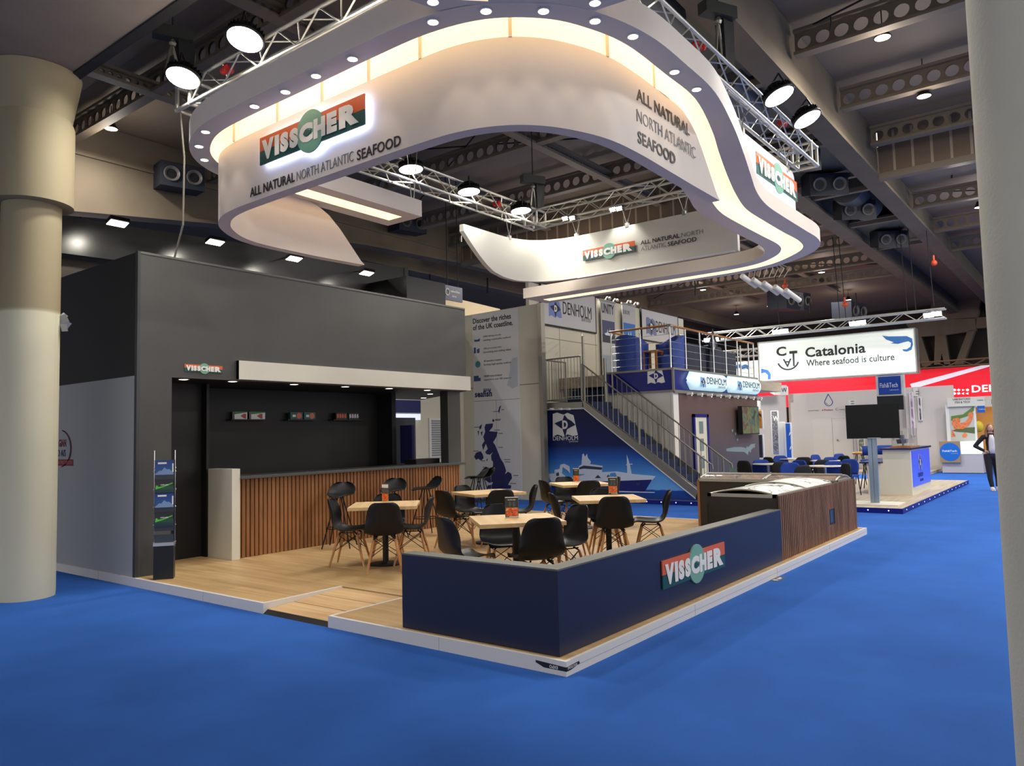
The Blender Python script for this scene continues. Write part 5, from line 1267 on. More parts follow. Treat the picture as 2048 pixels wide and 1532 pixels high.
# ------------------------------------------------ building of the blue stand
BX, BYF = 12.87, 5.33
DZ = 3.2
t = thing('stand_building', 'two-storey blue, white and plum stand building', 'building', (16, 7, .1))
M_plum = ramp_mat('plum_wall', 'Z', [(0, (58, 66, 92)), (1.0, (70, 68, 86)), (1.9, (92, 76, 76)), (2.6, (96, 72, 66))], .45, .5, 2)
M_plum2 = M_plum
B((BX, BYF+.05, .1), (BX+.06, 8.8, 2.68)).build('white_wall', M_white2, t)
B((BX-.01, BYF, .1), (BX+.28, BYF+.06, 2.68)).build('white_corner', M_white, t)
B((BX+.28, BYF, .1), (18.62, BYF+.06, 2.62)).build('plum_wall', M_plum, t)
M_band = mat('royal_blue_band', (14, 18, 118), .3)
B((BX-.02, BYF-.02, 2.70), (BX+.05, 7.2, DZ)).build('blue_band', M_band, t)
fr = MB(); fr.box((BX-.04, BYF-.04, 2.66), (BX+.06, 7.2, 2.70)).box((BX-.04, BYF-.04, DZ), (BX+.06, 7.2, DZ+.05)).box((BX-.05, BYF-.05, 2.66), (BX, BYF, DZ+.05)).box((BX, BYF-.05, 2.62), (18.66, BYF+.04, 2.70)).box((BX, BYF-.05, DZ), (18.66, BYF+.04, DZ+.05)); fr.build('steel_frame', M_steel, t)
B((BX, BYF-.02, 2.70), (18.64, BYF+.04, DZ)).build('blue_band', M_band, t)
B((BX+.05, BYF+.05, 2.9), (21.1, 9, DZ)).build('deck', M_laminate, t)
d_ = thing('panelled_door', 'pale door with three small panes in a blue frame on the plum wall', 'door', (14.5, BYF-.02, .1))
p0, p1 = at_y(1385, 828, BYF-.02), at_y(1415, 828, BYF-.02)
fb = MB(); fb.box((p0.x, BYF-.05, .1), (p0.x+.10, BYF-.001, p0.z)).box((p1.x-.10, BYF-.05, .1), (p1.x, BYF-.001, p0.z)).box((p0.x, BYF-.05, p0.z-.08), (p1.x, BYF-.001, p0.z)); fb.build('blue_frame', M_band, d_)
B((p0.x+.1, BYF-.03, .1), (p1.x-.1, BYF-.002, p0.z-.08)).build('leaf', M_white2, d_)
for z in (.7, 1.15, 1.6): B((p0.x+.35, BYF-.036, z), (p0.x+.6, BYF-.029, z+.32)).build('pane', mat('grey_pane', (120, 140, 140), .2), d_)
# fish picture on plum wall
t = thing('wall_graphic', 'faint large fish picture printed on the plum wall', 'print', (17, BYF-.005, .8))
M_fishg = mat('silver_fish_print', (120, 138, 150), .5); M_fishd = mat('dark_green_print', (58, 92, 78), .5)
def ysh(pts, m, nm, off=0):
    P = [at_y(1460+x/7.858, 760+y/7.858, BYF-.004-off) for x, y in pts]; return MB().prism(P, (0, -.003, 0)).build(nm, m, t)
ysh([(-60, 1080), (60, 1055), (170, 1050), (260, 1075), (330, 1010), (400, 1000), (350, 1080), (290, 1130), (280, 1180), (220, 1130), (100, 1130), (-60, 1120)], M_fishg, 'fish')
for x, y in ((20, 790), (70, 840), (100, 930), (250, 1060), (300, 1110), (360, 1040)): ysh([(x, y), (x+22, y-22), (x+32, y+10), (x+12, y+36)], M_fishg, 'bubble', .003)
ysh([(0, 1400), (30, 1300), (60, 1420), (90, 1380), (110, 1480), (0, 1490)], M_fishd, 'weed')
# wall screen
p0, p1 = at_y(1478, 811, BYF-.25), at_y(1520, 870, BYF-.25)
t = thing('wall_screen', 'flat screen with a murky underwater picture on the plum wall', 'screen', (17.8, BYF-.2, 1.6))
P0 = at_y(1482, 812, BYF-.2); P1 = at_y(1518, 868, BYF-.2)
B((P0.x, BYF-.22, P1.z), (P1.x, BYF-.10, P0.z)).build('casing', M_black, t)
B((P0.x+.02, BYF-.226, P1.z+.03), (P1.x-.02, BYF-.219, P0.z-.02)).build('picture', pick('underwater_picture', [(30, 40, 44), (60, 84, 76), (96, 110, 70), (90, 60, 50), (40, 60, 70)], 2.4, .3, .15), t)
B((P0.x+.4, BYF-.10, P1.z+.3), (P0.x+.7, BYF, P0.z-.3)).build('bracket', M_black, t)
# rounded illuminated sign bars
M_lit = mat('lit_sign_body', (226, 244, 250), .4, emit=(176, 218, 232), estr=.62)
for k, (x0, x1, lab) in enumerate([(1372, 1448, 'rounded illuminated sign bar on the blue stand, nearer one'), (1449, 1514, 'rounded illuminated sign bar on the blue stand, farther one')]):
    YS = BYF-.05
    a, b = at_y(x0, 760, YS).x, at_y(x1, 765, YS).x
    t = thing('light_bar', lab, 'sign', ((a+b)/2, YS, 2.72), group='rounded light bars')
    N = 14; rows = []
    for i in range(13):
        u = i/12; e = .16; xx = a+(b-a)*u
        sc = min(1, ((min(u, 1-u)*(b-a))/.20+.02))**.5
        rows.append([V((xx, YS-.19*sc*math.cos(-PI/2+PI*j/N), 2.96+.235*math.sin(-PI/2+PI*j/N)*sc)) for j in range(N+1)])
    MB().grid(rows).build('lit_cover', M_lit, t, 80)
    cx = a+(b-a)*.26
    emblem_at(t, (cx-.20, YS-.193, 2.79), (1, 0, 0), .34, mat('pale_blue_print', (130, 180, 226), .5), mat('emblem_navy2', (24, 30, 72), .5), M_letter)
    text('DENHOLM', (cx+.22, YS-.192, 2.89), X_, Z_, M_inkblack, t, w=(b-a)*.52, h=.18)
    text('SEAFOODS', (cx+.22+(b-a)*.30, YS-.186, 2.80), X_, Z_, M_inkgrey, t, w=(b-a)*.2, h=.06)
mb = MB()
for k in range(9):
    x = BX+.7+k*.62; p = V((x, BYF-.12, 2.62)); tt = thing('clip_spot', f'{ORD[k]} small clip spot from the corner under the rounded light bars', 'lamp', tuple(p), group='clip spots under the light bars')
    MB().obox(p, (X_, Y_, Z_), (.04, .07, .03)).build('housing', M_white, tt); MB().cyl(p+V((0, -.02, -.03)), p+V((0, -.03, -.07)), .03, .04, 10).build('head', M_alu, tt)
t = thing('emblem_sign', 'white flag emblem on the royal blue band above the staircase', 'sign', (BX-.03, 6, 2.75))
p = at_x(1295, 768, BX-.03); emblem_at(t, (BX-.022, p.y, p.z), (0, -1, 0), abs(at_x(1330, 768, BX-.03).y-p.y), M_letter, M_band, M_letter)
# deck railing with wooden handrail
t = thing('deck_railing', 'steel and cable railing with wooden handrail on the upper deck', 'railing', (14, 6, DZ))
RZ = 4.29
for (x, y) in [(BX+.02, 7.05), (BX+.02, 6.2), (BX+.02, BYF+.04)]+[(BX+.9+k*.88, BYF+.04) for k in range(7)]+[(18.6, BYF+.04), (18.6, BYF+.45)]:
    MB().cyl((x, y, DZ), (x, y, RZ), .022, .022, 10).build('post', M_chrome, t, 50)
mb = MB(); mb.cyl((BX+.02, 7.1, RZ+.02), (BX+.02, BYF+.04, RZ+.02), .028, .028, 10).cyl((BX+.02, BYF+.04, RZ+.02), (18.62, BYF+.04, RZ+.02), .028, .028, 10).cyl((BX+.02, 7.08, RZ+.02), (BX+.9, 7.08, RZ+.0), .026, .026, 10); mb.build('handrail', M_rail, t, 50)
mb = MB()
for k in range(5):
    z = DZ+.17+k*.18; mb.cyl((BX+.02, 7.05, z), (BX+.02, BYF+.04, z), .005, .005, 5).cyl((BX+.02, BYF+.04, z), (18.6, BYF+.04, z), .005, .005, 5)
mb.build('cables', M_alu, t)
B((BX-.01, BYF-.0, RZ-.01), (BX+.16, BYF+.1, RZ+.05)).build('corner_cap', M_steel, t)
# deck furniture
M_bluelea = mat('blue_leather', (34, 62, 140), .45); M_darklea = mat('dark_navy_leather', (30, 34, 56), .5)
def tub_chair(c, rz, label, m, w=.8, h=.85, nm='tub_chair', cat='armchair', group='blue tub chairs on the deck'):
    t = thing(nm, label, cat, c, rz, group)
    Rm = Matrix.Translation(c) @ Matrix.Rotation(rz, 4, 'Z')
    def L(mb, n_, mm, sm=None): mb.v = [Rm @ p for p in mb.v]; return mb.build(n_, mm, t, sm)
    outer, inner = [], []
    for k in range(17):
        a = PI*.62+PI*.76*2*k/16 if False else -PI*.60+PI*1.2*k/16+PI
        hh = h*(.78+.22*max(0, math.cos(a-PI)))
        outer.append((w/2*math.cos(a), w/2*math.sin(a), hh)); inner.append(((w/2-.1)*math.cos(a), (w/2-.1)*math.sin(a), hh))
    mb = MB(); mb.grid([[V((x, y, .05)) for x, y, _ in outer], [V((x*1.04, y*1.04, z_)) for x, y, z_ in outer], [V((x, y, z_)) for x, y, z_ in inner], [V((x, y, .3)) for x, y, z_ in inner]])
    for q in (0, 16): mb.add([V((outer[q][0], outer[q][1], .05)), V((outer[q][0]*1.04, outer[q][1]*1.04, outer[q][2])), V(inner[q]), V((inner[q][0], inner[q][1], .3))], [(0, 1, 2, 3)])
    L(mb, 'backrest', m, 60)
    L(MB().lathe([(w/2-.12, .05), (w/2-.1, .3), (w/2-.1, .4), (w/2-.16, .44), (.001, .45)], 24), 'seat_cushion', m, 50)
    for x, y in ((.22, .22), (.22, -.22), (-.22, .22), (-.22, -.22)): L(B((x-.02, y-.02, 0), (x+.02, y+.02, .06)), 'foot', M_black)
    return t
p = at_x(1262, 748, 13.25); tub_chair((13.35, p.y, DZ), 0, 'blue tub chair behind the deck railing, left one', M_bluelea, .85, 1.0)
p = at_x(1342, 745, 13.5); tub_chair((13.6, p.y+.1, DZ), 2.6, 'blue tub chair behind the corner of the deck railing', M_bluelea, .8, .98)
c = at_x(1307, 742, 13.4); t = thing('side_table', 'small open oak side table between the blue tub chairs', 'table', (13.4, c.y, DZ))
tb = MB(); B((13.2, c.y-.2, DZ+.53), (13.6, c.y+.2, DZ+.57)).build('top', M_rail, t)
for dx, dy in ((-.18, -.18), (-.18, .18), (.18, -.18), (.18, .18)): B((13.4+dx-.025, c.y+dy-.025, DZ), (13.4+dx+.025, c.y+dy+.025, DZ+.53)).build('leg', M_rail, t)
def sofa(x0, x1, y0, y1, h, label):
    t = thing('sofa', label, 'sofa', ((x0+x1)/2, (y0+y1)/2, DZ), group='dark sofas on the deck')
    bevel(B((x0, y0, DZ+.05), (x1, y0+.22, DZ+h)).build('backrest', M_darklea, t), .05, 3); bevel(B((x0, y0+.22, DZ+.05), (x1, y1, DZ+.42)).build('seat', M_darklea, t), .04, 3)
    for xx in (x0, x1-.18): bevel(B((xx, y0+.2, DZ+.05), (xx+.18, y1, DZ+.6)).build('armrest', M_darklea, t), .04, 3)
sofa(14.2, 15.6, 5.6, 6.4, .83, 'dark navy sofa back behind the deck railing, nearer one'); sofa(15.7, 16.6, 5.55, 6.4, .86, 'dark navy armchair back behind the middle deck posts'); sofa(16.7, 17.8, 5.6, 6.5, .78, 'dark navy sofa back behind the deck railing, farthest one')
t = thing('hanging_pennant', 'dark diamond pennant with a letter hanging over the deck railing', 'pennant', (16.1, BYF+.1, 3.6))
p = at_y(1426, 690, BYF+.1); s_ = .22
shape(MB(), p-X_*.28-Z_*.40, X_, Z_, [(.0, .42), (.28, .85), (.56, .42), (.40, .22), (.28, -.02), (.16, .22)], .02).build('cloth', mat('dark_pennant', (30, 28, 44), .6), t)
text('D', p+V((-.09, -.022, -.14)), X_, Z_, M_silver, t, w=.18, h=.3, bold=.03)
# rear wall with signs
WY = 8.75
t = thing('rear_sign_wall', 'white panelled rear wall carrying signs above the deck', 'wall', (16, WY, 0))
tl, tr = at_y(1083, 590, WY), at_y(1365, 633, WY)
x0w, x1w = 11.62, tr.x+.05
MB().prism([(x0w, WY, .1), (x1w, WY, .1), (x1w, WY, 5.70), (x0w, WY, 5.70)], (0, .1, 0)).build('panels', M_cream, t)
jm = MB(); za, zb = at_y(1090, 676, WY).z, at_y(1193, 690, WY).z
jm.box((x0w, WY-.004, (za+zb)/2-.008), (15, WY, (za+zb)/2+.008))
for x in (13.0, 14.9, 15.9, 16.9): jm.box((x, WY-.004, 2.5), (x+.012, WY, 5.6))
jm.build('panel_joint', M_inkgrey, t)
def framed_sign(x0, ytop0, x1, ytop1, ybot0, ybot1, label, dots):
    Y = WY-.06; a, b = at_y(x0, ybot0, Y), at_y(x1, ybot1, Y); c, d = at_y(x0, ytop0, Y), at_y(x1, ytop1, Y)
    z0, z1 = (a.z+b.z)/2, (c.z+d.z)/2
    t = thing('framed_sign', label, 'sign', ((a.x+b.x)/2, Y, z0), group='grey framed signs on the rear wall')
    B((a.x, Y, z0), (b.x, WY-.001, z1)).build('board', mat('grey_sign_face', (198, 196, 198), .45), t)
    f = MB(); f.box((a.x-.03, Y-.01, z0-.04), (b.x+.03, Y+.05, z0)).box((b.x, Y-.01, z0), (b.x+.03, Y+.05, z1)).box((a.x-.03, Y-.01, z0), (a.x, Y+.05, z1)).box((a.x-.03, Y-.01, z1), (b.x+.03, Y+.05, z1+.04)); f.build('black_frame', M_black, t)
    return t, Y-.002, a.x, b.x, z0, z1
t, Y, a, b, z0, z1 = framed_sign(1084, 560, 1192, 601, 646, 665, 'grey framed sign with flag emblem on the rear wall, left one', 0)
w_ = b-a
emblem_at(t, (at_y(1098, 630, Y).x, Y, at_y(1098, 632, Y).z), (1, 0, 0), .62, mat('streaky_blue_print', (120, 136, 200), .5), mat('emblem_grey_navy', (34, 36, 56), .5), M_letter)
p = at_y(1126, 628, Y); q = at_y(1183, 635, Y); text('DENHOLM', (p.x, Y, p.z), X_, Z_, M_inkblack, t, w=q.x-p.x, h=.36); p = at_y(1163, 641, Y); text('SEAFOODS', (p.x, Y, p.z-.02), X_, Z_, M_inkgrey, t, w=.5, h=.12)
t, Y, a, b, z0, z1 = framed_sign(1285, 618, 1357, 635, 681, 688, 'grey framed sign with flag emblem on the rear wall, right one behind the handrail', 0)
emblem_at(t, (at_y(1293, 668, Y).x, Y, at_y(1293, 668, Y).z), (1, 0, 0), .72, mat('streaky_blue_print2', (110, 120, 160), .5), mat('emblem_grey_navy2', (44, 46, 60), .5), M_letter)
p = at_y(1312, 661, Y); q = at_y(1351, 668, Y); text('DENHOLM', (p.x, Y, p.z-.05), X_, Z_, M_inkblack, t, w=q.x-p.x, h=.38)
def banner(x0, x1, yt, yb, head, label, pic):
    Y = WY-.1; a, b = at_y(x0, yt, Y), at_y(x1, yt, Y); z1 = a.z; z0 = at_y(x0, yb, Y).z
    t = thing('roll_up_banner', label, 'banner', ((a.x+b.x)/2, Y, z0), group='vertical banners on the rear wall')
    B((a.x, Y, z0), (b.x, Y+.02, z1)).build('sheet', mat('banner_grey', (186, 184, 186), .5), t)
    B((a.x-.03, Y-.02, z1), (b.x+.03, Y+.03, z1+.06)).build('top_bar', M_alu, t)
    for xx in (a.x+(b.x-a.x)*.35, a.x+(b.x-a.x)*.9): MB().tube([(xx, Y, z1+.06), (xx, Y-.06, z1+.14), (xx+.08, Y-.1, z1+.1)], .02, 6).ball((xx+.08, Y-.1, z1+.1), .05, 8).build('arm_lamp', M_white, t)
    w = b.x-a.x; H = z1-z0
    text(head, (a.x+w*.06, Y, z1-(.36 if len(head) < 6 else .30)), X_, Z_, M_inkblack if len(head) < 6 else M_inkgrey, t, w=w*(.86 if len(head) < 6 else .5), h=.30 if len(head) < 6 else .13, bold=.02)
    m = mat('photo_sky', pic[0], .5)
    B((a.x+w*.06, Y-.004, z1-H*.52), (b.x-w*.06, Y-.001, z1-H*.24)).build('photo', m, t)
    B((a.x+w*.06, Y-.006, z1-H*.52), (b.x-w*.06, Y-.0035, z1-H*.42)).build('photo_sea', mat('photo_sea', pic[1], .5), t)
    shape(MB(), (a.x+w*.2, Y-.006, z1-H*.44), X_*w*.6, Z_*H*.12, [(0, .3), (.1, .1), (.9, .1), (1, .4), (.7, .35), (.62, .9), (.58, .4), (.4, .4), (.36, .8), (.3, .4)], .003).build('photo_ship', M_shipw, t)
    B((a.x+w*.06, Y-.004, z0+H*.02), (b.x-w*.06, Y-.001, z0+H*.32)).build('lower_photo', mat('photo_low', pic[2], .5), t)
    return t
banner(1201, 1229, 601, 760, 'UNITY', 'vertical banner with ship photo on the rear wall, left one', ((70, 74, 110), (44, 46, 60), (150, 160, 172)))
banner(1244, 1270, 608, 760, 'EUROPE', 'vertical banner with bluer ship photo on the rear wall, right one', ((40, 110, 190), (26, 40, 110), (120, 170, 190)))
# ------------------------------------------------ seating area
def make_office():
    t = thing('office_chair', '-', 'chair', (0, 0, 0), group='upholstered chairs of the blue stand')
    M_ = M_bluefab
    rows = []
    for i in range(7):
        v = i/6; z = .47+.36*v; w = .46*(1-.35*max(0, v-.75)/.25)*(.9+.1*min(1, v*4)); 
        rows.append([V((-.21-.05*v-.03*(1-(u/3)**2), u/3*w/2, z)) for u in range(-3, 4)])
    b = MB().grid(rows).build('backrest', M_, t, 80); m = b.modifiers.new('thickness', 'SOLIDIFY'); m.thickness = .045; m = b.modifiers.new('smooth', 'SUBSURF'); m.levels = 1; m.render_levels = 1
    s = B((-.2, -.23, .43), (.23, .23, .48)).build('seat', M_, t); bevel(s, .02, 3)
    for sx in (1, -1):
        for sy in (1, -1): MB().cyl((sx*.21, sy*.24, 0), (sx*.15, sy*.21, .44), .011, .011, 7).build('leg', M_blackm, t, 50)
    MB().tube([(-.15, .2, .43), (-.23, .18, .5), (-.27, .18, .62)], .01, 6).tube([(-.15, -.2, .43), (-.23, -.18, .5), (-.27, -.18, .62)], .01, 6).build('back_support', M_blackm, t)
    return t
oc_blue = make_office()
oc_black = make_office()
M_blkfab = mat('black_upholstery', (26, 26, 28), .75)
for ch in [q for q in C.objects if q.parent == oc_black]:
    if ch.name.split('.')[0] in ('backrest', 'seat'): ch.data.materials.clear(); ch.data.materials.append(M_blkfab)
PZ1 = .1
OC = [('k', 1487, 921, -20, 'leftmost black chair, seen sideways by the plum wall'), ('b', 1521, 919, 215, 'blue chair behind the front-left round table'), ('k', 1562, 923, 40, 'black chair with its back to the freezers, left one'), ('b', 1580, 925, 200, 'blue chair seen narrow between the two front tables'), ('k', 1606, 930, 60, 'black chair with its back to the freezers, middle one'),
      ('b', 1667, 922, 200, 'blue chair behind the front-right round table'), ('k', 1692, 926, 130, 'rightmost black chair, nearest the screen pole'), ('b', 1560, 911, 220, 'blue chair behind the rear-left round table'), ('k', 1536, 914, 330, 'black chair left of the rear-left round table'), ('b', 1598, 920, 160, 'small-looking blue chair right of the rear-left round table'),
      ('k', 1607, 914, 20, 'black chair left of the rear-right round table'), ('b', 1630, 909, 250, 'blue chair far behind the middle of the seating area'), ('b', 1660, 914, 230, 'wide-looking blue chair behind the rear-right round table'), ('k', 1645, 919, 50, 'black chair in front of the rear-right round table'), ('b', 1678, 907, 240, 'farthest blue chair before the white wall'), ('k', 1688, 911, 150, 'black chair right of the rear-right round table'), ('b', 1699, 918, 170, 'blue chair seen narrow beside the rightmost black chair')]
first = {'b': True, 'k': True}
for c_, px, py, a, lab in OC:
    p = at_z(px, py, PZ1+.83); src = oc_blue if c_ == 'b' else oc_black; lab = 'upholstered '+lab
    f = V((math.cos(math.radians(a)), math.sin(math.radians(a)), 0)); q = p+f*.24
    if first[c_]: first[c_] = False; src.location = (q.x, q.y, PZ1); src.rotation_euler = (0, 0, math.radians(a)); src['label'] = lab
    else: dup(src, (q.x, q.y, PZ1), math.radians(a), lab)
for k, (px, py, lab) in enumerate([(1536, 927, 'front-left pale round table of the blue stand'), (1650, 931, 'front-right pale round table of the blue stand'), (1569, 916.5, 'rear-left pale round table of the blue stand'), (1650, 920.5, 'rear-right pale round table of the blue stand')]):
    p = at_z(px, py, PZ1+.74); t = thing('round_table', lab, 'table', (p.x, p.y, PZ1), group='round tables of the blue stand')
    MB().lathe([(.36, .715), (.37, .725), (.36, .74), (.001, .74)], 28, (p.x, p.y, PZ1)).build('tabletop', mat('pale_top', (204, 200, 190), .35), t, 40)
    MB().cyl((p.x, p.y, PZ1+.02), (p.x, p.y, PZ1+.715), .03, .03, 12).build('pole', M_chrome, t, 40); MB().lathe([(.24, 0), (.24, .012), (.04, .03)], 24, (p.x, p.y, PZ1)).build('base', M_chrome, t, 40)
# screen on a pole
t = thing('screen_stand', 'large black television on a tall silver floor pole', 'television', (12.45, .85, .1))
sx = 12.5; P0, P1 = at_x(1691, 811, sx), at_x(1800, 876, sx)
B((sx-.03, P1.y, P1.z), (sx+.04, P0.y, P0.z)).build('screen', mat('tv_screen', (9, 10, 12), .25, spec=.25), t)
B((sx-.035, P1.y+.35, P1.z+.005), (sx-.03, P1.y+.60, P1.z+.015)).build('maker_plate', M_silver, t)
pc = at_x(1744, 880, sx+.08); 
for dy in (-.043, .043): B((sx+.04, pc.y+dy-.038, .115), (sx+.12, pc.y+dy+.038, 1.9)).build('pole', mat('silver_blue_pole', (150, 168, 184), .3, metal=.5), t)
B((sx-.35, pc.y-.5, .1), (sx+.45, pc.y+.45, .118)).build('floor_plate', M_white2, t)
# reception counter with lit blue front
t = thing('reception_desk', 'white stepped reception desk with blue back-lit front', 'desk', (16, .8, .1))
b0, b1 = at_z(1828, 990, .1), at_z(1765, 988, .1); 
DX0, DX1, DY0, DY1 = 14.86, 17.2, .50, 1.08
B((DX0, DY0, .1), (DX1, DY1, 1.13)).build('high_body', M_white2, t)
B((DX0, DY1, .1), (DX1, DY1+.35, .82)).build('low_body', M_white2, t)
M_blutop = mat('navy_top', (28, 34, 88), .3)
B((DX0-.06, DY0-.04, 1.13), (DX1+.1, DY1+.04, 1.17)).build('high_top', M_blutop, t); B((DX0-.06, DY1+.04, .82), (DX1, DY1+.5, .855)).build('low_top', M_blutop, t)
B((DX0+.12, DY0-.015, .28), (DX1-.05, DY0, 1.10)).build('lit_front', mat('lit_blue_front', (70, 92, 214), .3, emit=(66, 84, 205), estr=.55), t)
emblem_at(t, (15.6, DY0-.017, .62), (1, 0, 0), .5, mat('lilac_print', (110, 124, 220), .5), M_inknavy, M_letter)
text('DENHOLM', (15.55, DY0-.017, .47), X_, Z_, M_inknavy, t, w=.6, h=.1); text('SEAFOODS', (15.75, DY0-.017, .36), X_, Z_, M_inknavy, t, w=.4, h=.06)
t = thing('display_case', 'clear case with a ship model on the reception desk', 'display case', (15.5, .8, 1.17))
B((15.2, .55, 1.17), (16.3, .98, 1.20)).build('oak_base', M_rail, t); B((15.23, .58, 1.20), (16.25, .95, 1.62)).build('clear_cover', M_glass, t)
MB().prism([(15.4, .76, 1.26), (16.1, .76, 1.26), (16.2, .76, 1.36), (15.3, .76, 1.36)], (0, .1, 0)).prism([(15.55, .78, 1.36), (15.9, .78, 1.36), (15.85, .78, 1.46), (15.6, .78, 1.46)], (0, .06, 0)).cyl((15.7, .8, 1.46), (15.7, .8, 1.56), .008, .008, 6).cyl((15.75, .8, 1.20), (15.75, .8, 1.27), .02, .02, 6).build('ship_model', M_shipd, t)
# tall stools near the desk
def side_stool(px, py, label, m, mleg, X, h=.78, back=True):
    p = at_z(px, py, .1+h); t = thing('bar_stool', label, 'stool', (p.x, p.y, .1), group='tall stools of the blue stand')
    c = V((p.x, p.y, .1))
    MB().lathe([(.001, h-.04), (.17, h-.035), (.2, h), (.17, h+.03), (.001, h+.03)], 20, c).build('seat', m, t, 50)
    if back:
        MB().grid([[c+V((.17+.05*math.cos(a), .19*math.sin(a), h+.12)) for a in [-1.3+2.6*k/8 for k in range(9)]], [c+V((.20+.05*math.cos(a), .19*math.sin(a), h+.36)) for a in [-1.3+2.6*k/8 for k in range(9)]]]).build('backrest', m, t, 60).modifiers.new('thickness', 'SOLIDIFY').thickness = .03
    for a in (.25, .75, 1.25, 1.75): MB().cyl(c+V((.26*math.cos(a*PI), .26*math.sin(a*PI), 0)), c+V((.1*math.cos(a*PI), .1*math.sin(a*PI), h-.03)), .012, .012, 7).build('leg', mleg, t, 50)
    return t
side_stool(1719, 906, 'stool with tan seat beside the television pole', mat('tan_seat', (190, 132, 66), .5), M_blackm, 0, .86, False)
side_stool(1737, 921, 'blue tall stool left of the television pole', M_bluefab, M_blackm, 0, .72)
side_stool(1768, 919, 'blue stool right of the television pole', M_bluefab, M_blackm, 0, .72)
p = at_z(1800, 917, .1+.60)
t = thing('shell_armchair', 'white shell armchair behind the reception desk', 'chair', (p.x, p.y, .1))
c = V((p.x, p.y, .1)); rows = []
for (x, z, w) in [(.24, .44, .48), (.05, .42, .52), (-.12, .44, .54), (-.2, .56, .52), (-.27, .75, .46), (-.30, .86, .38)]: rows.append([c+V((-x+.0, (-1+j/3)*w/2, z+abs(-1+j/3)**2*.08)) for j in range(7)])
s = MB().grid(rows).build('shell', M_white, t, 80); s.modifiers.new('thickness', 'SOLIDIFY').thickness = .015
for a in (.25, .75, 1.25, 1.75): MB().cyl(c+V((.25*math.cos(a*PI), .25*math.sin(a*PI), 0)), c+V((.1*math.cos(a*PI), .1*math.sin(a*PI), .42)), .015, .015, 7).build('leg', M_beech, t, 50)
# ================================================================== FAR STANDS
CX = 24.0
t = thing('overhead_sign', 'large white hanging banner box about seafood culture with blue swirls', 'sign', (CX, 4.5, 3.5))
P = [at_x(1518, 688, CX), at_x(1828, 655, CX), at_x(1832, 742, CX), at_x(1520, 763, CX)]
y0, y1 = (P[1].y+P[2].y)/2, (P[0].y+P[3].y)/2; z0, z1 = (P[2].z+P[3].z)/2, (P[0].z+P[1].z)/2
B((CX, y0, z0), (CX+.5, y1, z1)).build('lit_box', mat('lit_white_box', (222, 228, 218), .5, emit=(222, 230, 216), estr=.45), t)
fr = MB(); fr.box((CX-.03, y0-.02, z0-.05), (CX+.5, y1+.02, z0)).box((CX-.03, y0-.02, z1), (CX+.5, y1+.02, z1+.03)).box((CX-.03, y0-.04, z0-.03), (CX+.5, y0, z1+.03)).box((CX-.03, y1, z0-.03), (CX+.5, y1+.04, z1+.03)); fr.build('frame', M_alu, t)
M_dk = mat('charcoal_print', (44, 48, 52), .5); M_sw = mat('swirl_blue', (66, 124, 190), .5)
R_ = V((0, -1, 0))
def ct(body, x0, yb_, x1, hpx, bold, m=M_dk): return xtext(body, x0, yb_, x1, hpx, m, t, CX-.001, bold)
ct('Catalonia', 1611, 715, 1732, 21, .025); ct('Where seafood is culture', 1613, 733, 1790, 14, .012)
p = at_x(1553, 713, CX); ct('C', 1553, 713, 1573, 19, .03); ct('T', 1580, 722+11, 1596, 31, .02)
s = (p-CAM).dot(fw)/F_PX; q = at_x(1577, 735-18, CX); text('A', (CX-.001, at_x(1583, 717, CX).y, at_x(1583, 717, CX).z), (0, 1, 0), (0, 0, -1), M_dk, t, w=.32, h=.30, bold=.02) 
arc = MB(); c_ = at_x(1576, 718, CX)
for k in range(12):
    a0, a1 = PI+.35+(PI-.7)*k/12, PI+.35+(PI-.7)*(k+1)/12
    shape(arc, (CX-.001, c_.y, c_.z), R_, Z_, [(.42*math.cos(a0), .42*math.sin(a0)), (.42*math.cos(a1), .42*math.sin(a1)), (.36*math.cos(a1), .36*math.sin(a1)), (.36*math.cos(a0), .36*math.sin(a0))], .004)
arc.build('smile_arc', M_dk, t)
def sw(pts, ox=1560, oy=560, sc=4.655):
    return MB().prism([at_x(ox+x/sc, oy+y/sc, CX-.003) for x, y in pts], (-.004, 0, 0))
sw([(950, 518), (1010, 525), (1180, 522), (1230, 545), (1238, 600), (1225, 650), (1180, 668), (1150, 662), (1140, 645), (1180, 645), (1215, 620), (1220, 585), (1195, 570), (1150, 580), (1100, 595), (1030, 590), (1060, 580), (990, 555)]).build('swirl', M_sw, t)
sw([(-175, 870), (-175, 825), (-110, 840), (-85, 880), (-88, 925), (-115, 925), (-112, 885), (-140, 860)], ).build('swirl', M_sw, t)
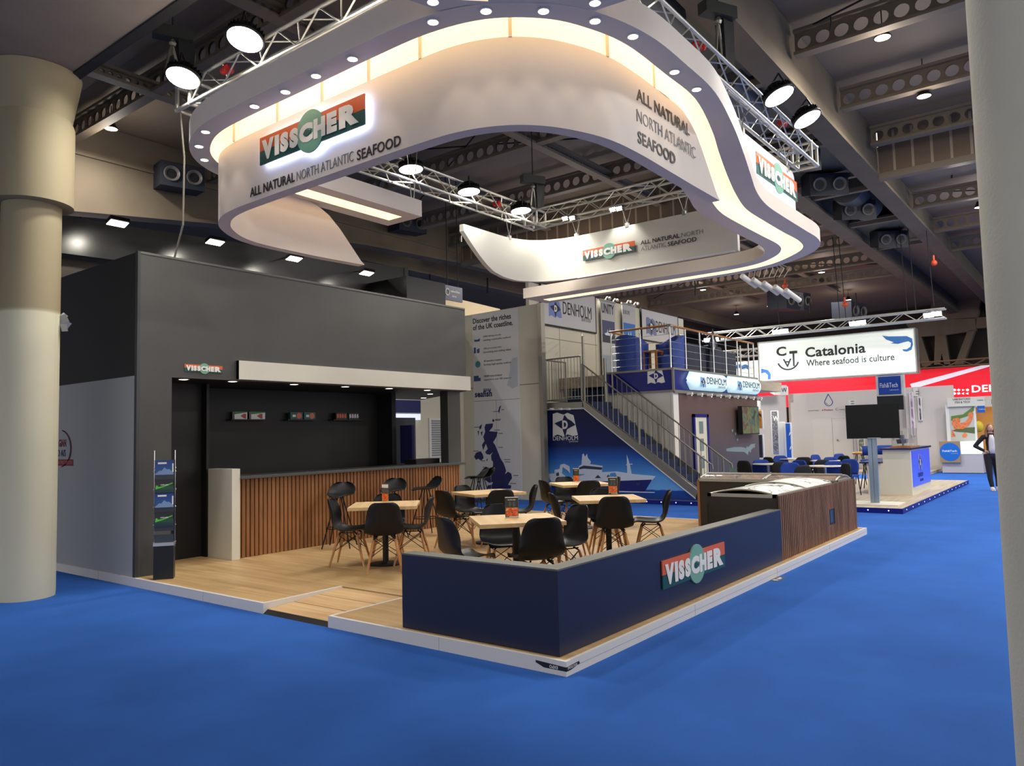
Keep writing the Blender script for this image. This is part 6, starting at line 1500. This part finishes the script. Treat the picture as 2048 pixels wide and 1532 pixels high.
# truss of that stand with lamp pairs
t = thing('lighting_truss', 'long aluminium truss with lamp pairs over the far white banner', 'truss', (CX, 5, 5.1))
a, b = at_x(1405, 689, CX-.9), at_x(1890, 628, CX-.9)
truss_beam(MB(), (CX-.9, b.y, (a.z+b.z)/2), (CX-.9, a.y, (a.z+b.z)/2), X_, .3, .03, .012, .4).build('truss_beam', M_truss, t, 60)
a2, b2 = at_x(1300, 710, CX+4), at_x(1520, 684, CX+4)
truss_beam(MB(), (CX+4, b2.y, (a2.z+b2.z)/2-.5), (CX+4, a2.y, (a2.z+b2.z)/2-.5), X_, .3, .03, .012, .4).build('truss_beam', M_truss, t, 60)
TZ = (a.z+b.z)/2
for k, px in enumerate([(1418, 679), (1432, 678), (1555, 663), (1570, 661), (1709, 646), (1724, 644), (1858, 629.5), (1874, 626.5)]):
    p = at_x(*px, CX-1.1); tt = thing('square_floodlight', f'{ORD[k]} square floodlight from the left on the long far truss', 'lamp', tuple(p), group='square floodlights on the far truss')
    MB().obox(p, (X_, Y_, Z_), (.10, .15, .06)).build('housing', M_blackm, tt); MB().obox(p+V((-.10, 0, -.03)), (V((.7, 0, .5)), Y_, V((-.5, 0, .7))), (.02, .14, .07)).build('lens', mat('cold_lamp_lens', (255, 255, 255), .3, emit=(240, 246, 255), estr=10) if k == 0 else bpy.data.materials['cold_lamp_lens'], tt)
    if k % 2 == 0: spot('square_floodlight_beam', p+V((-.2, 0, -.1)), (CX-1.5, p.y, 0), 350, 2.4, (.95, .98, 1), .6, .15, tt)
for k, (px0, px1) in enumerate([((1575, 590), (1560, 668)), ((1689, 610), (1692, 640)), ((1800, 590), (1815, 625)), ((1838, 612), (1832, 622)), ((1660, 560), (1680, 640)), ((1880, 560), (1868, 612))]):
    p = at_x(*px1, CX-.8); cable('hanging_cable', [p, V((p.x, p.y+.1, 8.3))], .012, f'{ORD[k]} thin cable from the left holding the long far truss', 'cable', 'cables of the far truss')
for k, px in enumerate([(1570, 572), (1868, 526), (1690, 609)]):
    p = at_x(*px, CX-.8); tag(MB().ball(p, .10, 10).cyl(p, p+Z_*.25, .03, .03, 6).build('orange_hook', mat('orange_hook', (196, 70, 34), .5), smooth=60), ['orange hoist hook on a cable left of the far white banner', 'orange hoist hook on a cable right of the paired girders', 'orange hoist hook above the middle of the far white banner'][k], 'hook', 'orange hoist hooks')
# bundle of white tubes under the ring end
p = at_x(1498, 562, 15.5); t = thing('tube_lamp_bundle', 'bundle of white tube lamps hanging below the ring end', 'lamp', tuple(p))
for k in range(5):
    c = p+V((.2*k, -.22*k, -.10*k)); MB().cyl(c+V((-.25, .1, .12)), c+V((.25, -.1, -.12)), .07, .07, 12).build('tube', M_white, t, 40)
mb = MB()
for k in range(8): mb.tube([p+V((.1*k, -.1*k, .1)), p+V((.1*k+.1, -.12*k, .35)), p+V((.5, -.4, .6))], .012, 5)
mb.build('wiring', M_steel, t)
MB().cyl(p+V((.5, -.4, .6)), p+V((.5, -.4, 2.6)), .012, .012, 5).build('hanging_cable', M_cable, t)
# grey wall with drop emblem
GX = 27.3
M_greyw = mat('pale_grey_wall', (206, 200, 194), .6)
t = thing('partition_wall', 'pale grey booth wall with a blue water drop emblem', 'wall', (GX, 5, 0))
B((GX, 2.78, .0), (GX+.1, 7.18, 3.10)).build('panel', M_greyw, t)
B((GX-.004, 4.75, .1), (GX-.001, 6.25, 2.05)).build('door_leaf', mat('pale_door', (210, 204, 196), .6), t)
jm = MB(); jm.box((GX-.006, 4.74, .1), (GX-.001, 4.755, 2.07)).box((GX-.006, 5.5, .1), (GX-.001, 5.51, 2.05)); jm.build('door_joint', M_inkgrey, t)
B((GX-.01, 4.76, 2.06), (GX-.001, 5.5, 2.09)).build('door_head', M_white, t)
MB().ball(at_x(1675, 880, GX-.04), .035, 10).build('door_knob', M_steel, t, 60)
MB().ball(at_x(1787, 878, GX-.04), .035, 10).build('door_knob', M_steel, t, 60)
dp = at_x(1657, 803, GX-.005); R_ = V((0, -1, 0)); M_dropb = mat('drop_blue', (36, 70, 130), .5)
pts = [(0, .30)]+[(.15*math.cos(a), .15*math.sin(a)-.02) for a in [PI*.22-PI*1.44*k/20 for k in range(21)]]
P = [dp+R_*x+Z_*y for x, y in pts]+[dp+Z_*.30]; MB().tube(P, .013, 6).build('drop_outline', M_dropb, t, 60)
MB().tube([dp+R_*(.10*math.cos(a))+Z_*(.10*math.sin(a)-.02) for a in [PI*1.05+PI*.4*k/8 for k in range(9)]], .009, 6).build('drop_gloss', M_dropb, t, 60)
xtext('al Producte', 1644, 822, 1666, 3.6, mat('red_print2', (170, 60, 66), .5), t, GX-.002, .02); xtext('Generalitat de Catalunya', 1616, 823, 1638, 2.8, M_inkgrey, t, GX-.002); xtext('Catalonia', 1678, 820, 1690, 2.4, M_inkgrey, t, GX-.002); xtext('C', 1671, 821, 1676, 5, M_inkgrey, t, GX-.002)
# neighbouring small booths left of it
t = thing('booth_row', 'row of small white booths with tall posters left of the grey wall', 'booth', (25, 8, 0))
B((GX-.3, 7.2, 0), (GX-.2, 9.8, 3.05)).build('back_panel', M_greyw, t)
B((24.0, 7.5, .0), (24.1, 8.05, 2.5)).build('side_panel', mat('lilac_grey_panel', (180, 178, 186), .6), t)
B((23.95, 7.16, 2.42), (24.05, 8.1, 2.75)).build('header', M_white2, t)
text('MOLL', (23.945, 7.75, 2.55), R_, Z_, M_inkgrey, t, w=.3, h=.1)
B((24.0, 8.05, 2.95), (24.1, 9.3, 3.25)).build('header', M_white2, t)
text('UNUFRT BA', (23.995, 9.0, 3.02), R_, Z_, M_inkgrey, t, w=.75, h=.1)
def poster(x0, yt, x1, yb_, X, nm, lab, m, m2=None, frame=True):
    a, b = at_x(x0, yt, X), at_x(x1, yb_, X); tt = thing(nm, lab, 'poster', (X, (a.y+b.y)/2, b.z), group='tall posters of the far stands')
    if frame: B((X, b.y-.04, b.z-.02), (X+.06, a.y+.04, a.z+.03)).build('frame', M_white, tt)
    B((X-.006, b.y, b.z), (X+.001, a.y, a.z)).build('print', m, tt); return tt, a, b
M_bw = pick('grey_fish_photo', [(60, 58, 60), (150, 146, 148), (90, 86, 88), (190, 188, 188)], 6)
tt, a, b = poster(1543, 823, 1558, 908, 23.6, 'poster', 'tall black and white poster of fish left of the blue poster', M_bw); text('W', (23.59, a.y-.04, a.z-.35), R_, Z_, M_letter, tt, w=.22, h=.18, bold=.04)
tt, a, b = poster(1571, 847, 1583, 916, 23.2, 'poster', 'tall bright blue poster with pale leaf shapes', mat('poster_blue', (30, 88, 180), .5)); 
for dz in (.45, .95): shape(MB(), (23.19, a.y-.1, a.z-dz), R_, Z_, [(0, 0), (.1, .12), (.12, .2), (.03, .12)], .002).build('leaf', M_letter, tt)
tt, a, b = poster(1558, 845, 1570, 912, 23.3, 'poster', 'blank white tall panel between the two tall posters', M_white2)
tt, a, b = poster(1516, 870, 1526, 915, 22.6, 'poster', 'small dark poster half hidden by the plum wall end', mat('dark_poster', (46, 46, 52), .5))
tt, a, b = poster(1516, 822, 1524, 856, 22.7, 'poster', 'dark food poster with orange slice behind the wall screen', pick('orange_food', [(30, 26, 24), (206, 140, 50), (30, 26, 24)], 3))
tt, a, b = poster(1820, 786, 1829, 870, 26.9, 'poster', 'tall pale poster with purple fish drawing by the blue partition', pick('purple_print', [(214, 206, 220), (160, 120, 160), (214, 206, 220)], 2.5))
tt, a, b = poster(1837, 795, 1843, 840, 26.9, 'poster', 'narrow grey poster next to the blue partition', pick('grey_print_b', [(210, 208, 214), (90, 86, 96), (210, 208, 214)], 3))
tt, a, b = poster(1717, 878, 1729, 912, 27.1, 'poster', 'white poster with slanted grey stripes behind the television pole', pick('stripe_print', [(220, 216, 206), (110, 120, 96), (220, 216, 206)], 5))
B((GX-.3, 1.2, 0), (GX-.2, 2.78, 3.1)).build('back_panel', M_greyw, t)
# little flag signs
for k, (px, lab, body) in enumerate([((1560, 771, 1574, 790), 'small white hanging square with blue zigzag', 'W'), ((1697, 800, 1712, 811), 'small white door plate right of the drop emblem', 'A'), ((1826, 776, 1836, 792), 'small white flag sign above the purple fish poster', 'B')]):
    X = GX-.35; a, b = at_x(px[0], px[1], X), at_x(px[2], px[3], X); tt = thing('flag_sign', lab, 'sign', (X, a.y, b.z), group='small white flag signs')
    B((X, b.y, b.z), (X+.02, a.y, a.z)).build('plate', M_white, tt)
    if k == 0: text('W', (X-.001, a.y-.05, b.z+.12), R_, Z_, M_dropb, tt, w=.22, h=.18, bold=.02)
    else:
        mb = MB(); 
        for j in range(2): shape(mb, (X-.001, a.y-.08, b.z+.06+j*.09), R_, Z_, [(0, 0), (.12, 0), (.12, .035), (0, .035)], .002)
        mb.build('text_lines', M_inkgrey, tt)
# blue square sign with hanging dark screen
X = 25.0; a, b = at_x(1756, 754, X), at_x(1803, 788, X)
t = thing('square_sign', 'bright blue square sign under the far white banner', 'sign', (X, a.y, b.z))
B((X, b.y-.08, b.z-.08), (X+.3, a.y+.08, a.z+.08)).build('frame', M_white2, t); B((X-.01, b.y, b.z), (X, a.y, a.z)).build('face', mat('sign_blue', (20, 70, 160), .4), t)
p = at_x(1760, 776, X); q = at_x(1796, 776, X); text('Fish&Tech', (X-.011, p.y, p.z), R_, Z_, M_letter, t, w=abs(p.y-q.y), h=.17, bold=.01); p = at_x(1780, 780, X); text('Laboratorio', (X-.011, p.y, p.z-.02), R_, Z_, M_letter, t, w=.28, h=.04)
a, b = at_x(1755, 793, X), at_x(1809, 819, X); tag(B((X-.1, b.y, b.z), (X, a.y, a.z)).build('hanging_screen', mat('off_screen', (26, 28, 32), .2)), 'dark switched-off screen below the blue square sign', 'screen')
# blue partition
X = 28; a, b = at_x(1842, 837, X), at_x(1899, 915, X)
tag(B((X, b.y, 0.1), (X+.06, a.y, a.z)).build('blue_partition', mat('bright_blue_panel', (14, 84, 190), .5)), 'plain bright blue partition left of the prawn poster', 'panel')
t = thing('far_platform', 'far wood-coloured stand platform behind the blue carpet aisle', 'platform', (28, 4, 0))
B((24.6, 1.75, 0), (36, 14, .1)).build('deck', M_laminate, t)
# prawn booth
X = 26.6; t = thing('prawn_booth', 'white booth with big prawn poster and header lettering', 'booth', (X, .8, 0))
a, b = at_x(1898, 812, X), at_x(1951, 881, X)
B((X, b.y-.06, .1), (X+.1, a.y+.12, a.z+.05)).build('frame_panel', M_white, t)
B((X-.01, b.y, b.z), (X, a.y, a.z)).build('poster_sheet', ramp_mat('poster_ground', 'Z', [(0, (120, 100, 84)), (.4, (150, 150, 120)), (1.3, (186, 186, 180))], .5, .3, 2), t)
def psh(pts, m, nm, off=0): return MB().prism([at_x(1840+x/5.47, 730+y/5.47, X-.012-off) for x, y in pts], (-.004, 0, 0)).build(nm, m, t)
M_pr = pick('prawn_orange', [(196, 88, 48), (226, 130, 80), (206, 100, 56)], 5); M_gr = mat('leek_green', (92, 126, 62), .5)
psh([(340, 560), (470, 540), (590, 450), (590, 500), (520, 560), (400, 600), (340, 610)], M_gr, 'leek')
psh([(345, 640), (360, 590), (410, 575), (445, 600), (430, 640), (500, 620), (530, 580), (525, 530), (560, 510), (585, 530), (575, 590), (540, 660), (470, 700), (380, 700)], M_pr, 'prawn', .004)
psh([(350, 720), (420, 690), (600, 680), (600, 750), (520, 740), (400, 730)], mat('salad_green', (84, 100, 60), .5), 'salad', .002)
psh([(460, 770), (490, 740), (520, 760), (510, 790), (470, 795)], M_pr, 'tomato', .004); psh([(345, 790), (350, 700), (390, 780)], M_pr, 'tomato', .004)
a, b = at_x(1894, 796, X-.1), at_x(1970, 811, X-.1); B((X-.1, b.y, b.z), (X-.04, a.y, a.z)).build('header', M_white2, t)
p = at_x(1906, 801, X-.105); q = at_x(1941, 801, X-.105); text('LABORATORIO', (X-.102, p.y, p.z), R_, Z_, M_dk, t, w=abs(p.y-q.y), h=.075, bold=.01); text('FISH & TECH', (X-.102, p.y-.06, p.z-.11), R_, Z_, M_dk, t, w=abs(p.y-q.y)*.85, h=.075, bold=.01); p = at_x(1954, 802, X-.105); text('CHARGE - 11', (X-.102, p.y, p.z), R_, Z_, M_dk, t, w=.26, h=.045)
a, b = at_x(1954, 812, X-.1), at_x(1970, 825, X-.1); B((X-.1, b.y, b.z), (X-.06, a.y, a.z)).build('blue_plate', mat('sign_blue2', (24, 92, 180), .4), t); text('Fish&Tech', (X-.101, a.y-.05, (a.z+b.z)/2-.02), R_, Z_, M_letter, t, w=.2, h=.04)
# its counter
X2 = 25.9; t = thing('reception_desk', 'grey and white booth desk with a round blue emblem board', 'desk', (X2, .9, .0))
a, b = at_x(1883, 905, X2), at_x(1968, 944, X2)
B((X2, b.y, 0.02), (X2+.6, a.y, a.z)).build('body', mat('grey_desk', (178, 174, 176), .5), t)
a1, b1 = at_x(1921, 884, X2), at_x(1964, 908, X2); B((X2-.02, b1.y, b1.z), (X2+.5, a1.y, a1.z)).build('lit_box', mat('lit_counter', (230, 244, 248), .4, emit=(214, 240, 246), estr=.8), t)
a1, b1 = at_x(1878, 883, X2-.1), at_x(1922, 925, X2-.1); B((X2-.1, b1.y, b1.z), (X2-.03, a1.y, a1.z)).build('emblem_board', mat('kraft_board', (150, 126, 96), .6), t)
c = (a1+b1)/2; r_ = (a1.z-b1.z)*.43; MB().cyl((X2-.105, c.y, c.z), (X2-.1, c.y, c.z), r_, r_, 36).build('blue_disc', mat('disc_blue', (14, 100, 190), .5), t); text('Fish&Tech', (X2-.106, c.y+r_*.72, c.z), R_, Z_, M_letter, t, w=r_*1.4, h=r_*.22, bold=.01); text('Laboratorio', (X2-.106, c.y-r_*.1, c.z-r_*.2), R_, Z_, M_letter, t, w=r_*.7, h=r_*.06)
# red back-lit band
DXR = 33.0; t = thing('red_banner_wall', 'long red back-lit banner wall with white diagonals far behind', 'banner', (DXR, 5, 2.5))
M_red = mat('red_backlit', (210, 24, 44), .5, emit=(214, 18, 40), estr=.75); M_whb = mat('white_backlit', (230, 226, 236), .5, emit=(214, 210, 226), estr=.6)
z1, z0 = 4.12, 2.72
B((DXR, -.8, z0), (DXR+.2, 14.5, z1)).build('red_face', M_red, t)
def rsh(pts, m, nm, off=0): return MB().prism([at_x(x, y, DXR-.002-off) for x, y in pts], (-.01, 0, 0)).build(nm, m, t)
rsh([(1820, 768), (1825, 778), (1986, 731), (1986, 726), (1962, 731)], M_whb, 'diagonal')
rsh([(1516, 773), (1532, 772), (1549, 776), (1549, 790)], M_whb, 'diagonal')
rsh([(1576, 773), (1549, 771), (1549, 790), (1577, 790)], mat('grey_flag_part', (196, 190, 190), .5), 'grey_part')
p = at_x(1944, 785, DXR-.003); text('DENMARK', (DXR-.004, p.y, p.z), R_, Z_, mat('white_lit_letters', (255, 250, 250), .5, emit=(255, 240, 244), estr=.8), t, w=2.35, h=.30, bold=.02)
mb = MB(); rr = random.Random(5)
for k in range(11):
    for j in range(2):
        q = at_x(1847+k*8.8, 780+j*7, DXR-.003); n_ = rr.choice([3, 4, 5, 6]); shape(mb, q, R_, Z_, [((.06+.02*rr.random())*math.cos(2*PI*i/n_+j), (.05+.015*rr.random())*math.sin(2*PI*i/n_+j)) for i in range(n_)], .006)
mb.build('symbol_row', bpy.data.materials['white_lit_letters'], t)
t = thing('white_header', 'white header board with grey lettering under the red banner', 'board', (32.6, 1, 2.3))
a, b = at_x(1843, 800, 32.6), at_x(1990, 813, 32.6); B((32.6, b.y, b.z), (32.7, a.y, a.z+.05)).build('board', M_white2, t); p = at_x(1850, 811, 32.58); text('ESPERSEN', (32.597, p.y, p.z), R_, Z_, M_inkgrey, t, w=1.0, h=.2, bold=.01); p = at_x(1983, 808, 32.58); text('ESP', (32.597, p.y, p.z), R_, Z_, M_inkgrey, t, w=.4, h=.2)
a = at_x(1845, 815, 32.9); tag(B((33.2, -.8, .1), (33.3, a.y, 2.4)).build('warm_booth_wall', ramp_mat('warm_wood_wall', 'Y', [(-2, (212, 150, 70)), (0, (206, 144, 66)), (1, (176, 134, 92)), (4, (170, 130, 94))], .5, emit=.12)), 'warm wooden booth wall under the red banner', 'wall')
tag(MB().ball(at_x(1958, 853, 30.5), (.16, .16, .22), 14).build('yellow_balloon', mat('yellow', (222, 200, 60), .4), smooth=60), 'yellow round ornament behind the woman', 'ornament')
# white stand with wave print seen through the deck railing
t = thing('wave_banner', 'white banner with a blue wave seen behind the deck railing', 'banner', (26, 8, 3.5))
X = 26.0; a, b = at_x(1470, 724, X), at_x(1522, 763, X); B((X, b.y, b.z), (X+.1, a.y+1.2, a.z)).build('sheet', mat('lit_sheet', (224, 228, 220), .5, emit=(220, 226, 216), estr=.4), t)
wv = MB().tube([at_x(1472+k*1.7, 735-3.5*abs(math.sin(k*.42))+.05*k, X-.03) for k in range(16)], .07, 6); wv.build('wave', M_sw, t, 60)
a, b = at_x(1360, 705, X+3), at_x(1420, 735, X+3); B((X+3, b.y, b.z), (X+3.1, a.y, a.z)).build('lit_sheet', bpy.data.materials['lit_sheet'], t)
# concrete frame on the end wall
t = thing('concrete_structure', 'angular concrete frame with slanting struts on the far end wall', 'frame', (45, 1, 4))
FXX = 45.5
def fsh(pts, nm): return MB().prism([at_x(1560+x/4.655, 560+y/4.655, FXX) for x, y in pts], (-.6, 0, 0)).build(nm, M_conc2, t)
fsh([(1180, 400), (1830, 360), (1840, 480), (1560, 520), (1270, 540)], 'cross_beam'); fsh([(1260, 520), (1330, 530), (1420, 800), (1340, 810)], 'strut'); fsh([(1760, 480), (1830, 470), (1720, 790), (1640, 795)], 'strut'); fsh([(1460, 520), (1555, 515), (1600, 790), (1545, 790), (1520, 690), (1505, 790), (1450, 795)], 'strut'); fsh([(1840, 360), (2100, 345), (2100, 440), (1840, 460)], 'side_beam'); fsh([(1450, 100), (1900, 100), (1850, 365), (1400, 385)], 'upper_wall')
tt = thing('truss_over_banner', 'thin rust-coloured truss along the top of the red banner', 'truss', (32.5, 1, 4.2)); truss_beam(MB(), (32.5, -.8, 4.15), (32.5, 6, 4.15), X_, .25, .03, .014, .5).build('truss_beam', mat('rusty_truss', (110, 84, 60), .6), tt)
# hall lamps: those in the picture get a housing, all of them shine
seen = [(222, 258, 8.55, 'hall lamp under the perforated beam above the left column'), (160, 491, 6.6, 'lamp seen between the left column and the black cabin'), (1765, 76, 8.5, 'hall lamp at the top right under the perforated beam'), (1848, 193, 8.4, 'hall lamp in front of the pierced beam by the right-hand column'), (1920, 326, 8.2, 'small hall lamp just below the ribbed wall'), (1959, 415, 8.1, 'hall lamp at the edge of the right-hand column'), (1643, 545, 8.2, 'hall lamp right of the ring end'), (1697, 600, 8.2, 'hall lamp above the far white banner, right one'), (1406, 580, 8.2, 'hall lamp just below the lit ring strip'), (1473, 629, 8.2, 'hall lamp above the wooden handrail')]
for px, py, z, lab in seen:
    p = at_z(px, py, z); t = thing('hall_lamp', lab, 'lamp', tuple(p), group='hall lamps under the roof')
    MB().lathe([(.02, .2), (.07, .18), (.10, .08), (.15, .01), (.15, 0), (.13, 0)], 18, p, None, False).build('housing', M_blackm, t, 40)
    MB().cyl(p+Z_*.004, p+Z_*.01, .13, .13, 18).build('lens', M_lampw if z > 8.3 else M_lamp, t); MB().cyl(p+Z_*.2, (p.x, p.y, 9.2 if p.x < X0 else 8.72), .01, .01, 5).build('stem', M_cable, t)
    point('hall_lamp_glow', p-Z_*.35, HALL_POWER*.10, (1, .90, .78), .25, t); area('hall_lamp_beam', p-Z_*.03, p-Z_*3, .4, HALL_POWER*.55, (1, .94, .86), 'DISK', PI, t)
for x, y in HALL_LAMPS:
    p = V((x, y, 7.4)); t = thing('hall_lamp', 'hall lamp hanging over the aisle outside the picture', 'lamp', tuple(p), group='hall lamps outside the picture')
    MB().lathe([(.02, .2), (.07, .18), (.10, .08), (.15, .01), (.15, 0), (.13, 0)], 18, p, None, False).build('housing', M_blackm, t, 40); MB().cyl(p+Z_*.004, p+Z_*.01, .13, .13, 18).build('lens', M_lamp, t)
    point('hall_lamp_glow', p-Z_*.35, HALL_POWER*.15, (1, .90, .78), .25, t); area('hall_lamp_beam', p-Z_*.03, p-Z_*3, .9, HALL_POWER*(.45 if x < 2 else 1.3), (1, .95, .88), 'DISK', PI, t)
# black straps hanging from the beams
for k, (px, py, X) in enumerate([(1120, 0, 0)]): pass
for k, (px, py, X) in enumerate([(1662, 45, 7.0), (1904, 340, 20), (1390, 575, 20), (1620, 610, 25), (1712, 600, 25), (975, 570, 20), (1080, 570, 20), (860, 562, 16.2)]):
    p = at_x(px, py, X) if X != 7.0 else at_y(px, py, -.5); s_ = (p-CAM).dot(fw)/F_PX
    tag(MB().tube([p+Z_*(14*s_), p, p+V((0, .02, -16*s_))], 1.6*s_, 5).build('tied_strap', M_cable), ['black tied strap under the beam at the top right', 'black tied strap under the far pierced beam by the right-hand column', 'black tied strap above the right framed sign', 'black tied strap above the far white banner, left one', 'black tied strap above the far white banner, right one', 'black tied strap above the curved beige wall', 'black tied strap left of the ring end', 'black tied strap under the ribbed wall rail'][k], 'strap', 'black tied straps')
# ================================================================== WOMAN IN THE AISLE
px0 = at_z(1988, 981, 0); WX, WY0 = px0.x, px0.y
# facing the camera side, weight on one leg, hand on hip; built in local coordinates: +x = her front, +y = her left
FACE = math.atan2(CAM.y-WY0, CAM.x-WX)+.25
root = thing('person', 'woman in black suit and white shirt, hand on hip, beside the right-hand column', 'person', (WX, WY0, 0), FACE)
Rm = Matrix.Translation((WX, WY0, 0)) @ Matrix.Rotation(FACE, 4, 'Z')
M_skin = mat('skin', (206, 160, 134), .55); M_suit = mat('black_suit', (22, 23, 28), .75); M_shirt = mat('white_shirt', (208, 204, 208), .7); M_hair = mat('dark_blond_hair', (126, 88, 56), .6, noise=.2, nscale=40); M_shoe = mat('white_trainer', (206, 200, 196), .6)
def chain(mb, pts):
    """tapered rounded limb through (point, radius)"""
    for (a, ra), (b, rb) in zip(pts[:-1], pts[1:]): mb.cyl(a, b, ra, rb, 14)
    for p, r in pts: mb.ball(p, r*.995, 14)
    return mb
def fused(mb, nm, m, vox=.011, par=root):
    mb.v = [Rm @ p for p in mb.v]
    o = mb.build(nm, m, par, weld=False)
    r = o.modifiers.new('fuse', 'REMESH'); r.mode = 'VOXEL'; r.voxel_size = vox; r.use_smooth_shade = True
    s = o.modifiers.new('soften', 'SMOOTH'); s.iterations = 6; s.factor = .5
    return o
def el(mb, c, r): return mb.ball(c, r, 20)
body = MB()
el(body, (.01, 0, 1.575), (.085, .072, .108)); el(body, (.055, 0, 1.535), (.045, .045, .05))       # head, jaw
el(body, (.098, 0, 1.565), (.018, .012, .02)); el(body, (.085, 0, 1.525), (.014, .022, .007))      # nose, mouth
for s in (-1, 1): el(body, (.0, s*.074, 1.565), (.018, .01, .028))                                  # ears
chain(body, [((-.01, 0, 1.52), .048), ((-.015, 0, 1.40), .055)])
chain(body, [((-.01, 0, 1.38), .085), ((0, 0, 1.22), .10), ((0, 0, 1.05), .088), ((0, 0, .93), .115)])
for s in (-1, 1): chain(body, [((-.01, s*.06, 1.37), .055), ((-.01, s*.165, 1.345), .05)])
# her right arm akimbo, her left hanging
ra = [V((-.01, -.17, 1.34)), V((-.06, -.345, 1.12)), V((.05, -.175, 1.0))]
la = [V((-.01, .17, 1.34)), V((-.01, .215, 1.08)), V((.05, .225, .86))]
for A in (ra, la): chain(body, [(A[0], .047), (A[0].lerp(A[1], .5), .044), (A[1], .037), (A[1].lerp(A[2], .4), .035), (A[2], .026)])
def hand(mb, w, d, spread):
    w, d, spread = V(w), V(d).normalized(), V(spread).normalized(); n_ = d.cross(spread)
    el(mb, w+d*.045, (.03, .03, .035))
    for k, (o_, l_) in enumerate(((-.027, .062), (-.009, .072), (.009, .068), (.027, .052))):
        b0 = w+d*.075+spread*o_; chain(mb, [(b0, .0092), (b0+d*l_*.55+n_*.006, .0085), (b0+d*l_*.9+n_*.02, .0075)])
    b0 = w+d*.03-spread*.03; chain(mb, [(b0, .011), (b0+d*.028-spread*.022, .010), (b0+d*.05-spread*.026+n_*.008, .008)])
hand(body, ra[2], (.6, .7, -.25), (.5, -.2, .8)); hand(body, la[2], (.15, 0, -1), (1, 0, .1))
for s, foot in ((-1, (.10, -.06)), (1, (-.05, .11))):
    chain(body, [((0, s*.09, .90), .088), ((foot[0]*.5+.01, s*.085+foot[1]*.1, .50), .058), ((foot[0]*.8, (s*.08+foot[1])*.6, .30), .052), ((foot[0], foot[1], .09), .036)])
    el(body, (foot[0]+.05, foot[1], .035), (.11, .04, .032))
fused(body, 'body', M_skin, .010)
jk = MB()
chain(jk, [((-.012, 0, 1.375), .092), ((-.01, 0, 1.22), .115), ((-.01, 0, 1.06), .105), ((-.01, 0, .93), .128)])
for s in (-1, 1): chain(jk, [((-.015, s*.05, 1.37), .065), ((-.012, s*.165, 1.345), .06)])
for A in (ra, la): chain(jk, [(A[0], .058), (A[0].lerp(A[1], .5), .054), (A[1], .047), (A[1].lerp(A[2], .5), .044), (A[2], .036)])
fused(jk, 'jacket', M_suit)
sf = MB(); sf.grid([[V((.075+.045*(1-(u/3)**2)-(.02 if z > 1.36 else 0), u/3*w, z)) for u in range(-3, 4)] for z, w in ((.93, .085), (1.06, .075), (1.2, .075), (1.30, .065), (1.40, .04))])
sf.v = [Rm @ (p+V((.012, 0, 0))) for p in sf.v]; so = sf.build('shirt_front', M_shirt, root, 60); so.modifiers.new('thickness', 'SOLIDIFY').thickness = .02
tr = MB()
chain(tr, [((0, -.03, .95), .118), ((0, .03, .95), .118), ((0, 0, .88), .13)])
for s, foot in ((-1, (.10, -.06)), (1, (-.05, .11))):
    chain(tr, [((0, s*.085, .88), .10), ((foot[0]*.5+.01, s*.085+foot[1]*.1, .50), .072), ((foot[0]*.8, (s*.08+foot[1])*.6, .30), .06), ((foot[0], foot[1], .12), .050)])
fused(tr, 'trousers', M_suit)
for s, foot in ((-1, (.10, -.06)), (1, (-.05, .11))):
    sh_ = MB(); el(sh_, (foot[0]+.05, foot[1], .042), (.13, .048, .045)); el(sh_, (foot[0], foot[1], .075), (.055, .046, .045)); sh_.box((foot[0]-.07, foot[1]-.045, 0), (foot[0]+.17, foot[1]+.045, .022)); fused(sh_, 'shoe', M_shoe)
hr = MB(); el(hr, (-.012, 0, 1.60), (.094, .088, .100)); el(hr, (-.06, 0, 1.52), (.055, .085, .10))
for s in (-1, 1): chain(hr, [((.01, s*.078, 1.58), .028), ((.0, s*.098, 1.47), .034), ((.04, s*.10, 1.36), .026)])
ho = MB(); fused(hr, 'hair', M_hair)
fc_ = MB()
for s in (-1, 1): el(fc_, (.082, s*.03, 1.583), (.008, .013, .006))
fc_.v = [Rm @ p for p in fc_.v]; fc_.build('eyes', mat('eye_dark', (46, 36, 32), .3), root, 60)
lp = MB(); el(lp, (.098, 0, 1.523), (.006, .021, .006)); lp.v = [Rm @ p for p in lp.v]; lp.build('lips', mat('lips', (160, 84, 80), .5), root, 60)
